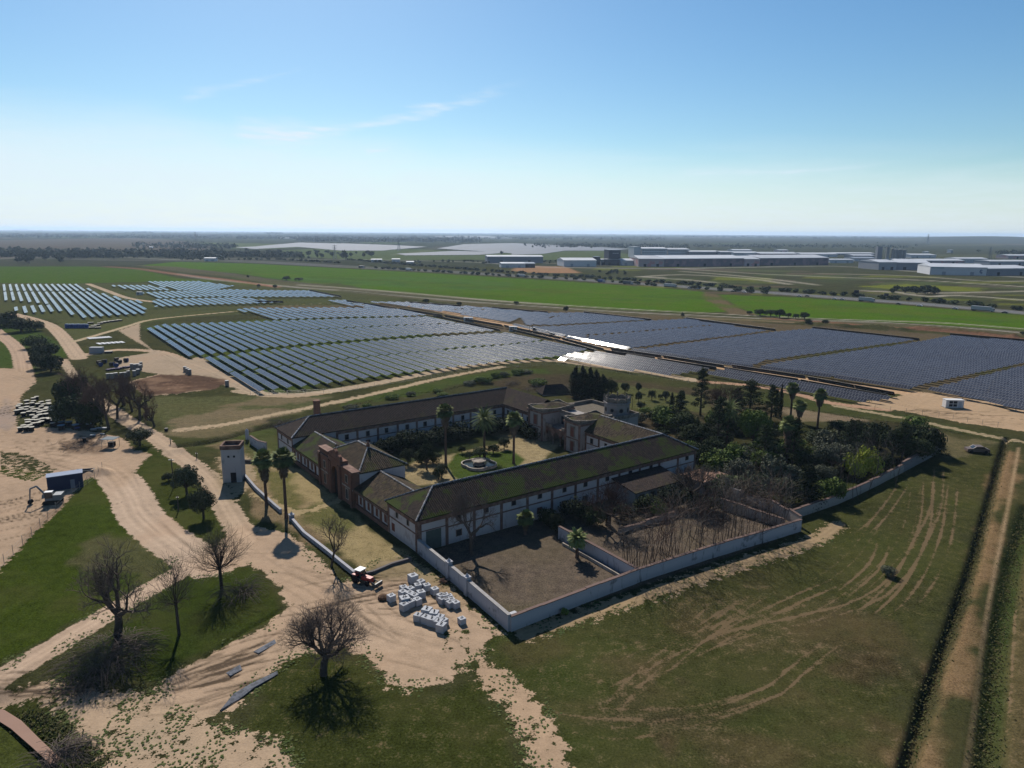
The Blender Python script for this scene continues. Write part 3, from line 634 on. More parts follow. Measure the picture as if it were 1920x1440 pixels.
block('202 535 285 535 322 545 248 544', AL, 'beside the upper left dirt road', tilt=13)
block('270 528 372 527.5 440 536.5 400 545 330 545 295 534', AL, 'in the upper left block below green field', tilt=13)
block('262 549 330 546 430 543 520 545 585 545 642 557 500 557.5 400 557 300 560', AL, 'in the long far left block, upper tier', tilt=13)
block('285 562 320 561 450 557.5 532 567.5 470 570 333 574 292 576', AL, 'in the long far left block, lower tier', tilt=13)
block('442 581 462 578 640 577 740 578 808 591 760 594 640 596 525 600.5', AL, 'in the short block behind the big one', tilt=13)
block('615 563 650 563 740 580 725 581 640 571', AL, 'in the narrow middle strip', tilt=13)
block('270 618 300 609 480 603 640 598 808 594 938 621 800 628.5 700 636.5 560 648 470 657 345 670.5', AL, 'in the big left block, upper tier', tilt=17)
block('375 672 470 660.5 560 651.5 700 640 800 632 945 624.5 1105 657 1050 670 960 678 760 701 620 720 490 735', AL, 'in the big left block, lower tier', tilt=17)
AR = -40.0
block('1045 674 1062 664 1120 661 1230 675 1345 694 1292 700 1255 706', AR, 'in the front block behind the cypresses', tilt=28, tj=1.6)
block('1320 699 1360 694 1500 717 1690 747 1628 755 1480 729', AR, 'in the front block behind the garden palms', tilt=29)
block('690 566 777 567 960 581 1000 586.5 955 606 860 589 800 580', AR, 'in the middle block beyond dark rows', tilt=13)
block('962 583 1030 587 1093 586.5 1218 600.5 1100 607 1040 610.5 985 610', AR, 'in the far middle block by the roadside tree', tilt=13)
block('990 613 1043 612 1205 602.5 1285 598.5 1440 621.5 1380 630 1240 647 1184 655 1060 633', AR, 'in the centre right block, left half', tilt=13)
block('1188 656 1245 649 1445 623 1525 616.5 1725 638 1440 677 1414 687 1290 671', AR, 'in the centre right block, middle part', tilt=13)
block('1420 688 1445 681 1725 640.5 1780 629.5 1960 645 1990 672 1930 680 1735 724 1714 730', AR, 'in the right block before the cabin', tilt=13)
block('1738 729 1930 682 2050 668 2050 800 1925 771', AR, 'in the rightmost block beside the white cabin', tilt=13)
line_rows('945 612 1050 635 1053 636 1133 657 1145 656 1240 670 1243 670 1358 689 1372 688 1510 709 1512 710 1680 741', 'in the upper of the two dark backed lines', -52)
line_rows('960 620 1037 638 1040 638 1120 660 1133 660 1230 674 1232 675 1345 693 1358 693 1497 715 1500 716 1667 746', 'in the lower of the two dark backed lines', -52)
line_rows('650 565 745 580 748 580 830 593 833 593 943 612 812 593 938 621', 'in the line behind the big left block', -50)
line_rows('768 568 865 575 922 578 1028 587 1095 586.5 1222 601 1285 597.5 1455 620 1522 615.5 1725 638 1780 628.5 1960 643 580 545 640 557 477 566 532 567', 'in the outer line along the railway', -50)
line_rows('962 609 1058 631 1062 632.5 1180 655 1184 656.5 1288 672 1292 673 1412 689.5 1424 689.5 1560 707 1564 707.5 1708 729 1740 729.5 1830 746 1834 747 1930 770', 'in the front line along the brown road', 29)
rows.sort(key=lambda r: -r[0])
named, rest = rows[:300], rows[300:]
by = {}
for r in named: by.setdefault(r[6], []).append(r)
for nm_, L_ in by.items():
    L_.sort(key=lambda r: PX(r[1], r[2])[0]); n = len(L_)
    for i, (a_, x, y, nmod, azd, tilt, _) in enumerate(L_):
        pm, tb, ps, LL = panel_meshes(nmod, tilt)
        which = ordn(i + 1) + ' from left' if i < n / 2 else ordn(n - i) + ' from right' if n - i > 1 else 'the rightmost one'
        dark = tilt < 0
        t = empty('solar_panel_row', (x, y, 0), -R(azd), f"{'dark backed' if dark else 'blue grey'} solar row, {which} {nm_}", 'solar panels', 'solar tables ' + nm_)
        link('panel_surface', pm, t); link('support_frame', tb, t)
m = [[], [], [], 0]
V = []; FC = []; UV_ = []; MI = []
for (a_, x, y, nmod, azd, tilt, _) in rest:
    pm = panel_meshes(nmod, tilt)[0]; n = len(pm.vertices); co_ = np.empty(n * 3, np.float32); pm.vertices.foreach_get('co', co_); co_ = co_.reshape(-1, 3)
    a = -R(azd); ca, sa = math.cos(a), math.sin(a); W = np.column_stack([x + co_[:, 0] * ca - co_[:, 1] * sa, y + co_[:, 0] * sa + co_[:, 1] * ca, co_[:, 2]])
    V.append(W); u = np.empty(n * 2, np.float32); pm.uv_layers[0].data.foreach_get('uv', u); UV_.append(u); k = np.empty(len(pm.polygons), np.int32); pm.polygons.foreach_get('material_index', k); MI.append(k)
print('SOLAR', len(rows), 'named', len(named))
def far_rows(s, azd, pitch, W_, tilt, z=0.0):
    P = [G(x, y, 1.2) for x, y in pts(s)]; d = (math.sin(R(azd)), math.cos(R(azd))); p = (math.cos(R(azd)), -math.sin(R(azd)))
    vs = [x * p[0] + y * p[1] for x, y in P]; v = min(vs) + pitch / 2; c, s_ = math.cos(R(tilt)), math.sin(R(tilt)); h = W_ / 2
    while v < max(vs):
        for a, b_ in clip_line(P, (p[0] * v, p[1] * v), d):
            if b_ - a < 5: continue
            q = []
            for u, t in ((-h, a), (h, a), (h, b_), (-h, b_)):
                q.append((p[0] * (v + u * c) + d[0] * t, p[1] * (v + u * c) + d[1] * t, 1.8 + u * s_))
            V.append(np.array(q + [(x_, y_, z_ - .06) for x_, y_, z_ in q][::-1])); n = (b_ - a) / MODW; UV_.append(np.array([0, 0, 0, 1, n, 1, n, 0] + [0] * 8, np.float32)); MI.append(np.array([3, 1], np.int32))
        v += pitch
for s_ in ('480 462 560 455 640 457 760 465 720 470 640 470 560 463', '640 456.5 740 460 800 463 740 468 640 461', '745 476 850 471 960 473 900 478 760 479', '820 466 870 458 960 456 1100 462 1180 467 1150 470 1000 470 960 475 900 471',
           '440 464 560 459 600 461 480 467', '960 470 1060 470 1020 476 960 478', '780 441.5 1000 443 1000 446 820 444.5'):
    far_rows(s_, -40, 11, 5.0, 9)
co_ = np.vstack(V); nf = len(co_) // 4; me = bpy.data.meshes.new('distant_solar_rows'); me.vertices.add(len(co_)); me.vertices.foreach_set('co', co_.astype(np.float32).ravel())
me.loops.add(len(co_)); me.loops.foreach_set('vertex_index', np.arange(len(co_), dtype=np.int32)); me.polygons.add(nf)
me.polygons.foreach_set('loop_start', (np.arange(nf) * 4).astype(np.int32)); me.polygons.foreach_set('loop_total', np.full(nf, 4, np.int32)); me.polygons.foreach_set('material_index', np.concatenate(MI))
u = me.uv_layers.new(name='UVMap'); u.data.foreach_set('uv', np.concatenate(UV_)); me.update(calc_edges=True)
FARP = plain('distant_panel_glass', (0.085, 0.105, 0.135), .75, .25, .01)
for q in (SOLAR, BACK, STEEL, FARP): me.materials.append(q)
tag(link('distant_solar_rows', me), 'distant rows of solar panels filling the far fields', 'solar panels', kind='stuff')
# ------------------------------------------------------------------ the old country house round its courtyard
def plaster(name, c, stain=(0.16, 0.13, 0.11), amt=.5):
    b = NB(name); v = b.obj(); mp = b.new('ShaderNodeMapping'); b.l.new(v, mp.inputs[0]); mp.inputs['Scale'].default_value = (1, 1, .28)
    n1 = b.noise(.9, 6, mp.outputs[0], .65); n2 = b.noise(.35, 5, v); n3 = b.noise(5, 4, v)
    z = b.new('ShaderNodeSeparateXYZ'); b.l.new(v, z.inputs[0])
    low = b.step(z.outputs[2], .2, 1.5, .25, 0.0)
    f = b.math('ADD', b.math('MULTIPLY', b.step(n1, .55, .78), amt), b.math('ADD', b.math('MULTIPLY', b.step(n2, .58, .66), amt * .45), low))
    c_ = b.mix(f, c, stain); c_ = b.mix(b.math('MULTIPLY', b.step(n3, .6, .8), .2), c_, (0.3, .25, .2))
    return b.fin(c_, .95, .04)
WHITE = plaster('white_plaster', (0.40, 0.375, 0.37), (0.12, 0.095, 0.08), .65); OLDWHITE = plaster('weathered_plaster', (0.26, 0.24, 0.225), (0.08, 0.075, 0.065), amt=.95)
BRICK = plain('red_brick', (0.165, 0.082, 0.056), .9, .35, 1.2, c2=(0.115, 0.066, 0.048)); TRIM = plain('terracotta_trim', (0.125, 0.075, 0.060), .9, .35, .8, c2=(0.17, 0.11, 0.085))
STONE = plain('pale_stone', (0.30, 0.26, 0.22), .9, .35, .9, c2=(0.19, 0.165, 0.135)); DARKO = plain('dark_opening', (0.018, 0.018, 0.02), .5, .2); WOOD = plain('grey_green_wood', (0.07, 0.085, 0.075), .7, .25)
REDWOOD = plain('red_brown_shutter', (0.13, 0.05, 0.035), .7, .25)
def tiles(name, c, c2, moss, m0, m1):
    b = NB(name); uv_ = b.uvv(); v = b.obj()
    mp = b.new('ShaderNodeMapping'); b.l.new(uv_, mp.inputs[0]); mp.inputs['Scale'].default_value = (1.0, .22, 1)
    n = b.noise(3.2, 4, mp.outputs[0], .7); n2 = b.noise(.2, 5, v, .6); n3 = b.noise(2.2, 4, v); n4 = b.noise(4.0, 2, v)
    sx = b.new('ShaderNodeSeparateXYZ'); b.l.new(uv_, sx.inputs[0])
    wv = b.math('SINE', b.math('MULTIPLY', sx.outputs[0], 2 * math.pi / .46))
    col = b.mix(b.step(n, .44, .56), c, c2)
    col = b.mix(b.math('MULTIPLY', b.step(n4, .62, .7), .55), col, (0.15, 0.12, 0.085))
    mo = b.step(b.math('ADD', b.math('ADD', .5, b.math('MULTIPLY', b.math('SUBTRACT', n2, .5), 1.7)), b.math('ADD', b.math('MULTIPLY', b.math('SUBTRACT', n3, .5), .5), b.step(sx.outputs[1], 0, 3.4, .09, -.04))), m0, m1)
    col = b.mix(b.math('MULTIPLY', mo, .85), col, moss)
    col = b.mix(b.step(wv, -1.0, -.1, .72, 0.0), col, (0.02, 0.016, 0.014))
    b.bump(b.math('ADD', wv, b.math('MULTIPLY', n3, 1.5)), .7, .06)
    return b.fin(col, .95, .04)
MOSS = (0.040, 0.062, 0.010)
T_MOSS = tiles('mossy_roof_tiles', (0.046, 0.034, 0.028), (0.019, 0.016, 0.016), MOSS, .47, .60)
T_BRWN = tiles('brown_roof_tiles', (0.050, 0.036, 0.031), (0.023, 0.019, 0.018), (0.05, 0.045, 0.025), .60, .75)
T_GOLD = tiles('lichen_roof_tiles', (0.082, 0.061, 0.04), (0.024, 0.02, 0.016), (0.06, 0.062, 0.02), .52, .68)
RIDGE = plain('mortared_ridge', (0.30, 0.30, 0.31), .6, .5, 3.0, c2=(0.07, 0.06, 0.055))
FA = R(36); FC0 = G(783, 1037)
def FL(a, b_, z=0.0):    # a: from the near corner along the front; b: along the near long wing
    return (FC0[0] + b_ * math.cos(FA) - a * math.sin(FA), FC0[1] + b_ * math.sin(FA) + a * math.cos(FA), z)
farm = empty('country_house', (*FC0, 0), FA, 'large derelict white country house with tiled roofs round a palm courtyard', 'farmhouse')
def fbox(name, mat, b0, b1, a0, a1, z0, z1, par=farm):
    m = MB(); m.box(b0, b1, a0, a1, z0, z1); return m.build(name, mat, par)
def roof_mesh(name, mat, P, faces, ridges, par=farm, drop=.22, outline=None, white=()):
    m = MB()
    for f in faces:
        q = [Vector(P[k]) for k in f]; e = (q[1] - q[0]).normalized(); nrm_ = (q[1] - q[0]).cross(q[2] - q[0]).normalized()
        if nrm_.z < 0: nrm_ = -nrm_
        s = nrm_.cross(e); s = -s if s.z < 0 else s
        m.face(q if (q[1]-q[0]).cross(q[2]-q[0]).z > 0 else q[::-1], uv=(lambda L: L if (q[1]-q[0]).cross(q[2]-q[0]).z > 0 else L[::-1])([((p - q[0]).dot(e), (p - q[0]).dot(s)) for p in q]))
    if outline:
        o = [Vector(P[k]) for k in outline]
        for i in range(len(o)):
            a, c = o[i], o[(i + 1) % len(o)]; d = Vector((0, 0, -drop)); m.face([a, c, c + d, a + d], uv=[(0, 0)] * 4)
        m.face([p + Vector((0, 0, -drop)) for p in o][::-1])
    ob_ = m.build(name, mat, par)
    for a, c in ridges:
        r = MB(); p0, p1 = Vector(P[a]), Vector(P[c]); n = max(1, int((p1 - p0).length / .9))
        for i in range(n):
            x, y = p0.lerp(p1, i / n), p0.lerp(p1, (i + 1) / n); r.tube(x, y, .19 + .03 * (i % 2), .17, 6)
        r.build('ridge_tiles', RIDGE, ob_)
    return ob_
EV, RZ, EZ = 6.35, 10.3, 6.75      # eave, ridge and roof-edge heights
o = .45
# walls of the three long wings
def wall_box(b0, b1, a0, a1, z1=EV, mat=WHITE): return fbox('wall', mat, b0, b1, a0, a1, -.3, z1)
wall_box(0, 79.4, 0, 12.2); wall_box(0, 79.4, 67.8, 80); wall_box(68, 79.4, 12.2, 29); wall_box(68, 79.4, 52.6, 67.8)
Z = EZ
P = {'A': (-o, -o, Z), 'B': (79.4 + o, -o, Z), 'C': (79.4 + o, 29, Z), 'D': (68 - o, 29, Z), 'E': (68 - o, 12.2 + o, Z), 'Fp': (-o, 12.2 + o, Z), 'R1': (7, 6.1, RZ), 'R2': (73.6, 6.1, RZ), 'R3': (73.6, 29, RZ)}
roof_mesh('roof', T_MOSS, P, [('A', 'B', 'R2', 'R1'), ('Fp', 'A', 'R1'), ('E', 'Fp', 'R1', 'R2')], [('A', 'R1'), ('R1', 'R2'), ('B', 'R2'), ('Fp', 'R1')], outline=['A', 'B', 'E', 'Fp'])
roof_mesh('roof', T_GOLD, P, [('B', 'C', 'R3', 'R2'), ('D', 'E', 'R2', 'R3')], [('R2', 'R3')], outline=['B', 'C', 'D', 'E'])
P = {'A': (-o, 80 + o, Z), 'B': (79.4 + o, 80 + o, Z), 'C': (79.4 + o, 52.6, Z), 'D': (68 - o, 52.6, Z), 'E': (68 - o, 67.8 - o, Z), 'Fp': (-o, 67.8 - o, Z), 'R1': (7, 73.9, RZ), 'R2': (73.6, 73.9, RZ), 'R3': (73.6, 52.6, RZ)}
roof_mesh('roof', T_BRWN, P, [('B', 'A', 'R1', 'R2'), ('A', 'Fp', 'R1'), ('Fp', 'E', 'R2', 'R1'), ('C', 'B', 'R2', 'R3'), ('E', 'D', 'R3', 'R2')], [('R1', 'R2'), ('Fp', 'R1'), ('A', 'R1')], outline=['A', 'B', 'C', 'D', 'E', 'Fp'])
# facade dressing. A facade runs from p0 along the unit vector d, outside is n
def facade(p0, d, n, L, h, bays, band=3.55, upper=(1.0, 1.35), lower=None, skip=(), pil=.62, corn=.75, wmat=None, z_up=4.6, coff=None, seedv=1):
    r_ = random.Random(seedv); d = Vector((*d, 0)); n = Vector((*n, 0)); p0 = Vector((*p0, 0)); par = farm
    ang = math.atan2(d.y, d.x)
    def slab(name, s0, s1, z0, z1, t, mat, parent=par, off=0.0):
        c = p0 + d * ((s0 + s1) / 2) + n * (t / 2 + off); m = MB(); m.grid_box((c.x, c.y, (z0 + z1) / 2), (s1 - s0, t, z1 - z0), ang); return m.build(name, mat, parent)
    slab('cornice', 0, L, h - corn, h - .02, .16, TRIM)
    if band: slab('string_course', 0, L, band, band + .28, .07, TRIM)
    bw = L / bays
    for i in range(bays + 1):
        s = min(max(i * bw, pil / 2), L - pil / 2)
        if i in skip: continue
        slab('pilaster', s - pil / 2, s + pil / 2, 0, h - corn - .02, .11, TRIM)
    for i in range(bays):
        s = (i + .5) * bw + r_.uniform(-.5, .5)
        if upper and r_.random() < .95:
            w_, hh = upper; f = slab('window', s - w_/2 - .13, s + w_/2 + .13, z_up - .13, z_up + hh + .13, .07, STONE)
            slab('pane', s - w_/2, s + w_/2, z_up, z_up + hh, .02, DARKO, f, .073)
        if lower and r_.random() < lower:
            if r_.random() < .45: f = slab('door', s - .75, s + .75, 0, 2.4, .06, WOOD)
            else:
                f = slab('window', s - .7, s + .7, 1.2, 2.6, .06, TRIM); slab('pane', s - .5, s + .5, 1.35, 2.45, .02, REDWOOD if r_.random() < .5 else DARKO, f, .063)
facade((6.2, 0), (1, 0), (0, -1), 73.2, EV, 11, lower=.8, seedv=3)
# near-corner bay with the big coach doors
for nm_, mt, s0, s1, z0, z1, t in (('coach_door', WOOD, 1.9, 5.2, 0, 3.9, .08), ('string_course', TRIM, 0, 6.2, 4.0, 4.2, .07), ('cornice', TRIM, 0, 6.2, EV - .75, EV - .02, .16), ('pilaster', TRIM, 0, .9, 0, EV - .77, .12)):
    m = MB(); m.box(s0, s1, -t, 0, z0, z1); m.build(nm_, mt, farm)
facade((0, 12.2), (0, -1), (-1, 0), 12.2, EV, 1, upper=None, seedv=5)
for a_ in (3.6, 8.2):
    m = MB(); m.box(-.07, 0, a_ - .55, a_ + .55, 4.3, 6 - .4); f = m.build('window', STONE, farm); m = MB(); m.box(-.10, -.072, a_ - .4, a_ + .4, 4.4, 5.5); m.build('pane', DARKO, f)
m = MB(); m.box(-.06, 0, 9.4, 10.6, 1.0, 2.6); m.build('shutter', REDWOOD, farm)
facade((0, 80), (0, -1), (-1, 0), 12.2, EV, 1, upper=None, seedv=5)
for a_ in (71.5, 76.5):
    m = MB(); m.box(-.07, 0, a_ - .55, a_ + .55, 4.1, 5.6); f = m.build('window', STONE, farm); m = MB(); m.box(-.10, -.072, a_ - .4, a_ + .4, 4.2, 5.5); m.build('pane', DARKO, f)
m = MB(); m.box(-.07, 0, 70.6, 71.6, 1.2, 2.4); m.build('window', DARKO, farm)
facade((12, 67.8), (1, 0), (0, -1), 56, EV, 9, band=3.3, lower=.25, z_up=3.75, seedv=9)
facade((68, 67.8), (0, -1), (-1, 0), 15.2, EV, 3, band=3.3, lower=.4, z_up=3.75, seedv=10)
facade((68, 29), (0, -1), (-1, 0), 16.8, EV, 3, band=3.3, lower=.4, z_up=3.75, seedv=11)
facade((79.4, 0), (0, 1), (1, 0), 29, EV, 4, seedv=12)
# low front ranges either side of the gatehouse
def low_range(a0, a1, hipn, hips, seedv):
    wall_box(.4, 11.8, a0, a1, 4.15)
    z = 4.5; P = {'A': (-.35, a0, z), 'B': (-.35, a1, z), 'C': (12.2, a1, z), 'D': (12.2, a0, z), 'R1': (6.1, a0 + hips, 7.4), 'R2': (6.1, a1 - hipn, 7.4)}
    fcs = [('B', 'A', 'R1', 'R2'), ('D', 'C', 'R2', 'R1')]
    if hips: fcs.append(('A', 'D', 'R1'))
    if hipn: fcs.append(('C', 'B', 'R2'))
    roof_mesh('roof', T_MOSS if seedv == 2 else T_GOLD, P, fcs, [('R1', 'R2')], outline=['A', 'B', 'C', 'D'])
    m = MB(); m.box(-.25, .4, a0, a1, 3.65, 4.28); m.build('cornice', TRIM, farm)
    m = MB(); m.box(-.12, .4, a0, a1, -.2, .9); m.build('plinth', BRICK, farm)
    n = 4; bw = (a1 - a0) / n
    for i in range(n + 1):
        s = min(max(a0 + i * bw, a0 + .35), a1 - .35); m = MB(); m.box(.1, .4, s - .28, s + .28, .92, 3.63); m.build('pilaster', BRICK, farm)
    for i in range(n):
        s = a0 + (i + .5) * bw
        m = MB(); m.box(.33, .4, s - .62, s + .62, 1.2, 3.1); f = m.build('window', STONE, farm)
        m = MB(); m.box(.29, .328, s - .45, s + .45, 1.35, 2.95); m.build('pane', REDWOOD, f)
        m = MB(); m.box(.22, .268, s - .6, s + .6, 3.12, 3.22); m.build('lintel', STONE, f)
low_range(12.2, 28.3, 0, 0, 1); low_range(47.9, 67.8, 0, 5.5, 2)
# gatehouse: brick front with a tall arch, pyramid roof behind
wall_box(1.2, 12.4, 28.4, 47.8, 7.4)
P = {'A': (.9, 28.2, 7.8), 'B': (.9, 48, 7.8), 'C': (12.9, 48, 7.8), 'D': (12.9, 28.2, 7.8), 'R1': (6.6, 35.4, 11.2), 'R2': (6.6, 41, 11.2)}
rf = roof_mesh('roof', T_GOLD, P, [('B', 'A', 'R1', 'R2'), ('A', 'D', 'R1'), ('D', 'C', 'R2', 'R1'), ('C', 'B', 'R2')], [('R1', 'R2'), ('A', 'R1'), ('B', 'R2'), ('D', 'R1'), ('C', 'R2')], outline=['A', 'B', 'C', 'D'])
m = MB(); m.box(6.3, 6.9, 35, 35.6, 11.2, 11.9); m.lathe([(.25, 0), (.3, .25), (.12, .5), (.02, .9)], (6.6, 35.3, 11.9), 8); m.build('finial', BRICK, rf)
fr = MB(); X0, X1 = -.45, 1.2
fr.box(X0, X1, 28.4, 34.6, -.3, 8.0); fr.box(X0, X1, 41.6, 47.8, -.3, 8.0)
ac, aw, asp = 38.1, 1.85, 5.2
fr.box(X0 - .25, X1, 34.6, ac - aw, -.3, 8.8); fr.box(X0 - .25, X1, ac + aw, 41.6, -.3, 8.8)
arc = [(ac + aw * math.cos(t), asp + aw * math.sin(t)) for t in [math.pi * k / 12 for k in range(13)]]
for (y0, z0), (y1, z1) in zip(arc, arc[1:]):
    for xx in (X0 - .25, X1): fr.face([(xx, y0, z0), (xx, y1, z1), (xx, y1, 8.8), (xx, y0, 8.8)])
    fr.face([(X0 - .25, y0, z0), (X1, y0, z0), (X1, y1, z1), (X0 - .25, y1, z1)])
fr.box(X0 - .25, X1, 34.6, 41.6, 8.8, 9.0)
fr.build('gate_front', BRICK, farm)
gb = MB(); cur = [(34.9, 9.0), (35.2, 10.0), (35.9, 10.3), (36.3, 9.6), (36.9, 9.7), (37.3, 10.8), (38.1, 11.2), (38.9, 10.8), (39.3, 9.7), (39.9, 9.6), (40.3, 10.3), (41, 10.0), (41.3, 9.0)]
for xx in (-.6, .1): gb.face([(xx, y, z) for y, z in cur])
for (y0, z0), (y1, z1) in zip(cur, cur[1:]): gb.face([(-.6, y0, z0), (-.6, y1, z1), (.1, y1, z1), (.1, y0, z0)])
gb.build('curved_gable', BRICK, farm)
m = MB(); m.box(.1, .9, ac - aw + .02, ac + aw - .02, -.2, 6.9); m.build('gate', DARKO, farm)
for y0, y1 in ((28.0, 34.5), (41.7, 48.2)):
    m = MB(); m.box(X0 - .25, X1 + .1, y0, y1, 8.0, 8.25); m.build('cornice', TRIM, farm)
    m = MB(); m.box(X0 - .12, X0, y0 + .4, y1 - .2, 3.9, 4.2); m.build('string_course', STONE, farm)
for y0, y1 in ((42.2, 47.6),):
    m = MB(); m.box(X0, X1, y0, y1, 8.36, 9.4); m.build('parapet', BRICK, farm); m = MB(); m.box(X0 - .2, X1 + .2, y0 - .2, y1 + .2, 9.4, 9.6); m.build('coping', TRIM, farm)
for y in (28.8, 34.9, 35.7, 40.5, 41.3, 47.4):
    m = MB(); m.box(X0 - .45, X0 - .26 if 34.6 < y < 41.6 else X0, y - .3, y + .3, 0, 7.9); m.build('pilaster', BRICK, farm)
for y in (31.8, 44.6):
    for z0, z1 in ((1.2, 3.4), (5.0, 6.6)):
        m = MB(); m.box(X0 - .08, X0, y - .75, y + .75, z0 - .2, z1 + .2); f = m.build('window', STONE, farm); m = MB(); m.box(X0 - .11, X0 - .082, y - .5, y + .5, z0, z1); m.build('pane', DARKO, f)
# palace side of the courtyard: two square pavilions, arcade and balcony, flat-roofed rear and turret
PSTONE = plain('dark_weathered_stone', (0.18, 0.155, 0.13), .9, .4, .9, c2=(0.10, 0.085, 0.07))
def pavilion(a0, a1):
    fbox('wall', OLDWHITE, 66.2, 77.8, a0, a1, -.3, 8.2)
    for z0, z1, e_, mt in ((8.2, 8.7, .35, TRIM), (8.7, 9.2, .1, PSTONE)):
        m = MB(); m.box(66.2 - e_, 77.8 + e_, a0 - e_, a1 + e_, z0, z1); m.build('cornice', mt, farm)
    # raised rim with sagging outline, roof sunk inside
    m = MB(); n = 8
    for (x0, y0, x1, y1) in ((66.1, a0 - .1, 77.9, a0 - .1), (77.9, a0 - .1, 77.9, a1 + .1), (77.9, a1 + .1, 66.1, a1 + .1), (66.1, a1 + .1, 66.1, a0 - .1)):
        for i in range(n):
            t0, t1 = i / n, (i + 1) / n; h0, h1 = (9.95 - .55 * math.sin(math.pi * t) for t in (t0, t1))
            xa, ya, xb, yb = x0 + (x1-x0)*t0, y0 + (y1-y0)*t0, x0 + (x1-x0)*t1, y0 + (y1-y0)*t1
            ang = math.atan2(yb - ya, xb - xa); m.grid_box(((xa + xb)/2, (ya + yb)/2, (9.2 + (h0 + h1)/2) / 2), (math.hypot(xb-xa, yb-ya) + .15, .34, (h0 + h1)/2 - 9.2), ang)
    m.build('parapet', PSTONE, farm)
    c = (72, (a0 + a1) / 2); P = {'A': (66.4, a0 + .1, 9.25), 'B': (77.6, a0 + .1, 9.25), 'C': (77.6, a1 - .1, 9.25), 'D': (66.4, a1 - .1, 9.25), 'R': (*c, 10.4)}
    roof_mesh('roof', T_GOLD, P, [('A', 'B', 'R'), ('B', 'C', 'R'), ('C', 'D', 'R'), ('D', 'A', 'R')], [])
    am = (a0 + a1) / 2
    for y in (a0 + .4, a1 - .4):
        m = MB(); m.box(66.05, 66.2, y - .4, y + .4, 0, 8.18); m.build('pilaster', TRIM, farm)
    m = MB(); m.box(66.08, 66.2, a0 + .8, a1 - .8, 3.9, 4.25); m.build('string_course', TRIM, farm)
    for z0, z1 in ((.6, 3.3), (4.6, 7.3)):
        m = MB(); m.box(66.1, 66.2, am - 1.0, am + 1.0, z0 - .15, z1 + .3); f = m.build('window', PSTONE, farm); m = MB(); m.box(66.06, 66.098, am - .65, am + .65, z0, z1); m.build('pane', REDWOOD, f)
pavilion(28.9, 35.6); pavilion(45.4, 52.4)
fbox('wall', OLDWHITE, 72.5, 78, 35.6, 45.4, -.3, 8.0)
fbox('wall', OLDWHITE, 78, 90, 30.5, 51, -.3, 7.4)
m = MB()
for (x0, x1, y0, y1) in ((78, 90.2, 30.3, 30.7), (78, 90.2, 50.8, 51.2), (89.8, 90.2, 30.7, 50.8), (72.3, 72.7, 35.6, 45.4)): m.box(x0, x1, y0, y1, 7.4 if x0 > 75 else 8.0, 8.5 if x0 > 75 else 8.8)
m.build('parapet', PSTONE, farm)
m = MB(); m.box(78.2, 89.7, 30.8, 50.7, 7.42, 7.5); m.build('roof_terrace', plain('dark_terrace', (0.10, 0.085, 0.065), .95, .4, .8), farm)
for y in (37.5, 41.5, 44.0):
    m = MB(); m.box(72.42, 72.5, y - .55, y + .55, 4.7, 7.0); m.build('window', DARKO, farm)
# arcade of three arches carrying the balcony
m = MB(); n = 3; w_ = 9.8 / n; xa, xb = 67.2, 67.8
for i in range(n):
    c = 35.6 + (i + .5) * w_; r = w_ / 2 - .35
    ar = [(c + r * math.cos(math.pi * k / 10), 2.3 + r * math.sin(math.pi * k / 10)) for k in range(11)]
    for (y0, z0), (y1, z1) in zip(ar, ar[1:]):
        for xx in (xa, xb): m.face([(xx, y0, z0), (xx, y1, z1), (xx, y1, 4.4), (xx, y0, 4.4)])
        m.face([(xa, y0, z0), (xb, y0, z0), (xb, y1, z1), (xa, y1, z1)])
    for s_ in (-1, 1): m.box(xa, xb, min(c + s_ * r, c + s_ * w_/2), max(c + s_ * r, c + s_ * w_/2), 2.3, 4.4)
m.box(xa, xb, 35.6, 45.4, 4.4, 4.75); m.build('arcade', TRIM, farm)
for i in range(n + 1):
    y = min(max(35.6 + i * w_, 35.85), 45.15); m = MB(); m.lathe([(.32, 0), (.32, .2), (.22, .3), (.2, 2.0), (.3, 2.15), (.32, 2.3)], (67.5, y, 0), 8); m.build('column', PSTONE, farm)
m = MB(); m.box(67.2, 72.5, 35.6, 45.4, 4.4, 4.7); m.build('balcony', PSTONE, farm)
m = MB(); m.box(67.15, 67.35, 35.6, 38.2, 4.76, 5.6); m.box(67.15, 67.35, 42.6, 45.4, 4.76, 5.6); m.build('balustrade', PSTONE, farm)
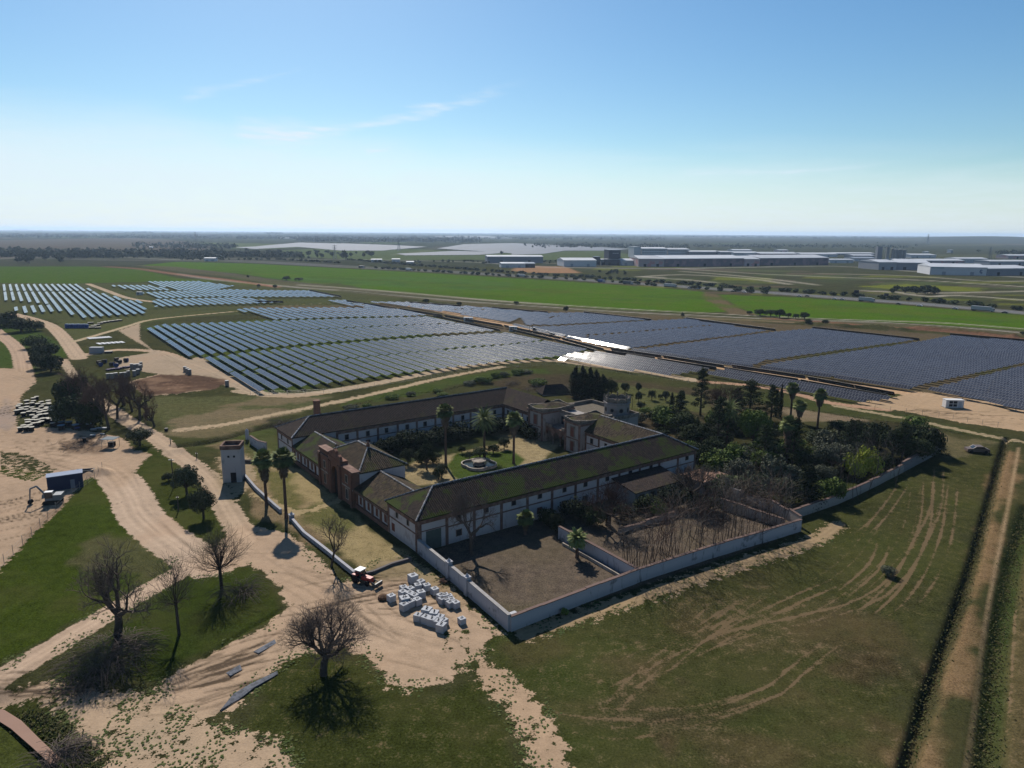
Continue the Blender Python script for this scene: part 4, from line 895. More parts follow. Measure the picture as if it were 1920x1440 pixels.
# octagonal turret with crown of pinnacles
TC = (86.0, 35.4)
m = MB(); m.lathe([(3.7, 0), (3.7, 3.5), (4.1, 3.7), (4.1, 4.0), (3.7, 4.1), (3.7, 4.2)], (*TC, 7.4), 8); tr_ = m.build('turret', plaster('turret_plaster', (0.22, 0.20, 0.19), (0.08, 0.055, 0.045), .95), farm)
m = MB(); m.lathe([(3.5, 0), (.3, .5)], (*TC, 11.5), 8); m.build('turret_roof', T_BRWN, tr_)
for k in range(8):
    a = math.pi / 4 * k; x, y = TC[0] + 3.75 * math.cos(a), TC[1] + 3.75 * math.sin(a)
    m = MB(); m.lathe([(.24, 0), (.24, 1.2), (.36, 1.3), (.15, 1.5), (.24, 1.7), (.04, 2.0)], (x, y, 11.6), 7); m.build('pinnacle', PSTONE, tr_)
    a1 = a + math.pi / 4; x1, y1 = TC[0] + 3.75 * math.cos(a1), TC[1] + 3.75 * math.sin(a1)
    m = MB(); q = 6
    for i in range(q):
        t0, t1 = i / q, (i + 1) / q; h = .55 + .75 * math.sin(math.pi * (t0 + t1) / 2)
        m.grid_box((x + (x1-x)*(t0+t1)/2, y + (y1-y)*(t0+t1)/2, 11.6 + h/2), (math.hypot(x1-x, y1-y)/q + .05, .25, h), math.atan2(y1-y, x1-x))
    m.build('cresting', PSTONE, tr_)
    am = a + math.pi / 8; xm, ym = TC[0] + 3.42 * math.cos(am), TC[1] + 3.42 * math.sin(am)
    m = MB(); c_ = Vector((xm, ym, 9.3)); d_ = Vector((math.cos(am), math.sin(am), 0)); m.tube(c_ - d_ * .1, c_ + d_ * .06, .75, .75, 14); f = m.build('round_window', PSTONE, tr_)
    m = MB(); m.tube(c_, c_ + d_ * .09, .5, .5, 14); m.build('pane', DARKO, f)
# lean-to annex on the yard side with peeling walls
m = MB(); m.box(50.5, 66, -7.5, -.12, -.3, 3.6); m.build('annex_wall', OLDWHITE, farm)
P = {'A': (50.2, -7.9, 3.65), 'B': (66.3, -7.9, 3.65), 'C': (66.3, -.12, 5.0), 'D': (50.2, -.12, 5.0)}
roof_mesh('annex_roof', T_BRWN, P, [('A', 'B', 'C', 'D')], [], outline=['A', 'B', 'C', 'D'])
for s in (52.5, 56, 59.5, 63):
    m = MB(); m.box(s - .6, s + .6, -7.56, -7.5, 1.0, 2.8); m.build('window', DARKO, farm)
# ------------------------------------------------------------------ courtyard fountain
x, y, _ = FL(37.4, 38.6)
f = empty('fountain', (x, y, 0), FA, 'round stone fountain in a scalloped basin on the courtyard lawn', 'fountain')
m = MB(); n = 48; ro = lambda t: 4.0 + .75 * abs(math.sin(2 * t)) ; pr = [(0, 0), (0, .75), (-.35, .75), (-.35, .1)]
for k in range(n):
    t0, t1 = 2*math.pi*k/n, 2*math.pi*(k+1)/n
    for (d0, z0), (d1, z1) in zip(pr, pr[1:]): m.face([((ro(t) + d) * math.cos(t), (ro(t) + d) * math.sin(t), z) for t, d, z in ((t0, d0, z0), (t1, d0, z0), (t1, d1, z1), (t0, d1, z1))])
m.build('basin', STONE, f)
m = MB(); m.face([((ro(2*math.pi*k/n) - .36) * math.cos(2*math.pi*k/n), (ro(2*math.pi*k/n) - .36) * math.sin(2*math.pi*k/n), .35) for k in range(n)]); m.build('water', plain('dark_water', (0.02, 0.025, 0.02), .15, .1), f)
m = MB(); m.lathe([(1.5, 0), (1.5, .7), (.9, .75), (.5, 1.1), (1.6, 1.25), (1.9, 1.5), (1.75, 1.5), (1.4, 1.3)], (0, 0, 0), 20); m.build('bowl', STONE, f)
# ------------------------------------------------------------------ boundary walls and small buildings
BWALL = plaster('boundary_wall_plaster', (0.33, 0.325, 0.345), (0.05, 0.05, 0.055), 1.1); COPE = plain('brown_wall_coping', (0.11, 0.075, 0.065), .9, .3)
def wall_run(name, s, h, label, t=.5, mat=BWALL, cope=COPE, z=0.0, ragged=0.0, pillars=0, copw=.12):
    q = [G(*p) for p in pts(s)]; root = empty(name, (*q[0], z), 0, label, 'wall'); m = MB(); c = MB(); L = 0
    for i, (p0, p1) in enumerate(zip(q, q[1:])):
        l = math.dist(p0, p1); n = max(1, int(l / (3 if ragged else 12))); a = math.atan2(p1[1] - p0[1], p1[0] - p0[0])
        for k in range(n):
            t0, t1 = k / n, (k + 1) / n; hh = h - (rnd.random() * ragged if ragged else 0); tt_ = t + .0005 * ((i * 7 + k) % 5)
            cx, cy = p0[0] + (p1[0]-p0[0])*(t0+t1)/2 - q[0][0], p0[1] + (p1[1]-p0[1])*(t0+t1)/2 - q[0][1]
            m.grid_box((cx, cy, hh / 2 - .2), (l / n, tt_, hh + .4), a)
            if cope: c.grid_box((cx, cy, hh + .07), (l / n, t + copw, .14), a)
    m.build('wall_body', mat, root)
    if cope: c.build('coping', cope, root)
    for (px_, py_) in pillars or ():
        x, y = G(px_, py_); m = MB(); m.box(-.45, .45, -.45, .45, -.2, h + .55); m.box(-.55, .55, -.55, .55, h + .55, h + .7); m.lathe([(.4, 0), (.25, .2), (.02, .6)], (0, 0, h + .7), 8)
        o_ = m.build('pillar', mat, root); o_.location = (x - q[0][0], y - q[0][1], 0); o_.rotation_euler = (0, 0, FA)
    return root
wall_run('boundary_wall', '785 1037 858 1098 905 1140 955 1184', 2.7, 'white yard wall running from the house corner down past the concrete blocks', pillars=((842, 1085), (876, 1115)), cope=plain('pale_coping', (0.28, 0.265, 0.255), .9, .3))
wall_run('boundary_wall', '957 1184 1070 1140 1200 1090 1330 1047 1430 1017 1500 996', 2.55, 'long stained white yard wall with brown coping facing the meadow', ragged=.12)
wall_run('boundary_wall', '1048 1010 1120 1050 1192 1091', 2.6, 'low white wall dividing the two walled yards')
wall_run('boundary_wall', '1160 1000 1210 985 1265 968', 1.2, 'crumbling low wall at the back of the second yard', ragged=.5, mat=OLDWHITE)
wall_run('boundary_wall', '1345 950 1400 968 1470 990', 2.2, 'inner yard wall overgrown with dry stalks', ragged=.3, mat=OLDWHITE)
wall_run('boundary_wall', '1400 944 1440 955 1478 975 1500 990', 2.6, 'ruined wall with a doorway end beside the garden trees', ragged=.6, mat=OLDWHITE)
wall_run('boundary_wall', '1480 975 1520 962 1570 945 1640 912 1692 885', 2.2, 'dark garden wall under the bare thicket', ragged=.2, mat=OLDWHITE)
wall_run('boundary_wall', '1690 886 1728 866 1762 848', 2.8, 'grey garden wall end below the last dark trees', mat=plaster('grey_wall', (0.16, 0.155, 0.16), (0.05, 0.08, 0.08), .9))
wall_run('boundary_wall', '1055 1022 1100 1046 1178 1092', .55, 'low pale trough kerb beside the dividing wall', t=.3, mat=STONE, cope=None)
wall_run('boundary_wall', '457 893 480 920 515 952 527 962', .75, 'knee-high white garden wall left of the two tall palms', mat=BWALL, cope=plain('light_coping', (0.24, .24, .26), .8, .3), t=.42)
wall_run('boundary_wall', '545 975 570 1004 610 1035 640 1060 665 1080', .75, 'knee-high white garden wall right of the palms running to the tractor', cope=plain('light_coping2', (0.24, .24, .26), .8, .3), t=.42, pillars=((547, 976),))
wall_run('boundary_wall', '665 1082 700 1075 735 1060 770 1050', .5, 'dark stone kerb from the tractor to the house corner', mat=plain('dark_stone', (0.10, 0.09, 0.09), .9, .4), cope=None)
wall_run('boundary_wall', '470 832 485 842 500 846', 2.4, 'short white wall with rounded end near the white tower', mat=BWALL)
wall_run('boundary_wall', '418 868 440 866 470 868 510 866', .8, 'dark low garden edging behind the white tower', mat=plain('dark_stone2', (0.06, 0.05, 0.045), .9, .4), cope=None)
x, y = G(464, 826); m = MB(); m.box(-.4, .4, -.4, .4, 0, 3.0); m.lathe([(.5, 0), (.45, .15), (.03, .6)], (0, 0, 3.0), 8); o_ = m.build('gate_pillar', BWALL); o_.location = (x, y, 0); tag(o_, 'white gate pillar with cap standing left of the rounded wall', 'pillar')
# white water tower
x, y = G(440, 899); t = empty('water_tower', (x, y, 0), R(8), 'square white tower with open brown brick top beside the sandy track', 'tower')
m = MB(); m.box(-2.2, 2.2, -2.2, 2.2, -.3, 8.3); m.build('wall', plaster('tower_plaster', (0.36, 0.345, 0.345), (0.14, 0.17, 0.15), .7), t)
m = MB()
for q in ((-2.35, 2.35, -2.35, -1.95), (-2.35, 2.35, 1.95, 2.35), (-2.35, -1.95, -1.95, 1.95), (1.95, 2.35, -1.95, 1.95)): m.box(*q, 8.3, 9.3)
m.build('parapet', TRIM, t); m = MB(); m.box(-1.95, 1.95, -1.95, 1.95, 8.3, 8.4); m.build('tank_floor', STONE, t)
m = MB(); m.box(-.3, 1.0, -2.24, -2.2, 0, 2.5); m.build('door', DARKO, t)
for q in (-.5, .8): m = MB(); m.box(q - .25, q + .25, -2.23, -2.2, 6.3, 6.8); m.build('window', DARKO, t)
m = MB(); m.box(-2.24, -2.2, -1.2, -.6, 5.9, 6.8); m.build('window', DARKO, t)
# brick chimney behind the house
x, y = G(596, 803); m = MB(); m.lathe([(1.45, 0), (1.2, 3), (1.05, 8.0), (1.2, 8.2), (1.15, 8.9), (.85, 9.0)], (0, 0, 0), 8); o_ = m.build('brick_chimney', BRICK); o_.location = (x, y, 0); tag(o_, 'tall tapering brick chimney behind the left wing roof', 'chimney')
# flat-roofed shed and roofless ruin
x, y = G(1318, 916); t = empty('shed', (x, y, 0), FA, 'low shed with flat rusty brown roof by the far yard corner', 'shed')
m = MB(); m.box(-4, 4.5, -3, 3, 0, 3.2); m.build('wall', OLDWHITE, t); m = MB(); m.grid_box((.2, 0, 3.35), (9.6, 7, .18)); m.build('roof', plain('rust_sheet', (0.22, 0.13, 0.09), .8, .35, .8), t)
x, y = G(1385, 930); t = empty('ruin', (x, y, 0), FA, 'small roofless ruin with open walls among shrubs', 'ruin')
m = MB()
for q in ((-3, 3, -2.2, -1.8, 2.6), (-3, 3, 2.2, 2.6, 2.4), (-3.3, -3, -2.2, 2.6, 2.8), (3, 3.3, -2.2, 2.6, 2.1)): m.box(*q[:4], 0, q[4])
m.build('wall', OLDWHITE, t); m = MB(); m.box(-.5, .5, -2.26, -2.2, 0, 2); m.build('doorway', DARKO, t)
x, y = G(1038, 738); P = {k: v for k, v in zip('ABCDRS', [(-6, -3.5, .8), (6, -3.5, .8), (6, 3.5, .8), (-6, 3.5, .8), (-3.5, 0, 3.6), (3.5, 0, 3.6)])}
t = empty('barn', (x, y, 0), R(20), 'low dark hip roofed hut behind the back wing', 'hut')
m = MB(); m.box(-5.4, 5.4, -3, 3, 0, 1.1); m.build('wall', OLDWHITE, t)
roof_mesh('roof', T_BRWN, P, [('A', 'B', 'S', 'R'), ('B', 'C', 'S'), ('C', 'D', 'R', 'S'), ('D', 'A', 'R')], [], par=t, outline=['A', 'B', 'C', 'D'])
# ------------------------------------------------------------------ plants
def leafmat(name, c, c2, spec=.04):
    b = NB(name); oi = b.new('ShaderNodeObjectInfo'); rn = oi.outputs['Random']; v = b.obj()
    n = b.noise(.9, 3, v); n2 = b.noise(4, 2, v)
    col = b.mix(b.step(n, .38, .62), c, c2)
    s = b.new('ShaderNodeVectorMath', operation='SCALE'); b.l.new(col, s.inputs[0])
    b.l.new(b.math('ADD', b.math('ADD', .62, b.math('MULTIPLY', rn, .35)), b.math('MULTIPLY', n2, .6)), s.inputs[3])
    return b.fin(s.outputs[0], .85, spec)
L_OLIVE = leafmat('olive_foliage', (0.040, 0.050, 0.026), (0.062, 0.072, 0.042)); L_DARK = leafmat('dark_foliage', (0.018, 0.026, 0.012), (0.034, 0.046, 0.018))
L_MID = leafmat('green_foliage', (0.05, 0.075, 0.018), (0.085, 0.115, 0.028)); L_YEL = leafmat('yellow_green_foliage', (0.17, 0.20, 0.025), (0.26, 0.28, 0.04))
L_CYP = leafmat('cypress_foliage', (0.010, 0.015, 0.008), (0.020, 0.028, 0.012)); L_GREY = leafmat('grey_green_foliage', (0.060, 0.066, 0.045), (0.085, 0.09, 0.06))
L_PALM = leafmat('palm_fronds', (0.070, 0.095, 0.030), (0.15, 0.17, 0.06), .15); L_DRY = leafmat('dead_fronds', (0.085, 0.058, 0.038), (0.13, 0.09, 0.06))
BARK = plain('dark_bark', (0.060, 0.048, 0.040), .95, .4, 1.5); TWIG = plain('grey_brown_twigs', (0.095, 0.075, 0.065), .9, .4, 1.5); TWIGR = plain('reddish_twigs', (0.10, 0.062, 0.050), .9, .3, 1.5)
PTRUNK = plain('palm_bark', (0.085, 0.055, 0.042), .9, .4, 2); TWIGP = plain('pale_stalks', (0.16, 0.125, 0.10), .9, .4, 1)
def leaves(m, c, rad, n, sz, r_, up=.3, squash=1.0):
    for _ in range(n):
        while True:
            v = Vector((r_.uniform(-1, 1), r_.uniform(-1, 1), r_.uniform(-1, 1)))
            if .05 < v.length < 1: break
        v = v.normalized() * (v.length ** .45)
        p = Vector(c) + Vector((v.x * rad[0], v.y * rad[1], v.z * rad[2]))
        nrm = (v + Vector((r_.gauss(0, .5), r_.gauss(0, .5), r_.gauss(0, .5) + up))).normalized(); a = nrm.orthogonal().normalized(); b_ = nrm.cross(a); t = r_.uniform(0, 6.28)
        a, b_ = a * math.cos(t) + b_ * math.sin(t), b_ * math.cos(t) - a * math.sin(t); s = sz * r_.uniform(.6, 1.3)
        m.face([p - a * s - b_ * s * .5, p + a * s * .9 - b_ * s * .6, p + a * s + b_ * s * .55, p - a * s * .7 + b_ * s * .7])
def crown_meshes(kind, seed):
    # unit-ish tree: height 1, crown radius as given; returns (crown mesh builder, trunk mesh builder)
    r_ = random.Random(seed); c = MB(); t = MB()
    if kind == 'round':        # broad evergreen on a short trunk
        H = 6.0; base = (0, 0, 0); fork = Vector((r_.uniform(-.2, .2), 0, 1.3)); t.tube((0, 0, -.3), fork, .32, .24, 7)
        for k in range(24):
            a = 2.4 * k + r_.uniform(0, .6); u_ = math.sqrt((k + .5) / 24); rr = 2.75 * u_ * r_.uniform(.8, 1.05); z = 3.0 + 2.1 * math.sqrt(max(0, 1 - u_ * u_)) * r_.uniform(.55, 1.05) - .9 * u_ * r_.random() - (1.3 if k % 4 == 0 else 0); q = Vector((rr * math.cos(a), rr * math.sin(a), z)); s = r_.uniform(.75, 1.25)
            t.tube(fork, q, .10, .03, 4); leaves(c, q, (s * 1.1, s * 1.1, s * .85), 190, .125, r_)
    elif kind == 'shrub':
        H = 3.0; t.tube((0, 0, -.2), (0, 0, .8), .2, .14, 6)
        for k in range(11):
            a = 2.4 * k; rr = 1.7 * math.sqrt(r_.random()); q = Vector((rr * math.cos(a), rr * math.sin(a), 1.0 + r_.uniform(0, 1.0) * (1.3 - rr / 2))); s = r_.uniform(.7, 1.1)
            t.tube((0, 0, .5), q, .07, .03, 4); leaves(c, q, (s, s, s * .9), 170, .12, r_)
    elif kind == 'conifer':    # ragged open pine or cedar, 12 m
        t.tube((0, 0, -.3), (0, 0, 11.6), .33, .06, 7)
        for k in range(34):
            z = 2.2 + 9.4 * (k / 34) + r_.uniform(-.3, .3); L = (1 - (z / 13.2)) * 3.9 * r_.uniform(.55, 1.15) + .3; a = 2.4 * k; q = Vector((L * math.cos(a), L * math.sin(a), z + L * .12))
            t.tube((0, 0, z - .3), q, .08, .02, 4)
            for j in (.55, .9): leaves(c, Vector((0, 0, z)).lerp(q, j), (.8, .8, .42), 70, .12, r_)
        leaves(c, (0, 0, 11.4), (.5, .5, .8), 70, .15, r_)
    elif kind == 'cypress':    # 10 m column
        t.tube((0, 0, -.3), (0, 0, 9), .22, .05, 6)
        for k in range(26):
            z = .6 + 9.2 * k / 26; w_ = 1.02 * (math.sin(math.pi * min(1, (z + 1.6) / 12)) ** .7) * (1 if z < 7 else max(.15, (10.4 - z) / 3.4)); a = r_.uniform(0, 6.28)
            leaves(c, (.16 * math.cos(a), .16 * math.sin(a), z), (w_, w_, .55), 150, .11, r_, .8)
    elif kind == 'pyramid':    # dense dark broad cone, 9 m
        t.tube((0, 0, -.3), (0, 0, 7.5), .28, .06, 6)
        for k in range(30):
            z = .9 + 7.4 * k / 30; L = (1 - z / 9.3) * 3.1; a = 2.4 * k; q = Vector((L * .62 * math.cos(a), L * .62 * math.sin(a), z)); t.tube((0, 0, z), q, .06, .02, 4); leaves(c, q, (L * .55 + .35, L * .55 + .35, .75), 140, .13, r_)
    elif kind == 'far':        # background tree, 8 m
        t.tube((0, 0, -.3), (0, 0, 3), .3, .2, 5)
        for k in range(7):
            a = 2.4 * k; rr = 2.0 * math.sqrt(r_.random()); leaves(c, (rr * math.cos(a), rr * math.sin(a), 4.6 + r_.uniform(-1.6, 1.9)), (1.9, 1.9, 1.5), 34, .6, r_)
    elif kind == 'tuft':       # roadside bush, 3 m
        for k in range(3):
            a = 2.4 * k; rr = .8 * r_.random(); leaves(c, (rr * math.cos(a), rr * math.sin(a), 1.3 + r_.uniform(-.3, .5)), (1.4, 1.4, 1.1), 26, .5, r_)
        t.tube((0, 0, -.2), (0, 0, 1.2), .15, .1, 4)
    return c, t
_tm = {}
def tree(kind, loc, H, Wd, leaf, label, cat='tree', group=None, name=None, bark=None, var=None):
    base = {'round': (5.9, 3.6), 'shrub': (2.9, 2.5), 'conifer': (12.2, 3.7), 'cypress': (10.3, 1.1), 'pyramid': (9.2, 2.7), 'far': (8, 3.6), 'tuft': (3.0, 2.0)}[kind]
    v_ = rnd.randrange(3) if var is None else var
    for q in (('c', leaf), ('t', bark or BARK)):
        k = (kind, v_, q[0], q[1].name)
        if k not in _tm:
            c, t = crown_meshes(kind, 100 + v_ * 7 + len(kind)); _tm[k] = (c if q[0] == 'c' else t).me('crown' if q[0] == 'c' else 'trunk', [q[1]])
    sz = H / base[0]; sx = (Wd / 2) / base[1]
    t = empty(name or {'round': 'round_tree', 'shrub': 'evergreen_shrub', 'conifer': 'conifer_tree', 'cypress': 'cypress_tree', 'pyramid': 'dark_fir_tree', 'far': 'distant_tree', 'tuft': 'roadside_bush'}[kind], (loc[0], loc[1], 0), rnd.uniform(0, 6.28), label, cat, group, scale=(sx, sx, sz))
    link('crown', _tm[(kind, v_, 'c', leaf.name)], t); link('trunk', _tm[(kind, v_, 't', (bark or BARK).name)], t); return t
def T(kind, px, py, top, wpx, leaf, label, **k):
    x, y = G(px, py); H = max(.8, HT(px, py, top)); d = math.hypot(x, y, CH); Wd = wpx / F * (y * math.cos(PITCH) + CH * math.sin(PITCH))
    return tree(kind, (x, y), H, Wd, leaf, label, **k)
# ---- palms
def palm_parts(fan, H, seed, skirt=1.0, crown=1.0):
    r_ = random.Random(seed); tr = MB(); p = Vector((0, 0, -.3)); n = 8; lean = r_.uniform(-.02, .02)
    for i in range(n):
        q = Vector((lean * (i + 1) ** 1.6 * .4, 0, (i + 1) * H / n)); tr.tube(p, q, .36 - .012 * i + (.1 if i == 0 else 0), .35 - .012 * (i + 1), 9); p = q
    top = p; fr = MB(); sk = MB()
    def frond(a, el, L, w_, m_, droop):
        d = Vector((math.cos(a) * math.cos(el), math.sin(a) * math.cos(el), math.sin(el))); pos = top.copy(); pts_ = [pos.copy()]; k = 7
        for i in range(k):
            pos = pos + d * (L / k); d = (d + Vector((0, 0, -droop / k))).normalized(); pts_.append(pos.copy())
        side = Vector((-math.sin(a), math.cos(a), 0))
        if fan:
            # costapalmate fan: stalk then a disc of split leaflets
            st = pts_[3]; fr_ = m_; fr_.tube(top, st, .035, .03, 3); ax = (pts_[5] - pts_[3]).normalized(); nrm = side.cross(ax).normalized()
            for j in range(-6, 7):
                t = j * .21; dv = ax * math.cos(t) + side * math.sin(t); l_ = L * .52 * (1 - .25 * abs(j) / 6); e = st + dv * l_ + Vector((0, 0, -l_ * .18)); s_ = (side * math.cos(t) - ax * math.sin(t)) * .085
                fr_.face([st, st + dv * l_ * .55 - s_ * 1.6, e, st + dv * l_ * .55 + s_ * 1.6])
        else:
            for i in range(k):
                m_.tube(pts_[i], pts_[i+1], .04, .03, 3)
            for i in range(1, 4 * k):
                f_ = i / (4 * k); j = min(k - 1, int(f_ * k)); c = pts_[j].lerp(pts_[j+1], f_ * k - j); ax = (pts_[j+1] - pts_[j]).normalized(); l_ = w_ * math.sin(math.pi * min(.97, f_ * .85 + .12))
                for s_ in (-1, 1):
                    e = c + (side * s_ * .9 + ax * .45).normalized() * l_ + Vector((0, 0, -l_ * .28)); m_.face([c - ax * .06, c + ax * .06, e + ax * .02, e - ax * .02])
    nf = 54 if fan else 70
    for i in range(nf):
        el = R(78) - (i / nf) * R(112 if fan else 118); frond(2.4 * i + r_.uniform(-.2, .2), el + r_.uniform(-.08, .08), (2.45 if fan else 3.7) * crown * r_.uniform(.85, 1.1), .5, fr, .55 if fan else 1.25)
    if skirt:
        for i in range(300):
            z = r_.random(); a = r_.uniform(0, 6.28); r0 = .34; p0 = Vector((r0 * math.cos(a), r0 * math.sin(a), H - .1 - z * 2.6 * skirt)); rr = (1.45 - z * .85) * min(1.15, skirt); p1 = Vector((rr * math.cos(a), rr * math.sin(a), p0.z - r_.uniform(.6, 1.2))); s = Vector((-math.sin(a), math.cos(a), 0)) * .16
            sk.face([p0 - s * .5, p0 + s * .5, p1 + s, p1 - s]);
    return tr, fr, sk
def palm(px, py, top, fan, label, skirt=1.0, crown=1.0, group='palms'):
    x, y = G(px, py); H = HT(px, py, top) - (1.1 if fan else 1.2) * crown; tr, fr, sk = palm_parts(fan, H, int(px), skirt, crown)
    t = empty('fan_palm' if fan else 'date_palm', (x, y, 0), rnd.uniform(0, 6), label, 'palm tree', group)
    tr.build('trunk', PTRUNK, t); fr.build('fronds', L_PALM, t)
    if skirt: sk.build('dead_frond_skirt', L_DRY, t)
palm(537, 972, 848, True, 'tall fan palm with thick dead skirt standing by the gate end of white wall', 1.25, 1.25)
palm(500, 948, 850, True, 'left fan palm with long brown skirt behind the low white wall', 1.7, 1.2)
palm(836, 874, 763, True, 'slender fan palm on the left of the courtyard lawn', 1.2, 1.15); palm(908, 856, 776, False, 'wide feathery date palm in the courtyard centre', 0, 1.2); palm(963, 869, 778, True, 'fan palm on the right of the courtyard lawn near the arcade', 1.2, 1.15)
palm(1482, 786, 722, True, 'fan palm beside the thin cypress at the garden rear', 1.0, 1.1); palm(1532, 806, 733, True, 'tall fan palm standing alone nearest the panel rows', 1.1, 1.1); palm(1496, 815, 754, True, 'ragged fan palm between the two taller garden palms', 1.0, 1.0)
palm(1362, 836, 760, False, 'dark date palm in the thick of the garden', 0, 1.15); palm(1474, 868, 786, True, 'old fan palm cloaked in grey dead fronds mid garden', 2.2, 1.2)
palm(1082, 1046, 1003, False, 'small bushy palm by the trough in the walled yard', 0, .62)
palm(985, 1002, 962, True, 'stunted palm in the shade of the long white wing', .6, .9)
# ---- bare trees
def bare(px, py, top, spread, label, seed, kind='round', name='bare_tree', mat=None, dens=1.0, group='leafless trees', cat='tree', rk=1.0):
    x, y = G(px, py); H = HT(px, py, top); r_ = random.Random(seed); W_ = spread / F * (y * math.cos(PITCH) + CH * math.sin(PITCH)) / 2
    tr = MB(); tw = MB(); cnt = [0]
    def inb(p):
        if kind == 'round': c0 = H * .58; return ((p.x ** 2 + p.y ** 2) / (W_ * W_) + ((p.z - c0) / (H * .40)) ** 2) < 1
        return True
    queue = []
    def grow(*a): queue.append(a)
    def step_(p, d, L, r, lv):
        if cnt[0] > 13000 * dens: return
        n = 3 if lv < 3 else 2; q = p.copy()
        for i in range(n):
            sg = .05 if kind == 'sapling' and lv == 2 else .13; d = (d + Vector((r_.gauss(0, sg), r_.gauss(0, sg), r_.gauss(0, .09) + .10))).normalized(); e = q + d * (L / n)
            (tr if lv < 3 else tw).tube(q, e, r * (1 - .25 * i / n), r * (1 - .25 * (i + 1) / n), 6 if lv < 2 else (4 if lv < 3 else 3), cap=False); cnt[0] += 1; q = e
            if lv >= 2 and lv < LV and r_.random() < .75:
                s = d.orthogonal(); s.rotate(Matrix.Rotation(r_.uniform(0, 6.28), 3, d)); grow(q, (d + s * r_.uniform(.5, 1.0)).normalized(), L * r_.uniform(.45, .7), r * .4, lv + 1)
        if lv < LV and (inb(q) or lv < 2):
            for k in range(r_.choice((2, 3, 3)) if lv > 0 else NB0):
                s = d.orthogonal(); s.rotate(Matrix.Rotation(2.1 * k + r_.uniform(-.5, .5), 3, d)); sp = r_.uniform(.35, .85) if lv > 0 else r_.uniform(.35, 1.9)
                grow(q, (d + s * sp).normalized(), L * r_.uniform(.62, .86), r * .55, lv + 1)
    if kind == 'round': LV, NB0 = 7, 8; grow(Vector((0, 0, -.3)), Vector((.02, .03, 1)), H * .15, .25 * rk, 0)
    elif kind == 'pollard':
        LV = 4; NB0 = 0; tr.tube((0, 0, -.3), (.1, 0, H * .42), .42, .36, 8); tr.tube((.1, 0, H * .42), (.1, 0, H * .5), .36, .5, 8)
        for k in range(int(44 * dens)):
            a = 2.4 * k; el = R(r_.uniform(8, 88)) if k > 5 else R(r_.uniform(-25, 10)); d = Vector((math.cos(a) * math.cos(el), math.sin(a) * math.cos(el), math.sin(el))); L = (W_ * abs(math.cos(el)) + H * .52 * max(0, math.sin(el))) * .62 * r_.uniform(.8, 1.1)
            grow(Vector((.1, 0, H * .46)), d, L, .075, 2)
    elif kind == 'tall':
        LV = 7; NB0 = 4; grow(Vector((0, 0, -.3)), Vector((0, .05, 1)), H * .17, .38 * rk, 0)
    elif kind == 'sapling':
        LV = 4; NB0 = 2
        for k in range(int(7 * dens)):
            a = r_.uniform(0, 6.28); rr = W_ * .8 * math.sqrt(r_.random()); grow(Vector((rr * math.cos(a), rr * math.sin(a), -.1)), Vector((r_.gauss(0, .12), r_.gauss(0, .12), 1)).normalized(), H * r_.uniform(.8, 1.15), .06, 2)
    elif kind == 'bramble':
        LV = 3; NB0 = 2
        for k in range(int(260 * dens)):
            a = r_.uniform(0, 6.28); rr = W_ * math.sqrt(r_.random()); el = r_.uniform(.2, 1.3); p = Vector((rr * math.cos(a), rr * math.sin(a) * .7, 0)); hh = H * (1 - (rr / W_) ** 2 * .7); b_ = r_.uniform(0, 6.28); q = p
            d = Vector((math.cos(b_) * .5, math.sin(b_) * .5, 1)).normalized()
            for i in range(5):
                e = q + d * hh * .3; tw.tube(q, e, .025, .02, 3, cap=False); q = e; d = (d + Vector((math.cos(b_) * .25, math.sin(b_) * .25, -.42))).normalized()
    qi = 0
    while qi < len(queue): step_(*queue[qi]); qi += 1
    if kind in ('round', 'tall', 'pollard') and tw.v:
        av = np.array(tw.v); zt = np.percentile(av[:, 2], 99.5); rr_ = np.percentile(np.hypot(av[:, 0], av[:, 1]), 96); fz, fx = H / zt, W_ / rr_
        for b__ in (tr, tw): b__.v = [(a * fx, b * fx, c * fz) for a, b, c in b__.v]
    t = empty(name, (x, y, 0), r_.uniform(0, 6), label, cat, group)
    if tr.v: tr.build('trunk', BARK, t)
    tw.build('twigs', mat or TWIG, t)
bare(607, 1266, 1152, 166, 'big round headed leafless tree in the front centre over its own shadow', 3, 'round', dens=4.2)
bare(222, 1196, 1036, 176, 'tall gnarled leafless tree with split trunk above the bramble mound', 11, 'tall', dens=1.7)
bare(336, 1190, 1040, 80, 'narrow leafless tree with broken top beside the sandy road', 5, 'pollard', dens=.7)
bare(416, 1106, 992, 100, 'pollarded leafless tree fanning out beside the road junction', 6, 'pollard', dens=1.2)
bare(620, 1062, 966, 92, 'thin young leafless tree inside the front garden wall', 8, 'tall', dens=.3, rk=.42)
bare(205, 1250, 1185, 190, 'dark bramble mound under the tall gnarled tree', 9, 'bramble', name='bramble_thicket', dens=2.0, cat='bramble')
bare(450, 1120, 1072, 70, 'dead twiggy scrub beside the pollarded tree', 10, 'bramble', name='bramble_thicket', dens=.6, cat='bramble')
bare(110, 1432, 1380, 90, 'dry scrub along the muddy pond bank', 12, 'bramble', name='bramble_thicket', dens=.8, cat='bramble')
bare(885, 1040, 925, 84, 'leafless ivy clad tree against the near white wing', 14, 'tall', dens=1.1)
bare(1140, 985, 905, 90, 'tangled leafless tree growing over the annex', 15, 'tall', dens=.9, mat=TWIGR)
bare(1290, 945, 868, 90, 'grey leafless tree at the far end of the long wing', 16, 'tall', dens=.9)
bare(1345, 790, 712, 70, 'brown twiggy tree right of the tall open conifer', 17, 'round', dens=.8, mat=TWIGR)
bare(1640, 905, 855, 110, 'pale grey leafless thicket near the garden wall end', 18, 'sapling', name='bare_thicket', mat=TWIG, dens=1.3, cat='thicket')
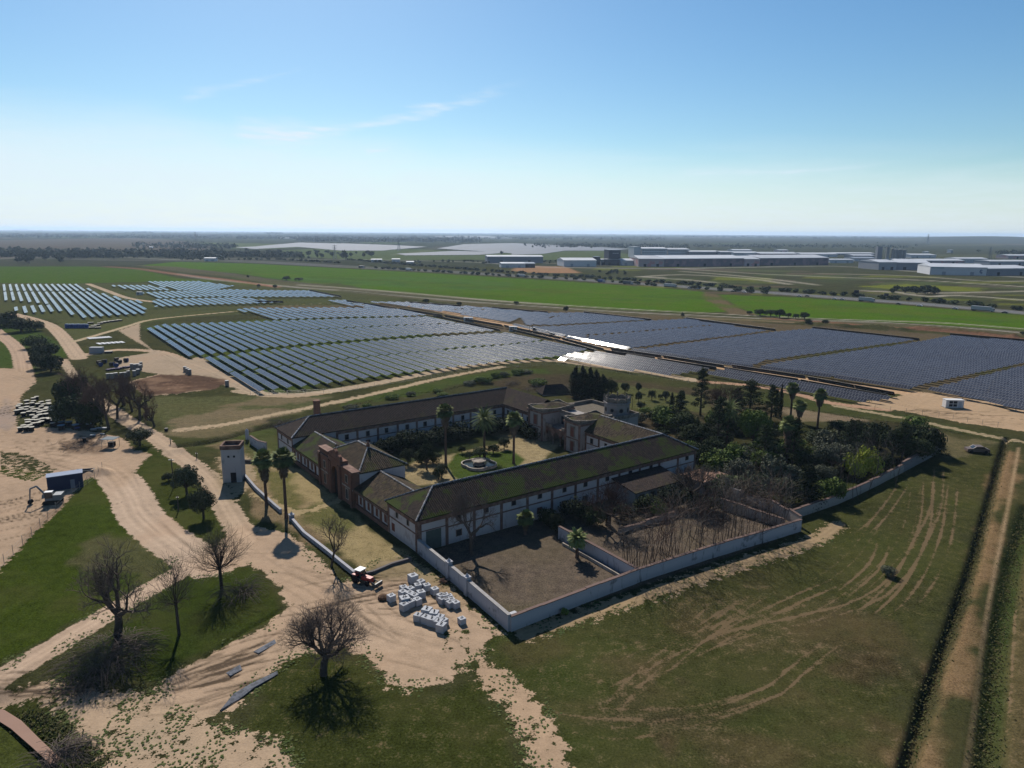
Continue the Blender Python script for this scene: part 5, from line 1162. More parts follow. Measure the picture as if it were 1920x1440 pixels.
bare(1590, 925, 870, 90, 'leafless thicket overhanging the dark garden wall', 19, 'sapling', name='bare_thicket', mat=TWIG, dens=1.2, cat='thicket')
for i, (px, py, tp, w_) in enumerate(((1190, 1070, 1015, 60), (1235, 1058, 1000, 66), (1280, 1046, 985, 70), (1325, 1034, 975, 70), (1370, 1020, 960, 72), (1415, 1008, 950, 70), (1455, 995, 945, 60), (1300, 1010, 965, 80), (1360, 985, 940, 80), (1250, 1030, 985, 70))):
    bare(px, py, tp, w_, f'leafless sapling thicket along the yard wall, {ordn(i + 1)} from the dividing wall' if i < 7 else f'leafless sapling thicket inside the second yard, {ordn(i - 6)} of three', 30 + i, 'sapling', name='bare_thicket', mat=TWIGR if i % 2 else TWIGP, dens=2.0 if i < 7 else 1.0, cat='thicket', group='bare saplings of the walled yard')
for i, (px, py, tp, w_) in enumerate(((180, 785, 706, 70), (205, 805, 712, 76), (232, 760, 700, 60), (262, 788, 712, 60), (150, 760, 690, 70), (290, 800, 755, 34), (195, 770, 700, 60), (220, 785, 706, 60), (248, 772, 712, 50), (168, 800, 735, 56), (275, 775, 730, 44))):
    bare(px, py, tp, w_, f'brown leafless tree beside the sandy lane, {ordn(i + 1)} of the row', 50 + i, 'tall', dens=.45, mat=TWIGR, group='leafless trees by the lane')
for i, (px, py, tp, w_) in enumerate(((905, 716, 700, 30), (1000, 735, 712, 60), (1060, 735, 706, 50), (960, 722, 706, 30), (528, 800, 770, 40))):
    bare(px, py, tp, w_, f'low leafless scrub behind the house, {ordn(i + 1)} of five', 70 + i, 'bramble', dens=.35, name='bramble_thicket', cat='bramble', group='scrub behind the house')
# ---- evergreen trees of the farm and garden
T('round', 351, 928, 868, 62, L_OLIVE, 'upper of two olive trees between the sandy tracks', name='olive_tree', var=0)
T('round', 382, 972, 912, 56, L_OLIVE, 'lower of two olive trees beside the dark shadow patch', name='olive_tree', var=1)
T('shrub', 316, 902, 884, 26, L_OLIVE, 'low bush left of the upper olive tree', name='bush', cat='bush')
T('round', 262, 836, 800, 52, L_OLIVE, 'olive tree by the small grey roofed shelter', name='olive_tree', var=2)
for i, (px, py, tp, w_) in enumerate(((10, 612, 578, 50), (40, 622, 592, 56), (66, 620, 598, 36), (70, 652, 625, 46), (86, 672, 638, 54), (78, 690, 655, 42), (96, 698, 660, 52))):
    T('shrub', px, py, tp, w_ * 1.1, L_DARK, f'dark evergreen oak, {ordn(i + 1)} of the chain along the upper left track', group='dark oaks by the upper left track', name='evergreen_oak')
for i, (px, py, tp, w_) in enumerate(((128, 758, 710, 60), (150, 788, 735, 70), (120, 790, 750, 50), (175, 800, 752, 50), (140, 742, 700, 56))):
    T('shrub', px, py + 4, tp - 4, w_ * 1.15, L_DARK, f'black-green evergreen in the big clump above the cable drums, {ordn(i + 1)} of five', group='evergreen clump above the drums', name='evergreen_oak')
for i, (px, py, tp, w_) in enumerate(((1078, 745, 684, 26), (1092, 748, 682, 26), (1105, 750, 686, 24), (1117, 748, 690, 24), (1130, 752, 700, 28))):
    T('cypress', px, py, tp, w_, L_CYP, f'black cypress in the tall cluster behind the turret, {ordn(i + 1)} from left', group='cypress cluster')
T('round', 1146, 745, 708, 28, L_DARK, 'round dark tree hugging the right of the cypress cluster')
T('cypress', 1259, 769, 734, 11, L_CYP, 'lone slim cypress in the orchard grass'); T('cypress', 1462, 782, 717, 10, L_CYP, 'needle thin cypress left of the garden palms'); T('cypress', 1454, 782, 726, 9, L_CYP, 'shorter thin cypress touching the needle thin one')
for i, (px, py, tp, w_) in enumerate(((1172, 737, 715, 20), (1197, 736, 716, 14), (1197, 754, 732, 16), (1222, 750, 729, 18), (1248, 752, 730, 17), (1278, 750, 729, 16), (1279, 764, 748, 12), (1167, 755, 737, 14), (1200, 768, 752, 16), (1238, 748, 738, 12))):
    T('round', px, py, tp, w_, L_OLIVE, f'small orchard tree behind the house, {ordn(i + 1)} of ten', group='small orchard trees', name='orchard_tree')
T('conifer', 1313, 778, 688, 48, L_DARK, 'tall open conifer rising left over the garden', var=0); T('conifer', 1405, 785, 710, 70, L_DARK, 'broad ragged conifer in the middle of the garden', var=1); T('conifer', 1445, 790, 720, 44, L_DARK, 'dark conifer beside the thin cypresses', var=2); T('conifer', 1380, 790, 725, 46, L_DARK, 'conifer left of the broad ragged one', var=0)
for q in ((1345, 838, 742, 64, 'tall dark conifer above the end of the long wing roof'), (1272, 802, 736, 46, 'narrow conifer just behind the right roof corner'), (1486, 868, 782, 60, 'dark conifer before the garden palms'), (1432, 872, 795, 62, 'spreading conifer right of the bright green tree'), (1590, 862, 785, 60, 'dark conifer above the grey-green garden trees'), (1690, 866, 790, 56, 'dark conifer at the right end of the garden')): T('conifer', *q[:4], L_DARK, q[4])
T('round', 1412, 842, 758, 72, L_MID, 'large bright green rounded tree in the garden centre')
gard = ((1262, 800, 762, 70, L_MID), (1285, 815, 772, 56, L_DARK), (1300, 835, 795, 60, L_DARK), (1240, 785, 762, 40, L_MID), (1338, 820, 795, 40, L_GREY), (1350, 880, 842, 66, L_MID), (1318, 868, 830, 40, L_DARK), (1385, 900, 858, 54, L_GREY), (1450, 905, 850, 60, L_GREY), (1420, 935, 885, 80, L_OLIVE), (1465, 940, 895, 60, L_OLIVE),
        (1560, 880, 828, 76, L_GREY), (1556, 850, 806, 60, L_GREY), (1572, 815, 788, 46, L_DARK), (1604, 830, 788, 48, L_DARK), (1640, 850, 790, 56, L_DARK), (1672, 862, 800, 56, L_DARK), (1700, 862, 806, 60, L_DARK), (1745, 852, 800, 48, L_DARK), (1725, 866, 822, 50, L_DARK), (1600, 896, 846, 40, L_YEL), (1624, 892, 834, 50, L_YEL),
        (1660, 885, 850, 40, L_DARK), (1400, 865, 835, 60, L_GREY), (1500, 880, 846, 40, L_DARK), (1340, 850, 822, 44, L_DARK), (1372, 925, 892, 60, L_OLIVE), (1515, 935, 905, 40, L_DARK), (1562, 940, 893, 60, L_MID), (1330, 905, 872, 46, L_DARK), (1540, 910, 872, 50, L_GREY), (1430, 880, 845, 50, L_MID), (1480, 905, 870, 50, L_GREY), (1210, 778, 765, 26, L_MID), (1230, 795, 770, 44, L_DARK), (1290, 855, 826, 40, L_MID))
where = {L_MID.name: 'leafy green', L_DARK.name: 'dark', L_GREY.name: 'grey-green', L_OLIVE.name: 'dull olive coloured', L_YEL.name: 'bright yellow-green'}
cnt_ = {}
for i, (px, py, tp, w_, lf) in enumerate(sorted(gard, key=lambda q: q[0])):
    k = where[lf.name]; cnt_[k] = cnt_.get(k, 0) + 1
    T('shrub' if i % 2 else 'round', px, py, tp - 3, w_ * 1.15, lf, f'{k} garden tree beyond the house, {ordn(cnt_[k])} such from left', group='trees of the walled garden', name='garden_tree')
r_g = random.Random(77); k9 = 0
for _ in range(80):
    px, py = r_g.uniform(1180, 1740), r_g.uniform(790, 935)
    if py > 960 - (px - 1330) * .24 or (px < 1330 and py > 850 + (px - 1240) * .35 - 10) or px < 1240 and py > 800: continue
    if 1480 < px < 1570 and py < 835: continue
    k9 += 1; w9 = r_g.uniform(34, 64); T('shrub', px, py, py - w9 * r_g.uniform(.45, .75), w9, r_g.choice((L_DARK, L_DARK, L_GREY, L_MID, L_OLIVE)), f'overgrown evergreen thicket in the walled garden, {ordn(k9)} of many', group='garden thickets', name='garden_shrub', cat='shrub')
T('pyramid', 1510, 948, 866, 62, L_CYP, 'big dark fir shaped tree over the garden wall corner'); T('pyramid', 1745, 850, 800, 50, L_CYP, 'dark pointed tree at the last wall end')
T('shrub', 1236, 968, 934, 36, L_MID, 'round green bush against the broken low wall', name='bush', cat='bush')
cy = ((765, 872, 838, 32), (800, 880, 828, 44), (828, 895, 868, 30), (822, 900, 875, 24), (866, 850, 835, 17), (945, 842, 818, 26), (900, 858, 838, 40), (925, 850, 832, 30), (790, 868, 845, 40), (880, 860, 846, 24), (812, 868, 846, 40))
for i, (px, py, tp, w_) in enumerate(cy): T('round', px, py, tp, w_, L_DARK if i not in (0, 2, 5) else L_OLIVE, f'courtyard orange tree with dense crown, {ordn(i + 1)} of eleven', group='courtyard trees', name='courtyard_tree')
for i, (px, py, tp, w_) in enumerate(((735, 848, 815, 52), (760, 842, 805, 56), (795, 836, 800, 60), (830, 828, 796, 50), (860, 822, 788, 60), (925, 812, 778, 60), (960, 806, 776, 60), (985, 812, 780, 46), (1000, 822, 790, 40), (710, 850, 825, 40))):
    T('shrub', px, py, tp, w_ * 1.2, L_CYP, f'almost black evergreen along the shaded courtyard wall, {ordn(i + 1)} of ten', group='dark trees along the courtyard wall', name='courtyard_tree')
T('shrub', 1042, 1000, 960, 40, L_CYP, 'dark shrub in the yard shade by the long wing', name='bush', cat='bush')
for i, (px, py, tp, w_) in enumerate(((1025, 985, 950, 50), (1080, 975, 930, 70), (1110, 985, 945, 60), (1170, 975, 945, 60), (1215, 960, 925, 60), (1255, 950, 905, 60), (1270, 925, 885, 50), (1290, 955, 915, 70), (1325, 960, 925, 60))):
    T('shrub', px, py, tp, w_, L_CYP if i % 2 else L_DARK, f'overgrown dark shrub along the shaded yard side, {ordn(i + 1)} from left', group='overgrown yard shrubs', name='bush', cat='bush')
for i, (px, py, tp, w_) in enumerate(((660, 768, 757, 34), (690, 765, 755, 26), (735, 748, 738, 30), (770, 742, 733, 22), (820, 736, 728, 26), (832, 742, 735, 30), (880, 722, 712, 30), (905, 718, 703, 40), (930, 708, 697, 20), (945, 706, 696, 24), (970, 702, 690, 30), (1010, 722, 708, 40), (985, 700, 692, 30))):
    T('shrub', px, py, tp, w_, L_MID if i % 3 else L_GREY, f'scrubby bush on the bank behind the left wing, {ordn(i + 1)} from left', group='bushes on the bank', name='bush', cat='bush')
T('shrub', 1664, 1080, 1060, 36, L_GREY, 'lone grey-green bush in the right meadow', name='bush', cat='bush')
T('tuft', 1058, 1152, 1138, 20, L_MID, 'weedy bush at the foot of the long yard wall', name='bush', cat='bush')
# roadside and railway trees
for i, (px, py, tp, w_) in enumerate(((485, 539, 532, 9), (516, 541, 533, 10), (799, 569, 559, 15), (861, 574, 565, 13), (1061, 586, 573, 12), (968, 571, 564, 12), (465, 521, 515, 6), (537, 526, 517, 18), (560, 526, 520, 20), (1405, 590, 582, 14), (1425, 592, 579, 26), (1445, 593, 579, 26), (1462, 596, 578, 24), (1478, 596, 586, 14), (1492, 598, 587, 14), (1508, 599, 584, 22), (1515, 609, 597, 15), (1547, 609, 598, 16), (1918, 628, 621, 14), (1280, 596, 585, 8))):
    T('round', px, py, tp, w_, L_DARK, f'dark tree or bush along the railway track, {ordn(i + 1)} from left', group='trees along the railway', name='railway_tree', var=i % 3)
# hedges of the highway: many alike bushes
k_ = 0
for s_, n_ in (('650 487 800 500 960 512 1120 522 1280 533 1440 545 1600 556 1760 568 1930 583', 120), ('700 503 820 510 960 519 1120 527 1280 540 1440 551', 46), ('330 487 420 487 520 487 640 494', 34)):
    P_ = [G(*q) for q in pts(s_)]; Ls = [math.dist(a, c) for a, c in zip(P_, P_[1:])]; tot = sum(Ls)
    for i in range(n_):
        t = (i + rnd.uniform(.1, .9)) / n_ * tot; j = 0
        while t > Ls[j]: t -= Ls[j]; j += 1
        a, c = P_[j], P_[j+1]; f_ = t / Ls[j]; x, y = a[0] + (c[0]-a[0]) * f_, a[1] + (c[1]-a[1]) * f_
        h = rnd.uniform(3, 5.5); tree('tuft', (x, y + rnd.uniform(-4, 4)), h, h * rnd.uniform(1.3, 2.6), L_DARK, 'dark oleander bush in the hedge along the highway', 'bush', 'highway hedge bushes')
# distant trees one can tell apart, and far woods as mass
ft = []
for _ in range(120): ft.append((rnd.uniform(0, 700), rnd.gauss(479, 4), rnd.uniform(6, 14)))
for _ in range(45): ft.append((rnd.uniform(20, 160), rnd.gauss(482, 5), rnd.uniform(9, 16)))
for _ in range(34): ft.append((rnd.uniform(970, 1290), rnd.gauss(462, 2.5), rnd.uniform(8, 14)))
for _ in range(16): ft.append((1126 + rnd.uniform(-2, 54), rnd.uniform(509, 517), rnd.uniform(4, 5)))
for _ in range(34): ft.append((1665 + rnd.uniform(0, 95), rnd.uniform(545, 552), rnd.uniform(5, 7)))
for _ in range(24): ft.append((rnd.uniform(770, 930), rnd.uniform(489, 496), rnd.uniform(4, 6)))
for _ in range(16): ft.append((rnd.uniform(1020, 1090), rnd.uniform(489, 497), rnd.uniform(3, 5)))
ft += [(648, 487, 22), (941, 478, 12), (1645, 457, 12), (1835, 473, 11)]
ft.sort()
for i, (px, py, h) in enumerate(ft):
    big = h > 20; tree('far', G(px, py), h, h * rnd.uniform(.8, 1.5), L_DARK, 'big lone dark tree beyond the highway fields' if big else 'small dark distant tree of the plain beyond the fields', 'tree', None if big else 'distant trees of the plain')
m = MB(); r_ = random.Random(5)
def wood(x0, x1, y0, y1, n, h0, h1):
    for _ in range(n):
        px, py = r_.uniform(x0, x1), r_.uniform(y0, y1); x, y = G(px, py + (px - 960) * .0066); h = r_.uniform(h0, h1); leaves(m, (x, y, h * .5), (h * r_.uniform(.8, 2.2), h * .7, h * .55), 9, h * .38, r_)
for a in ((-100, 330, 446, 452, 420, 9, 16), (330, 640, 445, 452, 300, 9, 16), (560, 900, 446, 456, 500, 10, 18), (900, 1250, 443, 449, 200, 10, 16), (1280, 1700, 441.5, 444, 260, 12, 24), (1500, 2000, 442, 446, 160, 10, 18), (230, 290, 442, 444, 30, 20, 32), (500, 530, 441.5, 443, 24, 20, 32),
          (0, 420, 476, 489, 420, 6, 11), (420, 560, 478, 486, 160, 5, 9), (1000, 1290, 458, 464, 160, 6, 12), (1300, 1720, 456, 462, 160, 6, 10), (250, 440, 462, 470, 120, 6, 12), (1870, 1990, 468, 474, 60, 9, 12), (-100, 2000, 438.5, 441, 400, 14, 26)): wood(*a)
tag(m.build('far_woodland', L_DARK), 'far woods and thickets of the plain', 'woodland', kind='stuff')
# ---- weeds: low tufts scattered where the ground is grassy and near
m = MB(); r_ = random.Random(9); cnt = 0
gw = (dm > -1.5) | (spr > .2)
cand = np.nonzero((DIST < 150) & (dm < 2.2) & (dm > -1.6) & (cls != 1) & (np.abs(X / Y) < .78) & (Y > 66))[0]; rs = np.random.RandomState(4)
wts = 1.0 / (1 + np.abs(dm[cand] + .2)) + .12; wts *= (vnoise(X[cand], Y[cand], 3.2, 77) > .55) * (np.abs(dist_line([FC0, FL(0, 79)[:2]], X[cand], Y[cand])) > 0); area = DIST[cand] ** 1.6; wts *= area; wts /= wts.sum()
for i in rs.choice(cand, 4200, p=wts):
    x, y, z = X[i] + r_.uniform(-.3, .3), Y[i] + r_.uniform(-.3, .3), zz[i]; h = r_.uniform(.04, .13)
    for k in range(4):
        a = r_.uniform(0, 6.28); w_ = h * r_.uniform(.8, 1.7); dx, dy = math.cos(a) * w_, math.sin(a) * w_
        m.face([(x - dx * 1.3, y - dy * 1.3, z + .02), (x - dy, y + dx, z + h * .7), (x + dx * 1.3, y + dy * 1.3, z + .03), (x + dy, y - dx, z + h * r_.uniform(.3, .9))][::(1 if r_.random() < 2 else -1)])
tag(m.build('weed_tufts', leafmat('weed_leaves', (0.045, 0.065, 0.018), (0.075, 0.085, 0.03))), 'low weed tufts scattered over sand and meadow', 'weeds', kind='stuff')
m = MB()
for s_, wd_, n_ in (('1690 1470 1745 1290 1790 1160 1825 1050 1850 960 1868 890 1888 822', 1.1, 2600), ('1845 1480 1857 1350 1867 1240 1882 1140 1902 1040 1928 950', 1.6, 2200), ('40 1330 80 1350 130 1390 180 1440', 1.6, 900), ('330 836 430 818 540 792', 1.2, 500), ('1400 752 1600 782 1760 805 1880 828', 1.4, 900), ('640 764 740 742 830 733 930 707 1000 698', 1.6, 900)):
    P_ = [G(*q) for q in pts(s_)]; Ls = [math.dist(a, c) for a, c in zip(P_, P_[1:])]; tot = sum(Ls)
    for i in range(n_):
        t = r_.random() * tot; j = 0
        while j < len(Ls) - 1 and t > Ls[j]: t -= Ls[j]; j += 1
        a, c = P_[j], P_[j+1]; f_ = t / Ls[j]; x, y = a[0] + (c[0]-a[0]) * f_ + r_.gauss(0, wd_ * .5), a[1] + (c[1]-a[1]) * f_ + r_.gauss(0, wd_ * .5); z = ground_z(x, y); h = r_.uniform(.12, .30)
        for k in range(3):
            an = r_.uniform(0, 6.28); dx, dy = math.cos(an) * h * .5, math.sin(an) * h * .5; m.face([(x - dx, y - dy, z + .03), (x - dy * .9, y + dx * .9, z + h * .6), (x + dx, y + dy, z + h * .8), (x + dy * .9, y - dx * .9, z + h * r_.uniform(.2, .9))])
tag(m.build('ditch_weeds', leafmat('ditch_weed_leaves', (0.05, 0.06, 0.02), (0.09, 0.08, 0.035))), 'dense rank weeds along the ditches and bank', 'weeds', kind='stuff')
# ------------------------------------------------------------------ far buildings
WALLW = plain('white_cladding', (0.40, 0.41, 0.43), .7, .12, .05); WALLG = plain('grey_cladding', (0.15, 0.165, 0.19), .7, .12, .05); WALLD = plain('dark_cladding', (0.028, 0.032, 0.045), .6, .1, .05)
PINK = plain('pink_grey_cladding', (0.30, 0.24, 0.25), .7, .2, .08, c2=(0.34, 0.17, 0.17), edge=(.55, .6)); MAUVE = plain('mauve_cladding', (0.105, 0.085, 0.105), .7, .2, .08, c2=(0.17, 0.11, 0.13), edge=(.5, .6)); ROOFL = plain('pale_metal_roof', (0.36, 0.38, 0.41), .6, .2, .05)
ROOFD = plain('grey_metal_roof', (0.22, 0.24, 0.27), .4, .2, .05); SILO = plain('grey_silo_steel', (0.13, 0.145, 0.15), .5, .2, .2)
def shed(x0, x1, py, top, depth, mat, label, roof=ROOFL, cat='warehouse', win=0, peak=0.06, name='warehouse', py1=None, parts=None):
    a, c = G(x0, py), G(x1, py1 or py); L = math.dist(a, c); H = HT((x0 + x1) / 2, py, top); ang = math.atan2(c[1] - a[1], c[0] - a[0])
    t = empty(name, (*a, 0), ang, label, cat); m = MB(); m.box(0, L, 0, depth, -.5, H); m.build('wall', mat, t)
    m = MB(); pk = H + depth * peak
    m.face([(-.6, -.6, H + .02), (L + .6, -.6, H + .02), (L + .6, depth / 2, pk), (-.6, depth / 2, pk)]); m.face([(-.6, depth / 2, pk), (L + .6, depth / 2, pk), (L + .6, depth + .6, H + .02), (-.6, depth + .6, H + .02)])
    m.face([(-.6, -.6, H + .02), (-.6, depth / 2, pk), (-.6, depth + .6, H + .02)]); m.face([(L + .6, -.6, H + .02), (L + .6, depth + .6, H + .02), (L + .6, depth / 2, pk)]); m.box(-.6, L + .6, -.7, -.62, H - .8, H + .1); m.build('roof', roof, t)
    for r_ in range(win):
        z = H * (r_ + .55) / (win + .2); w_ = L / 12
        for i in range(10):
            m = MB(); m.box(L * (i + .6) / 10.6 - w_ * .3, L * (i + .6) / 10.6 + w_ * .3, -.15, -.01, z - H * .05, z + H * .06); m.build('window', DARKO, t)
    if win == 0 and H > 3:
        k = max(2, int(L / 45))
        for i in range(k):
            m = MB(); xx = L * (i + .5) / k; m.box(xx - 2.5, xx + 2.5, -.12, -.01, 0, min(5, H * .55)); m.build('loading_door', ROOFD if mat is WALLW else DARKO, t)
    return t, L, H
shed(914, 1018, 493, 481, 40, WALLG, 'blue-grey shed with pale roof left of the orange earth'); shed(940, 985, 502, 494, 30, WALLW, 'low white shed in front of the blue-grey one'); shed(985, 1003, 502, 494, 30, WALLD, 'black box building joined to the low white shed', roof=ROOFD)
shed(1057, 1118, 500, 488, 60, WALLW, 'white warehouse left of the dark tower block'); shed(1114, 1125, 497, 481, 14, WALLD, 'small dark tower beside the white warehouse', roof=ROOFD, cat='tower', peak=0); shed(1127, 1141, 497, 486.5, 20, WALLG, 'grey annex between the two dark towers')
t, L, H = shed(1141, 1163, 497, 468.5, 34, WALLD, 'tall black tower block dominating the industrial estate', roof=ROOFD, cat='tower', peak=0, name='tower_block')
for i in range(6): m = MB(); m.box(L * .32 + i * L * .085, L * .32 + i * L * .085 + L * .06, -.4, -.2, H * .76, H * .79); m.build('roof_sign_letter', ROOFL, t)
shed(1135, 1166, 497.4, 486, 20, WALLD, 'dark podium around the foot of the tower block', roof=ROOFD, peak=0); shed(1166, 1197, 498, 488.5, 50, WALLW, 'white building right of the dark tower block')
shed(1188, 1201, 482, 462.5, 40, WALLW, 'white stair tower at the left end of the office row', peak=0); shed(1203, 1250, 482, 466, 50, WALLW, 'white three storey office block, left one', win=3); shed(1252, 1292, 482, 467.5, 50, WALLW, 'white three storey office block, middle one', win=3)
shed(1293, 1349, 482.5, 472, 50, WALLG, 'grey long block behind the pink shed', win=2); shed(1350, 1371, 483, 472.5, 40, WALLG, 'grey square block behind the pink shed'); shed(1377, 1424, 481, 474, 50, WALLW, 'white low block with window bands behind the pink shed', win=1)
shed(1425, 1499, 481.5, 475.5, 60, MAUVE, 'dark red-grey hall with pale flat roof'); shed(1503, 1570, 482, 476.5, 60, WALLW, 'white hall behind the row of dark conifers'); shed(1375, 1410, 474, 469, 40, WALLW, 'distant pale shed above the office row'); shed(1460, 1478, 472.5, 469, 30, PINK, 'tiny cream shed far behind the halls')
shed(1197, 1245, 500, 485, 80, PINK, 'pale pink speckled end of the long shed', py1=500.2); shed(1245.5, 1394, 500.2, 485, 80, MAUVE, 'long mauve chequered shed, left half', py1=498.8); shed(1395, 1424, 499, 485.5, 80, PINK, 'pale pink entrance section of the long shed'); shed(1424.5, 1553, 498, 484, 80, MAUVE, 'long mauve chequered shed, right half', py1=496.6)
shed(1556, 1600, 493, 487, 30, WALLW, 'white low units right of the long shed'); shed(1602, 1642, 490, 484, 40, WALLW, 'white units left of the silos', roof=ROOFD); shed(1600, 1640, 483, 479, 40, WALLG, 'grey roofs behind the units left of the silos')
shed(1647, 1680, 506, 491.5, 60, plain('mid_grey', (0.24, 0.25, 0.27), .7, .1, .05), 'light grey shed end below the silos'); shed(1680.5, 1742, 506, 492, 60, WALLG, 'dark grey loading side of the shed below the silos', py1=507)
shed(1682, 1808, 494, 488.5, 50, PINK, 'cream long roofed hall right of the silos'); shed(1560, 1640, 478, 475, 40, WALLG, 'grey far roofs right of the conifers'); shed(1708, 1755, 483.5, 478, 50, WALLW, 'thin white building behind the silos'); shed(1795, 1852, 493, 485, 40, WALLW, 'pale ribbed hall behind the big white shed', win=1); shed(1855, 1930, 498, 490, 40, ROOFD, 'blue-grey hall at the far right edge')
shed(1890, 1960, 485, 479, 40, PINK, 'pale wall under the dark far right trees')
t, L, H = shed(1743, 1849, 515, 500, 70, WALLW, 'long white shed with blue emblem at the right', py1=517)
em = plain('blue_emblem', (0.03, 0.07, 0.15), .6, .1)
m = MB(); cx, cz = L - 6.5, H * .5
for r0, a0, a1 in ((3.2, 100, 290), (1.9, 60, 300)):
    for k in range(9):
        t0, t1 = R(a0 + (a1 - a0) * k / 9), R(a0 + (a1 - a0) * (k + 1) / 9); m.face([(cx + r0 * math.cos(t0), -.3, cz + r0 * math.sin(t0)), (cx + r0 * math.cos(t1), -.3, cz + r0 * math.sin(t1)), (cx + (r0 - .9) * math.cos(t1), -.3, cz + (r0 - .9) * math.sin(t1)), (cx + (r0 - .9) * math.cos(t0), -.3, cz + (r0 - .9) * math.sin(t0))])
m.build('emblem', em, t)
m = MB(); m.box(2, 19, -.3, -.12, H * .82, H * .93); m.build('lettering_band', plain('teal_band', (0.08, 0.2, 0.24), .6, .1), t)
shed(1850, 1935, 517, 503.5, 60, WALLG, 'grey end of the white shed at the right picture edge', py1=516)
x, y = G(1660, 492); t = empty('grain_silos', (x, y, 0), 0, 'cluster of grey silos with two slim elevator towers', 'silos')
k = y / F
for i, (dx, w_, tp) in enumerate(((-14, 8, 462.5), (2, 4.4, 463), (11, 4, 465), (16, 8.5, 466), (25, 8.5, 466), (33, 6, 467))):
    H = HT(1660, 492, tp); m = MB(); r0 = w_ * k * .55
    if i in (0, 1): m.box(dx * k - r0, dx * k + r0, -r0, r0, 0, H); m.build('elevator_tower', SILO if i else WALLG, t)
    else: m.lathe([(r0, 0), (r0, H * .93), (r0 * .2, H)], (dx * k, 0, 0), 12); m.build('silo', SILO, t)
for x0, x1, py, tp, lb in ((24, 52, 431, 429.5, 'white greenhouse strip on the far left horizon, upper'), (38, 55, 433, 431.5, 'white greenhouse strip on the far left horizon, lower'), (434, 500, 435.8, 434.3, 'bright white greenhouse strip left of the far wood'), (526, 588, 447, 446, 'thin bright greenhouse strip in the far brown fields'), (922, 960, 447.5, 446.3, 'pale greenhouse strip at the far centre'), (1062, 1082, 443.5, 442, 'tiny pale greenhouse far centre right'),
                          (383, 404, 490, 484, 'white farmhouse with dark doors by the junction'), (696, 716, 491.5, 486.5, 'white canopy roofed station, left one'), (735, 750, 492, 486, 'white canopy roofed station, right one'), (762, 776, 494, 491, 'small pale green roof beside the stations'), (256, 270, 470.5, 467.5, 'pale rubble works building, left'), (1783, 1786, 474, 468.5, 'slim pale tower alone in the fields'), (1736, 1742, 474, 472, 'small white hut in the right fields'), (280, 286, 465, 463, 'tiny white hut left of the rubble works'), (1885, 1895, 450, 447, 'white village houses on the right hill')):
    shed(x0, x1, py, tp, 18, WALLW, lb, name='farm_building', cat='building')
# pylons
def pylon(px, py, top, label):
    x, y = G(px, py); H = HT(px, py, top); t = empty('power_pylon', (x, y, 0), R(20), label, 'pylon'); m = MB(); b_ = H * .11; r0 = max(.35, H * .012)
    for sx in (-1, 1):
        for sy in (-1, 1): m.tube((sx * b_, sy * b_, 0), (sx * .5, sy * .5, H * .8), r0, r0, 4); m.tube((sx * .5, sy * .5, H * .8), (0, 0, H), r0, r0 * .6, 4)
    for k in range(7):
        z0, z1 = H * .8 * k / 7, H * .8 * (k + 1) / 7; w0, w1 = b_ * (1 - k / 7) + .5 * k / 7, b_ * (1 - (k + 1) / 7) + .5 * (k + 1) / 7
        for s_ in (-1, 1): m.tube((-w0, s_ * w0, z0), (w1, s_ * w1, z1), r0 * .6, r0 * .6, 3); m.tube((s_ * w0, w0, z0), (s_ * w1, -w1, z1), r0 * .6, r0 * .6, 3)
    m.build('mast', SILO, t); m = MB()
    for z in (.7, .8, .9): m.box(-H * .17, H * .17, -.3, .3, H * z, H * z + r0 * 1.4)
    m.build('crossarms', SILO, t)
pylon(368, 463, 434, 'lattice pylon at the far left centre'); pylon(628, 485, 458, 'lattice pylon beside the big lone tree'); pylon(748, 470, 446, 'faint lattice pylon over the far panel field'); pylon(1739, 458, 438, 'thin lattice pylon on the right horizon'); pylon(1855, 486, 462, 'slim mast behind the big white shed')
def billboard(px, py, top, label):
    x, y = G(px, py); H = HT(px, py, top); t = empty('billboard', (x, y, 0), R(-15), label, 'billboard'); m = MB(); m.tube((0, 0, 0), (0, 0, H * .6), .35, .3, 8); m.build('post', SILO, t); m = MB(); m.box(-H * .34, H * .34, -.3, .3, H * .55, H); m.build('panel', WALLD, t)
billboard(1605, 556, 544, 'dark billboard on a post left of the island of trees'); billboard(1661, 561, 550, 'square dark billboard close above the highway')
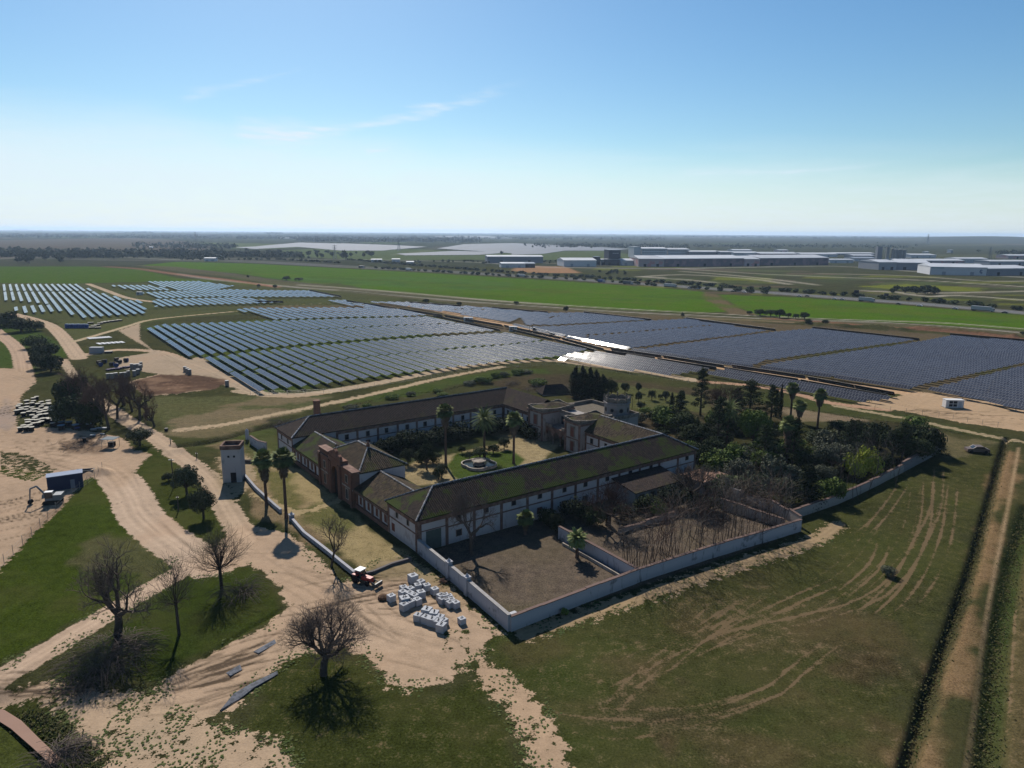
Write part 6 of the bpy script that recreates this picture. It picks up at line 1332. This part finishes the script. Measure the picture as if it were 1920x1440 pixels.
# ------------------------------------------------------------------ vehicles
RUB = plain('black_rubber', (0.012, 0.012, 0.013), .8, .2); GLASS = plain('dark_vehicle_glass', (0.02, 0.025, 0.03), .08, .1, spec=.6)
def paint_(n, c): return plain(n, c, .5, .1, spec=.3)
PW, PG, PB, PR, PSV = paint_('white_paint', (0.5, 0.5, 0.5)), paint_('dark_grey_paint', (0.05, 0.055, 0.06)), paint_('blue_paint', (0.03, 0.06, 0.2)), paint_('red_paint', (0.30, 0.03, 0.025)), paint_('silver_paint', (0.3, 0.31, 0.32))
def wheels(t, xs, yw, r, w_=.22):
    for x in xs:
        for s in (-1, 1): m = MB(); m.tube((x, s * yw - w_/2, r), (x, s * yw + w_/2, r), r, r, 14); m.build('wheel', RUB, t)
def car(x, y, rz, mat, label, group=None, s=1.0):
    t = empty('car', (x, y, 0), rz, label, 'car', group, scale=s)
    pr = [(-2.15, .45), (-2.1, .85), (-1.2, .95), (-.5, 1.42), (.9, 1.45), (1.6, 1.0), (2.1, .9), (2.2, .5)]; lo = [(-2.15, .3), (2.2, .3)]
    m = MB(); q = [(p, z) for p, z in pr] + [(2.2, .3), (-2.15, .3)]
    for s_ in (-1, 1): m.face([(a, s_ * .85, z) for a, z in q][::s_])
    for (a, z), (c, z1) in zip(q, q[1:] + q[:1]): m.face([(a, -.85, z), (c, -.85, z1), (c, .85, z1), (a, .85, z)])
    m.build('body', mat, t); m = MB()
    for s_ in (-1, 1): m.face([(a, s_ * .86, z) for a, z in ((-1.05, .98), (-.45, 1.36), (.85, 1.38), (1.35, 1.02))])
    m.face([(-1.19, -.7, .98), (-.53, -.65, 1.40), (-.53, .65, 1.40), (-1.19, .7, .98)]); m.build('windows', GLASS, t); wheels(t, (-1.35, 1.4), .8, .33); return t
def truck(x, y, rz, L, mat, label):
    t = empty('truck', (x, y, 0), rz, label, 'truck'); m = MB(); m.box(-L / 2, L / 2 - 2.4, -1.25, 1.25, 1.1, 4.0); m.build('cargo_box', mat, t); m = MB(); m.box(L / 2 - 2.2, L / 2, -1.2, 1.2, .6, 3.3); m.build('cab', PSV, t); m = MB(); m.box(L / 2 - .01, L / 2 + .04, -1.05, 1.05, 1.9, 2.9); m.build('windscreen', GLASS, t); m = MB(); m.box(-L / 2, L / 2 - .3, -1.0, 1.0, .6, 1.05); m.build('chassis', RUB, t)
    wheels(t, (-L/2 + 1.2, -L/2 + 2.5, L/2 - 1.3), 1.1, .5, .35)
hw = [G(*q) for q in pts('640 500 960 518 1280 539.5 1600 563 1930 590')]
def on_hw(px, off=0):
    for a, c in zip(hw, hw[1:]):
        pa, pc = PX(*a)[0], PX(*c)[0]
        if pa <= px <= pc: f_ = (px - pa) / (pc - pa); rz = math.atan2(c[1] - a[1], c[0] - a[0]); return a[0] + (c[0]-a[0]) * f_ - math.sin(rz) * off, a[1] + (c[1]-a[1]) * f_ + math.cos(rz) * off, rz
for px, L, mt, lb in ((690, 13, PG, 'dark truck on the far left highway stretch'), (787, 12, PW, 'white truck on the highway left of centre'), (986, 14, PSV, 'grey lorry below the blue-grey shed'), (1148, 10, PB, 'bluish truck behind the highway hedge'), (1195, 14, PG, 'dark lorry near the highway centre'), (1264, 16, PSV, 'silver coach sized truck right of centre'), (1634, 14, PSV, 'silver truck left of the square billboard'), (1857, 16.5, PSV, 'long silver semi truck nearest the right edge')):
    x, y, rz = on_hw(px, -4); truck(x, y, rz, L, mt, lb)
for i, px in enumerate((1300, 1318, 1392, 1415, 1516, 1522, 1574, 1586, 1702, 1744, 1810, 1895)):
    x, y, rz = on_hw(px, rnd.choice((-5, 3))); car(x, y, rz, (PW, PSV, PG)[i % 3], f"{('white', 'silver', 'dark')[i % 3]} car on the highway, {ordn(i + 1)} from left", 'cars on the highway')
# inverter cabins
def cabin(px, py, L, label, rz=FA, h=2.9, w_=2.5, vents=True, mat=None, name='inverter_cabin', cat='cabin'):
    x, y = G(px, py); t = empty(name, (x, y, 0), rz - R(90) + R(50) if name == 'inverter_cabin' else rz, label, cat); mt = mat or plain('white_steel_' + name + str(int(px)), (0.50, 0.49, 0.48), .5, .08)
    m = MB(); m.box(-L/2, L/2, -w_/2, w_/2, .25, h); m.build('body', mt, t); m = MB(); m.box(-L/2 - .08, L/2 + .08, -w_/2 - .08, w_/2 + .08, h, h + .1); m.build('roof', mt, t)
    m = MB(); m.box(-L/2 - .3, L/2 + .3, -w_/2 - .3, w_/2 + .3, -.1, .24); m.build('base', STONE, t)
    if vents:
        for i in range(2):
            for j in range(2): m = MB(); m.box(-L*.32 + i * L*.24, -L*.32 + i * L*.24 + L*.2, -w_/2 - .05, -w_/2, .6 + j * 1.1, 1.5 + j * 1.1); m.build('vent_louvre', DARKO, t)
        m = MB(); m.box(L*.2, L*.38, -w_/2 - .04, -w_/2, .3, 2.4); m.build('door', ROOFL, t)
    return t
cabin(1786, 764, 6.1, 'white inverter cabin with black louvres on the sandy pad at the right'); cabin(878, 603, 6.1, 'white inverter cabin behind the dark backed row'); cabin(962, 621, 5, 'small white inverter cabin at the end of the dark line', w_=2.2); cabin(262, 553, 5, 'grey cabin among the far left panels')
# excavator
def excavator(px, py, rz, label, body, s=1.0):
    x, y = G(px, py); t = empty('excavator', (x, y, 0), rz, label, 'excavator', scale=s)
    for sy in (-1, 1):
        m = MB(); q = [(-1.9, .35), (-1.6, .8), (1.6, .8), (1.9, .35), (1.6, 0), (-1.6, 0)]
        for o_ in (.75, 1.25): m.face([(a, sy * o_, z) for a, z in q])
        for (a, z), (c, z1) in zip(q, q[1:] + q[:1]): m.face([(a, sy * .75, z), (c, sy * .75, z1), (c, sy * 1.25, z1), (a, sy * 1.25, z)])
        m.build('track', RUB, t)
    m = MB(); m.box(-2.0, 1.2, -1.2, 1.2, .95, 1.5); m.box(-2.1, -.4, -1.2, 1.2, 1.5, 2.2); m.build('body', body, t)
    m = MB(); m.box(-.35, 1.15, .15, 1.2, 1.5, 2.9); m.build('cab', GLASS, t); m = MB(); m.box(-.4, 1.2, .1, 1.25, 2.9, 3.0); m.build('cab_roof', PW, t)
    m = MB(); m.tube((1.0, -.3, 1.4), (3.0, -.3, 4.1), .26, .2, 6); m.tube((3.0, -.3, 4.1), (4.3, -.3, 3.6), .2, .18, 6); m.build('boom', body, t); m = MB(); m.tube((4.3, -.3, 3.6), (4.6, -.3, 1.1), .18, .14, 6); m.build('stick', body, t)
    m = MB(); q = [(4.3, 1.1), (4.9, 1.0), (5.0, .3), (4.4, .1), (4.0, .5)]
    for o_ in (-.8, .2): m.face([(a, o_, z) for a, z in q])
    for (a, z), (c, z1) in zip(q, q[1:]): m.face([(a, -.8, z), (c, -.8, z1), (c, .2, z1), (a, .2, z)])
    m.build('bucket', RUB, t)
excavator(100, 943, R(195), 'grey excavator with folded boom beside the dark blue site cabin', paint_('mid_grey_paint', (0.13, .14, .15)), 1.0); excavator(1003, 622, R(150), 'dark excavator at work on the brown road, left one', PG, .9); excavator(1034, 631, R(200), 'dark excavator at work on the brown road, right one', PG, .8)
# tractor beside the garden wall
x, y = G(682, 1092); t = empty('tractor', (x, y, 0), R(-30), 'red tractor with pale roof standing at the end of the low garden wall', 'tractor')
m = MB(); m.box(-.2, 1.9, -.45, .45, .7, 1.35); m.box(1.5, 1.95, -.4, .4, .55, 1.2); m.build('bonnet', PR, t); m = MB(); m.box(-1.3, -.1, -.65, .65, .9, 2.3); m.build('cab', GLASS, t); m = MB(); m.box(-1.4, 0, -.8, .8, 2.3, 2.42); m.build('cab_roof', paint_('pale_roof', (0.42, .46, .48)), t)
for s_ in (-1, 1):
    m = MB(); m.tube((-1.0, s_ * .95 - .22, .8), (-1.0, s_ * .95 + .22, .8), .8, .8, 18); m.build('rear_wheel', RUB, t); m = MB(); m.tube((1.45, s_ * .8 - .15, .48), (1.45, s_ * .8 + .15, .48), .48, .48, 14); m.build('front_wheel', RUB, t)
    m = MB(); m.box(-1.6, -.4, s_ * .95 - .25, s_ * .95 + .25, 1.62, 1.7); m.build('mudguard', PR, t)
m = MB(); m.tube((1.9, -.5, .9), (3.3, -.5, .5), .08, .08, 5); m.tube((1.9, .5, .9), (3.3, .5, .5), .08, .08, 5); m.box(3.2, 3.5, -.9, .9, .2, .9); m.build('front_loader', PG, t)
x, y = G(1831, 848); car(x, y, R(-8), paint_('faded_brown_paint', (0.09, .065, .055)), 'dark brown old car parked alone in the right meadow', s=1.35); 
# ------------------------------------------------------------------ concrete blocks
CONC = plain('pale_concrete', (0.33, 0.34, 0.36), .85, .18, 2.0)
blk = MB(); s_ = .58; h_ = 1.1
blk.box(-s_, s_, -s_, s_, 0, h_); BLK = blk.me('block_body', [CONC])
hk = MB(); hk.tube((-.18, 0, h_), (-.12, 0, h_ + .28), .035, .035, 5); hk.tube((-.12, 0, h_ + .28), (.12, 0, h_ + .28), .035, .035, 5); hk.tube((.12, 0, h_ + .28), (.18, 0, h_), .035, .035, 5); hk.box(-.3, .35, -.07, .07, h_ + .004, h_ + .03); HOOK = hk.me('lifting_hook', [RUB])
cl_ = (('upper cluster nearest the tractor', [(805, 585, 1.25), (895, 648, 1), (860, 690, 1), (960, 692, 1), (1050, 735, 1), (700, 715, 1), (775, 728, 1), (690, 765, 1), (770, 778, 1), (895, 768, 1.1), (822, 805, 1), (712, 835, 1.3), (855, 852, 1), (775, 875, 1), (705, 908, 1.05), (562, 812, 1)]),
       ('small cluster beside the yard wall', [(1118, 805, 1), (1165, 803, 1), (1212, 812, .9), (1132, 845, .9), (1182, 845, .9), (1240, 852, .9), (1222, 885, .9), (1287, 888, .95)]), ('curved lower cluster', [(962, 962, 1.25), (1045, 998, 1.15), (862, 1028, 1), (950, 1050, 1.05), (1020, 1070, 1.1), (1092, 1095, 1.05), (1112, 1045, 1), (1152, 1082, .95), (1125, 1135, 1.15)]), ('', [(1355, 1070, .9)]))
for cn, L_ in cl_:
    L_ = sorted(L_)
    for i, (zx, zy, sc) in enumerate(L_):
        x, y = G(640 + zx / 6, 980 + zy / 6, h_ * sc * .98); lb = f'white concrete block, {ordn(i + 1)} from left in the {cn}' if cn else 'lone white concrete block lying apart by the yard corner'
        t = empty('concrete_block', (x, y, 0), FA + rnd.uniform(-.25, .25) + (0.5 if 'curved' in cn else 0), lb, 'concrete block', 'white concrete blocks on the sand', scale=sc * .98); link('block_body', BLK, t); link('lifting_hook', HOOK, t)
# ------------------------------------------------------------------ cable drums and stores on the left
DWOOD = plain('pale_drum_wood', (0.36, 0.34, 0.29), .85, .2, 2); DBLUE = plain('pale_blue_cover', (0.16, 0.24, 0.30), .7, .15, 2); DCORE = plain('black_cable', (0.014, 0.012, 0.012), .6, .2); DBL = plain('dark_blue_drum', (0.02, 0.04, 0.13), .5, .2)
def drum_me(fl, core, r=.85, rc=.66, h=1.35, n=16):
    a = MB(); a.lathe([(r, h - .09), (r, h), (.05, h + .01)], (0, 0, 0), n); a.face([(r * math.cos(-2*math.pi*k/n), r * math.sin(-2*math.pi*k/n), h - .09) for k in range(n)]); b_ = MB(); b_.lathe([(rc, 0), (rc, h - .095)], (0, 0, 0), n); b_.lathe([(r * .9, 0), (r * .9, .1)], (0, 0, 0), n); return a.me('flange', [fl]), b_.me('cable_core', [core])
DM1 = drum_me(DWOOD, DCORE); DM2 = drum_me(DBLUE, DCORE, 1.05, .8, 1.5); DM3 = drum_me(DBL, DCORE, .95, .9, 1.7)
dr = [(500, 212), (548, 188), (400, 256), (500, 258), (618, 270), (725, 256), (728, 285), (405, 295), (478, 285), (268, 335), (300, 312), (565, 300), (650, 305), (735, 300), (400, 345), (318, 358), (475, 355), (620, 335), (700, 350), (790, 342), (250, 400), (320, 385), (390, 380), (500, 385), (560, 370), (610, 390), (690, 375), (350, 435), (440, 420), (520, 410), (590, 430), (660, 412), (740, 395), (780, 375), (480, 465), (545, 480), (600, 465), (690, 455), (525, 505), (640, 520), (700, 512), (560, 545), (480, 540), (840, 495), (420, 575), (500, 590), (570, 580), (620, 560), (740, 520), (800, 545), (850, 548), (790, 585), (410, 540), (985, 385), (350, 620), (440, 625), (300, 655), (390, 655), (470, 650)]
dr.sort(key=lambda q: (q[1] // 60, q[0])); rowc = {}
for zx, zy in dr:
    x, y = G(zx / 8, 720 + zy / 8, 1.15); k = zy // 60; rowc[k] = rowc.get(k, 0) + 1
    t = empty('cable_drum', (x, y, 0), rnd.uniform(0, 6), f"pale topped cable drum lying flat, {ordn(rowc[k])} from left in {ordn(int(k) - 2)} row from the back", 'cable drum', 'cable drums stored by the sandy lane', scale=rnd.uniform(.9, 1.1)); link('flange', DM1[0], t); link('cable_core', DM1[1], t)
for i, (zx, zy) in enumerate(((925, 560), (1035, 560), (1180, 535), (1215, 500), (1290, 515), (915, 615), (1130, 605), (1340, 590))):
    x, y = G(zx / 8, 720 + zy / 8, 1.5); t = empty('cable_drum', (x, y, 0), rnd.uniform(0, 6), f'large drum with light blue cover, {ordn(i + 1)} of the right hand group', 'cable drum', 'blue covered drums'); link('flange', DM2[0], t); link('cable_core', DM2[1], t)
for i, (zx, zy) in enumerate(((495, 300), (540, 320), (580, 280), (690, 320), (760, 255), (800, 330), (810, 290), (905, 260))):
    x, y = G(120 + zx / 8, 640 + (zy + 50) / 8); rz = rnd.uniform(0, 3); t = empty('cable_drum', (x, y, .95), rz, f'dark blue drum standing on edge beside the pale crates, {ordn(i + 1)} of eight', 'cable drum', 'dark blue drums on edge'); t.rotation_euler = (R(90), 0, rz); link('flange', DM3[0], t); link('cable_core', DM3[1], t)
CR = plain('pale_crate', (0.42, 0.41, 0.39), .8, .15, 2); CRD = plain('crate_side', (0.17, 0.16, 0.15), .8, .25, 2)
def crate(x, y, rz, L, W_, h, label, group=None, top=CR, side=CRD, name='crate', cat='crate'):
    t = empty(name, (x, y, 0), rz, label, cat, group); m = MB(); m.box(-L/2, L/2, -W_/2, W_/2, .12, h); m.build('body', side, t); m = MB(); m.box(-L/2 - .05, L/2 + .05, -W_/2 - .05, W_/2 + .05, h, h + .1); m.build('lid', top, t); m = MB()
    for k in (-1, 0, 1): m.box(-L/2, L/2, k * W_ * .4 - .06, k * W_ * .4 + .06, 0, .115)
    m.build('pallet', DCORE, t)
for i, (zx, zy) in enumerate(((655, 482), (715, 478), (775, 470), (855, 468), (915, 462), (960, 442), (1050, 438), (1105, 415), (1010, 335), (1060, 340), (1110, 335), (1150, 310), (1140, 352), (1810, 378), (1845, 400), (1880, 418))):
    x, y = G(120 + zx / 8, 640 + zy / 8, 2.3); crate(x, y, FA + rnd.uniform(-.1, .1), 1.2, 1.2, 2.2, (f'tall pale topped crate, {ordn(i + 1)} from left in the store by the lane' if i < 13 else f'tall pale crate of the trio near the mud, {ordn(i - 12)} one'), 'tall pale topped crates')
x, y = G(426, 724); crate(x, y, FA, 1.2, 1.2, 2.2, 'lone tall pale crate at the end of the muddy patch')
for i in range(9):
    x, y = G(201 + i * 5.2, 696 - i * .8); crate(x + rnd.uniform(-.5, .5), y + rnd.uniform(-1, 1), rnd.uniform(0, 3), 1.6, 1.1, .7, f'low heap of mauve sacks behind the pale crates, {ordn(i + 1)} from left', 'mauve sack heaps', plain('mauve_sacks', (0.16, 0.13, 0.18), .9, .3, 3), DCORE, 'sack_heap', 'sacks')
BLU = plain('blue_store', (0.035, 0.07, 0.20), .6, .25, 1)
for i in range(8):
    x, y = G(126 + i * 5.3, 615 + (i % 2) * .3); t = empty('blue_barrel_stack', (x, y, 0), 0, f'blue ribbed barrel stack above the lane, {ordn(i + 1)} from left', 'barrels', 'blue barrel stacks'); m = MB(); m.lathe([(1.15, 0), (1.25, .5), (1.15, 1), (1.25, 1.5), (1.15, 2.4), (.9, 2.5)], (0, 0, 0), 12); m.build('body', BLU, t); m = MB(); m.lathe([(.85, 0), (.8, .15)], (0, 0, 2.5), 12); m.build('lid', DBLUE, t)
for i, (px, py) in enumerate(((170, 607), (176, 613), (182, 611), (188, 608), (194, 606), (200, 605), (208, 604), (216, 603), (224, 602), (172, 616), (184, 616))):
    x, y = G(px, py); crate(x, y, rnd.uniform(0, 1), 3.2, 1.8, .9, f'cream topped pallet stack right of the blue barrels, {ordn(i + 1)} of eleven', 'cream pallet stacks', DWOOD, DCORE, 'pallet_stack', 'pallets')
for i in range(14):
    px, py = (168 + i * 5.2, 635 - i * .35) if i < 8 else (186 + (i - 8) * 8.5, 645 - (i - 8) * .6)
    x, y = G(px, py); t = empty('module_stack', (x, y, 0), FA + R(8), f'flat white panel pack laid on the grass, {ordn(i + 1 if i < 8 else i - 7)} of the {"upper" if i < 8 else "lower"} line', 'panel pack', 'white panel packs on the grass'); m = MB(); m.box(-.8, .8, -3.2, 3.2, .1, .3); m.build('panels', WALLW, t); m = MB(); m.box(-.7, .7, -2.9, -2.6, 0, .098); m.box(-.7, .7, 2.6, 2.9, 0, .098); m.build('battens', DWOOD, t)
cabin(182, 662, 6.0, 'light grey portable cabin below the white panel packs', rz=R(3), vents=False, mat=plain('light_grey_steel', (0.24, 0.25, 0.27), .5, .1), name='portable_cabin')
x, y = G(204, 662); crate(x, y, .3, 3.4, 2, .9, 'cream timber stack beside the grey portable cabin', None, DWOOD, DCORE, 'timber_stack', 'timber')
# dark blue site cabin
x, y = G(124, 914); rz = R(46); NAVY = plain('navy_steel', (0.02, 0.028, 0.06), .5, .12); t = empty('site_cabin', (x, y, 0), R(31), 'dark blue site cabin with grey sloping roof and small end windows', 'site cabin')
m = MB(); m.box(-3.6, 3.6, -1.5, 1.5, 0, 3.4); m.build('body', NAVY, t); m = MB(); m.grid_box((0, 0, 3.5), (7.4, 3.2, .12)); m.build('roof', plain('grey_blue_roof', (0.20, 0.23, 0.30), .35, .12, .6), t)
for i in range(2):
    for j in range(4): m = MB(); m.box(-3.65, -3.6, -1.15 + j * .65, -1.15 + j * .65 + .3, 1.3 + i * .7, 1.6 + i * .7); m.build('window', ROOFL, t)
m = MB(); m.box(1.0, 1.9, -1.55, -1.5, .1, 2.2); m.build('door', WALLG, t)
x, y = G(160, 889); t = empty('skip', (x, y, 0), R(15), 'dark open skip right of the dark blue cabin', 'skip'); m = MB()
for a, c, d, e in ((-2, 2, -.9, -.8), (-2, 2, .8, .9), (-2.1, -2, -.9, .9), (2, 2.1, -.9, .9)): m.box(a, c, d, e, .1, 1.2)
m.box(-2, 2, -.8, .8, .1, .2); m.build('body', PG, t); m = MB(); m.box(-1.8, 1.8, -.75, .75, .2, .8); m.build('rubble', CRD, t)
x, y = G(142, 900); crate(x, y, .6, 1.8, 1.2, .8, 'small grey trailer box between cabin and skip', None, ROOFD, RUB, 'trailer', 'trailer')
# shelter
x, y = G(208, 838); t = empty('shelter', (x, y, 0), R(-4), 'open sided shelter with flat grey roof on thin posts', 'shelter')
for sx in (-1, 1):
    for sy in (-1, 1): m = MB(); m.tube((sx * 1.7, sy * 1.4, 0), (sx * 1.7, sy * 1.4, 2.5), .06, .06, 6); m.build('post', STEEL, t)
m = MB(); m.box(-1.9, 1.9, -1.6, 1.6, 2.5, 2.6); m.build('roof', plain('grey_roof_sheet', (0.13, 0.155, 0.17), .8, .15), t)
x, y = G(210, 836); crate(x, y, 0, 1.6, 1.2, 1.1, 'dark machine standing under the grey shelter', None, RUB, DCORE, 'generator', 'machine')
for px, py, L, W_, h, tp, sd_, lb in ((159, 828, .9, .9, 1.1, CRD, DCORE, 'dark small bin on the sand left of the shelter'), (174, 818, 1.4, .8, .4, CR, CRD, 'white low box above the shelter, left one'), (192, 815, 1.2, .6, .25, CR, CRD, 'white low slab above the shelter, right one'), (146, 806, 1.2, 1.2, .7, PB, DCORE, 'blue wrapped bundle under the covered drums'), (312, 808, .8, .8, .8, CRD, DCORE, 'dark box in the grass right of the lane'), (176, 807, 1.6, .9, .5, CONC, CRD, 'grey slab stack on the grass, left one'), (186, 805, 1.6, .9, .5, CONC, CRD, 'grey slab stack on the grass, middle one'), (196, 805, 1.4, .9, .5, CONC, CRD, 'grey slab stack on the grass, right one'),
                                    (959, 1158, 2.4, 1.6, .35, CONC, DCORE, 'low concrete tank lid in the walled yard corner')):
    x, y = G(px, py); crate(x, y, FA if px > 900 else rnd.uniform(-.2, .4), L, W_, h, lb, None, tp, sd_, 'store_box', 'box')
# brushwood
m = MB(); r_ = random.Random(8)
for _ in range(120):
    px, py = 145 + r_.gauss(0, 18), 838 + r_.gauss(0, 5); x, y = G(px, py); a = r_.uniform(0, 6.28); l = r_.uniform(.6, 2.2); m.tube((x, y, r_.uniform(.05, .4)), (x + math.cos(a) * l, y + math.sin(a) * l, r_.uniform(.02, .3)), .05, .03, 3)
tag(m.build('brushwood', TWIG), 'scattered brushwood on the sand left of the shelter', 'brushwood', kind='stuff')
x, y = G(718, 1122); m = MB(); m.lathe([(.9, 0), (.8, .5), (.3, .75), (.05, .8)], (0, 0, -.05), 9); o_ = m.build('brown_heap', plain('brown_straw', (0.09, 0.055, 0.035), .95, .5, 3)); o_.location = (x, y, 0); tag(o_, 'brown straw heap left of the white blocks', 'heap')
x, y = G(832, 1092); m = MB()
for _ in range(26): a = r_.uniform(0, 6.28); m.tube((r_.uniform(-.8, .8), r_.uniform(-.5, .5), r_.uniform(0, .5)), (r_.uniform(-1.2, 1.2), r_.uniform(-.8, .8), r_.uniform(.1, .8)), .05, .04, 4)
o_ = m.build('rubble_heap', TWIGR); o_.location = (x, y, 0); tag(o_, 'heap of rusty scrap against the white yard wall', 'scrap heap', kind='stuff')
# plastic sheets in the sandy plot
PLAS = plain('grey_plastic', (0.14, 0.15, 0.175), .9, .5, 1.5, c2=(0.07, 0.075, 0.085), spec=.05)
for s_, lb in (('412 1333 438 1302 470 1282 520 1259 521 1264 478 1289 450 1310', 'long crumpled grey plastic strip beside the big bare tree'), ('424 1262 450 1247 454 1256 432 1268', 'small grey plastic sheet on the sandy plot'), ('475 1222 515 1200 518 1206 485 1226', 'grey plastic sheet at the top of the sandy plot')):
    q = [G(*p) for p in pts(s_)]; cx = sum(p[0] for p in q) / len(q); cy_ = sum(p[1] for p in q) / len(q); m = MB(); n = len(q)
    for i in range(n):
        a, c = q[i], q[(i + 1) % n]; m.face([(cx, cy_, .12), (a[0], a[1], .03 + .08 * (i % 2)), (c[0], c[1], .03 + .08 * ((i + 1) % 2))]); 
        m.face([(a[0], a[1], .03 + .08 * (i % 2)), (a[0], a[1], -.1), (c[0], c[1], -.1), (c[0], c[1], .03 + .08 * ((i + 1) % 2))])
    tag(m.build('plastic_sheet', PLAS), lb, 'plastic sheet')
# poles, sign posts, wire fences
for px, py, tp, lb in ((326, 914, 860, 'wooden utility pole beside the upper olive tree'), (335, 958, 930, 'short post with a pale cap below the olive tree'), (369, 860, 848, 'small post near the white tower track'), (320, 832, 822, 'thin post at the bank end')):
    x, y = G(px, py); H = HT(px, py, tp); t = empty('utility_pole', (x, y, 0), 0, lb, 'pole'); m = MB(); m.tube((0, 0, -.3), (0, 0, H), .13, .1, 7); m.build('pole', BARK, t); m = MB(); m.box(-.7 if H > 4 else -.3, .7 if H > 4 else .3, -.06, .06, H - .4, H - .25); m.build('crossbar', STEEL, t)
def fence(s, h, step, label):
    q = [G(*p) for p in pts(s)]; t = empty('wire_fence', (*q[0], 0), 0, label, 'fence'); n_ = 0; wm_ = MB()
    for p0, p1 in zip(q, q[1:]):
        L = math.dist(p0, p1); k = max(1, int(L / step))
        for i in range(k):
            if n_ > 95: break
            f_ = i / k; m = MB(); m.tube((0, 0, -.2), (0, 0, h), .05, .05, 5); o_ = m.build('post', STEEL, t); o_.location = (p0[0] + (p1[0]-p0[0]) * f_ - q[0][0], p0[1] + (p1[1]-p0[1]) * f_ - q[0][1], 0); n_ += 1
        for z in (.3, .9, 1.5):
            if z < h: wm_.tube((p0[0] - q[0][0], p0[1] - q[0][1], z), (p1[0] - q[0][0], p1[1] - q[0][1], z), .012, .012, 3)
    wm_.build('wires', STEEL, t)
fence('192 880 178 898 150 918 120 945 90 972 60 1005 25 1040 -10 1075', 2.0, 3.2, 'thin wire fence down the edge of the left green field')
fence('470 742 640 736 760 716 900 694 1040 684 1180 702 1320 722', 1.8, 6, 'faint wire fence between the sandy lane and the house bank'); fence('1640 768 1760 782 1900 806', 1.8, 4, 'wire fence in front of the white inverter cabin')
# garden hoops
for i, (px, py, tp) in enumerate(((1156, 768, 748), (1182, 766, 745), (1208, 774, 752))):
    x, y = G(px, py); H = HT(px, py, tp); t = empty('garden_arch', (x, y, 0), R(20 + 30 * i), f'thin dark garden hoop behind the turret, {ordn(i + 1)} from left', 'garden arch', 'garden hoops')
    for s_ in (0, 1.2):
        m = MB(); q = [(-1.3, s_, 0)] + [(1.3 * math.cos(math.pi - math.pi * k / 8), s_, H - 1.3 + 1.3 * math.sin(math.pi * k / 8)) for k in range(9)] + [(1.3, s_, 0)]
        for a, c in zip(q, q[1:]): m.tube(a, c, .07, .07, 4)
        m.build('hoop', RUB, t)
# ------------------------------------------------------------------ air
m = MB(); m.box(-40000, 40000, -2500, 31000, -4.5, 110)
hm = bpy.data.materials.new('haze'); hm.use_nodes = True; ht = hm.node_tree
ht.nodes.remove(ht.nodes['Principled BSDF']); pv = ht.nodes.new('ShaderNodeVolumePrincipled')
pv.inputs['Color'].default_value = (0.55, 0.74, 1.0, 1); pv.inputs['Density'].default_value = HAZE; pv.inputs['Anisotropy'].default_value = 0.3
ht.links.new(pv.outputs[0], ht.nodes['Material Output'].inputs['Volume'])
tag(m.build('haze', hm), kind='stuff')
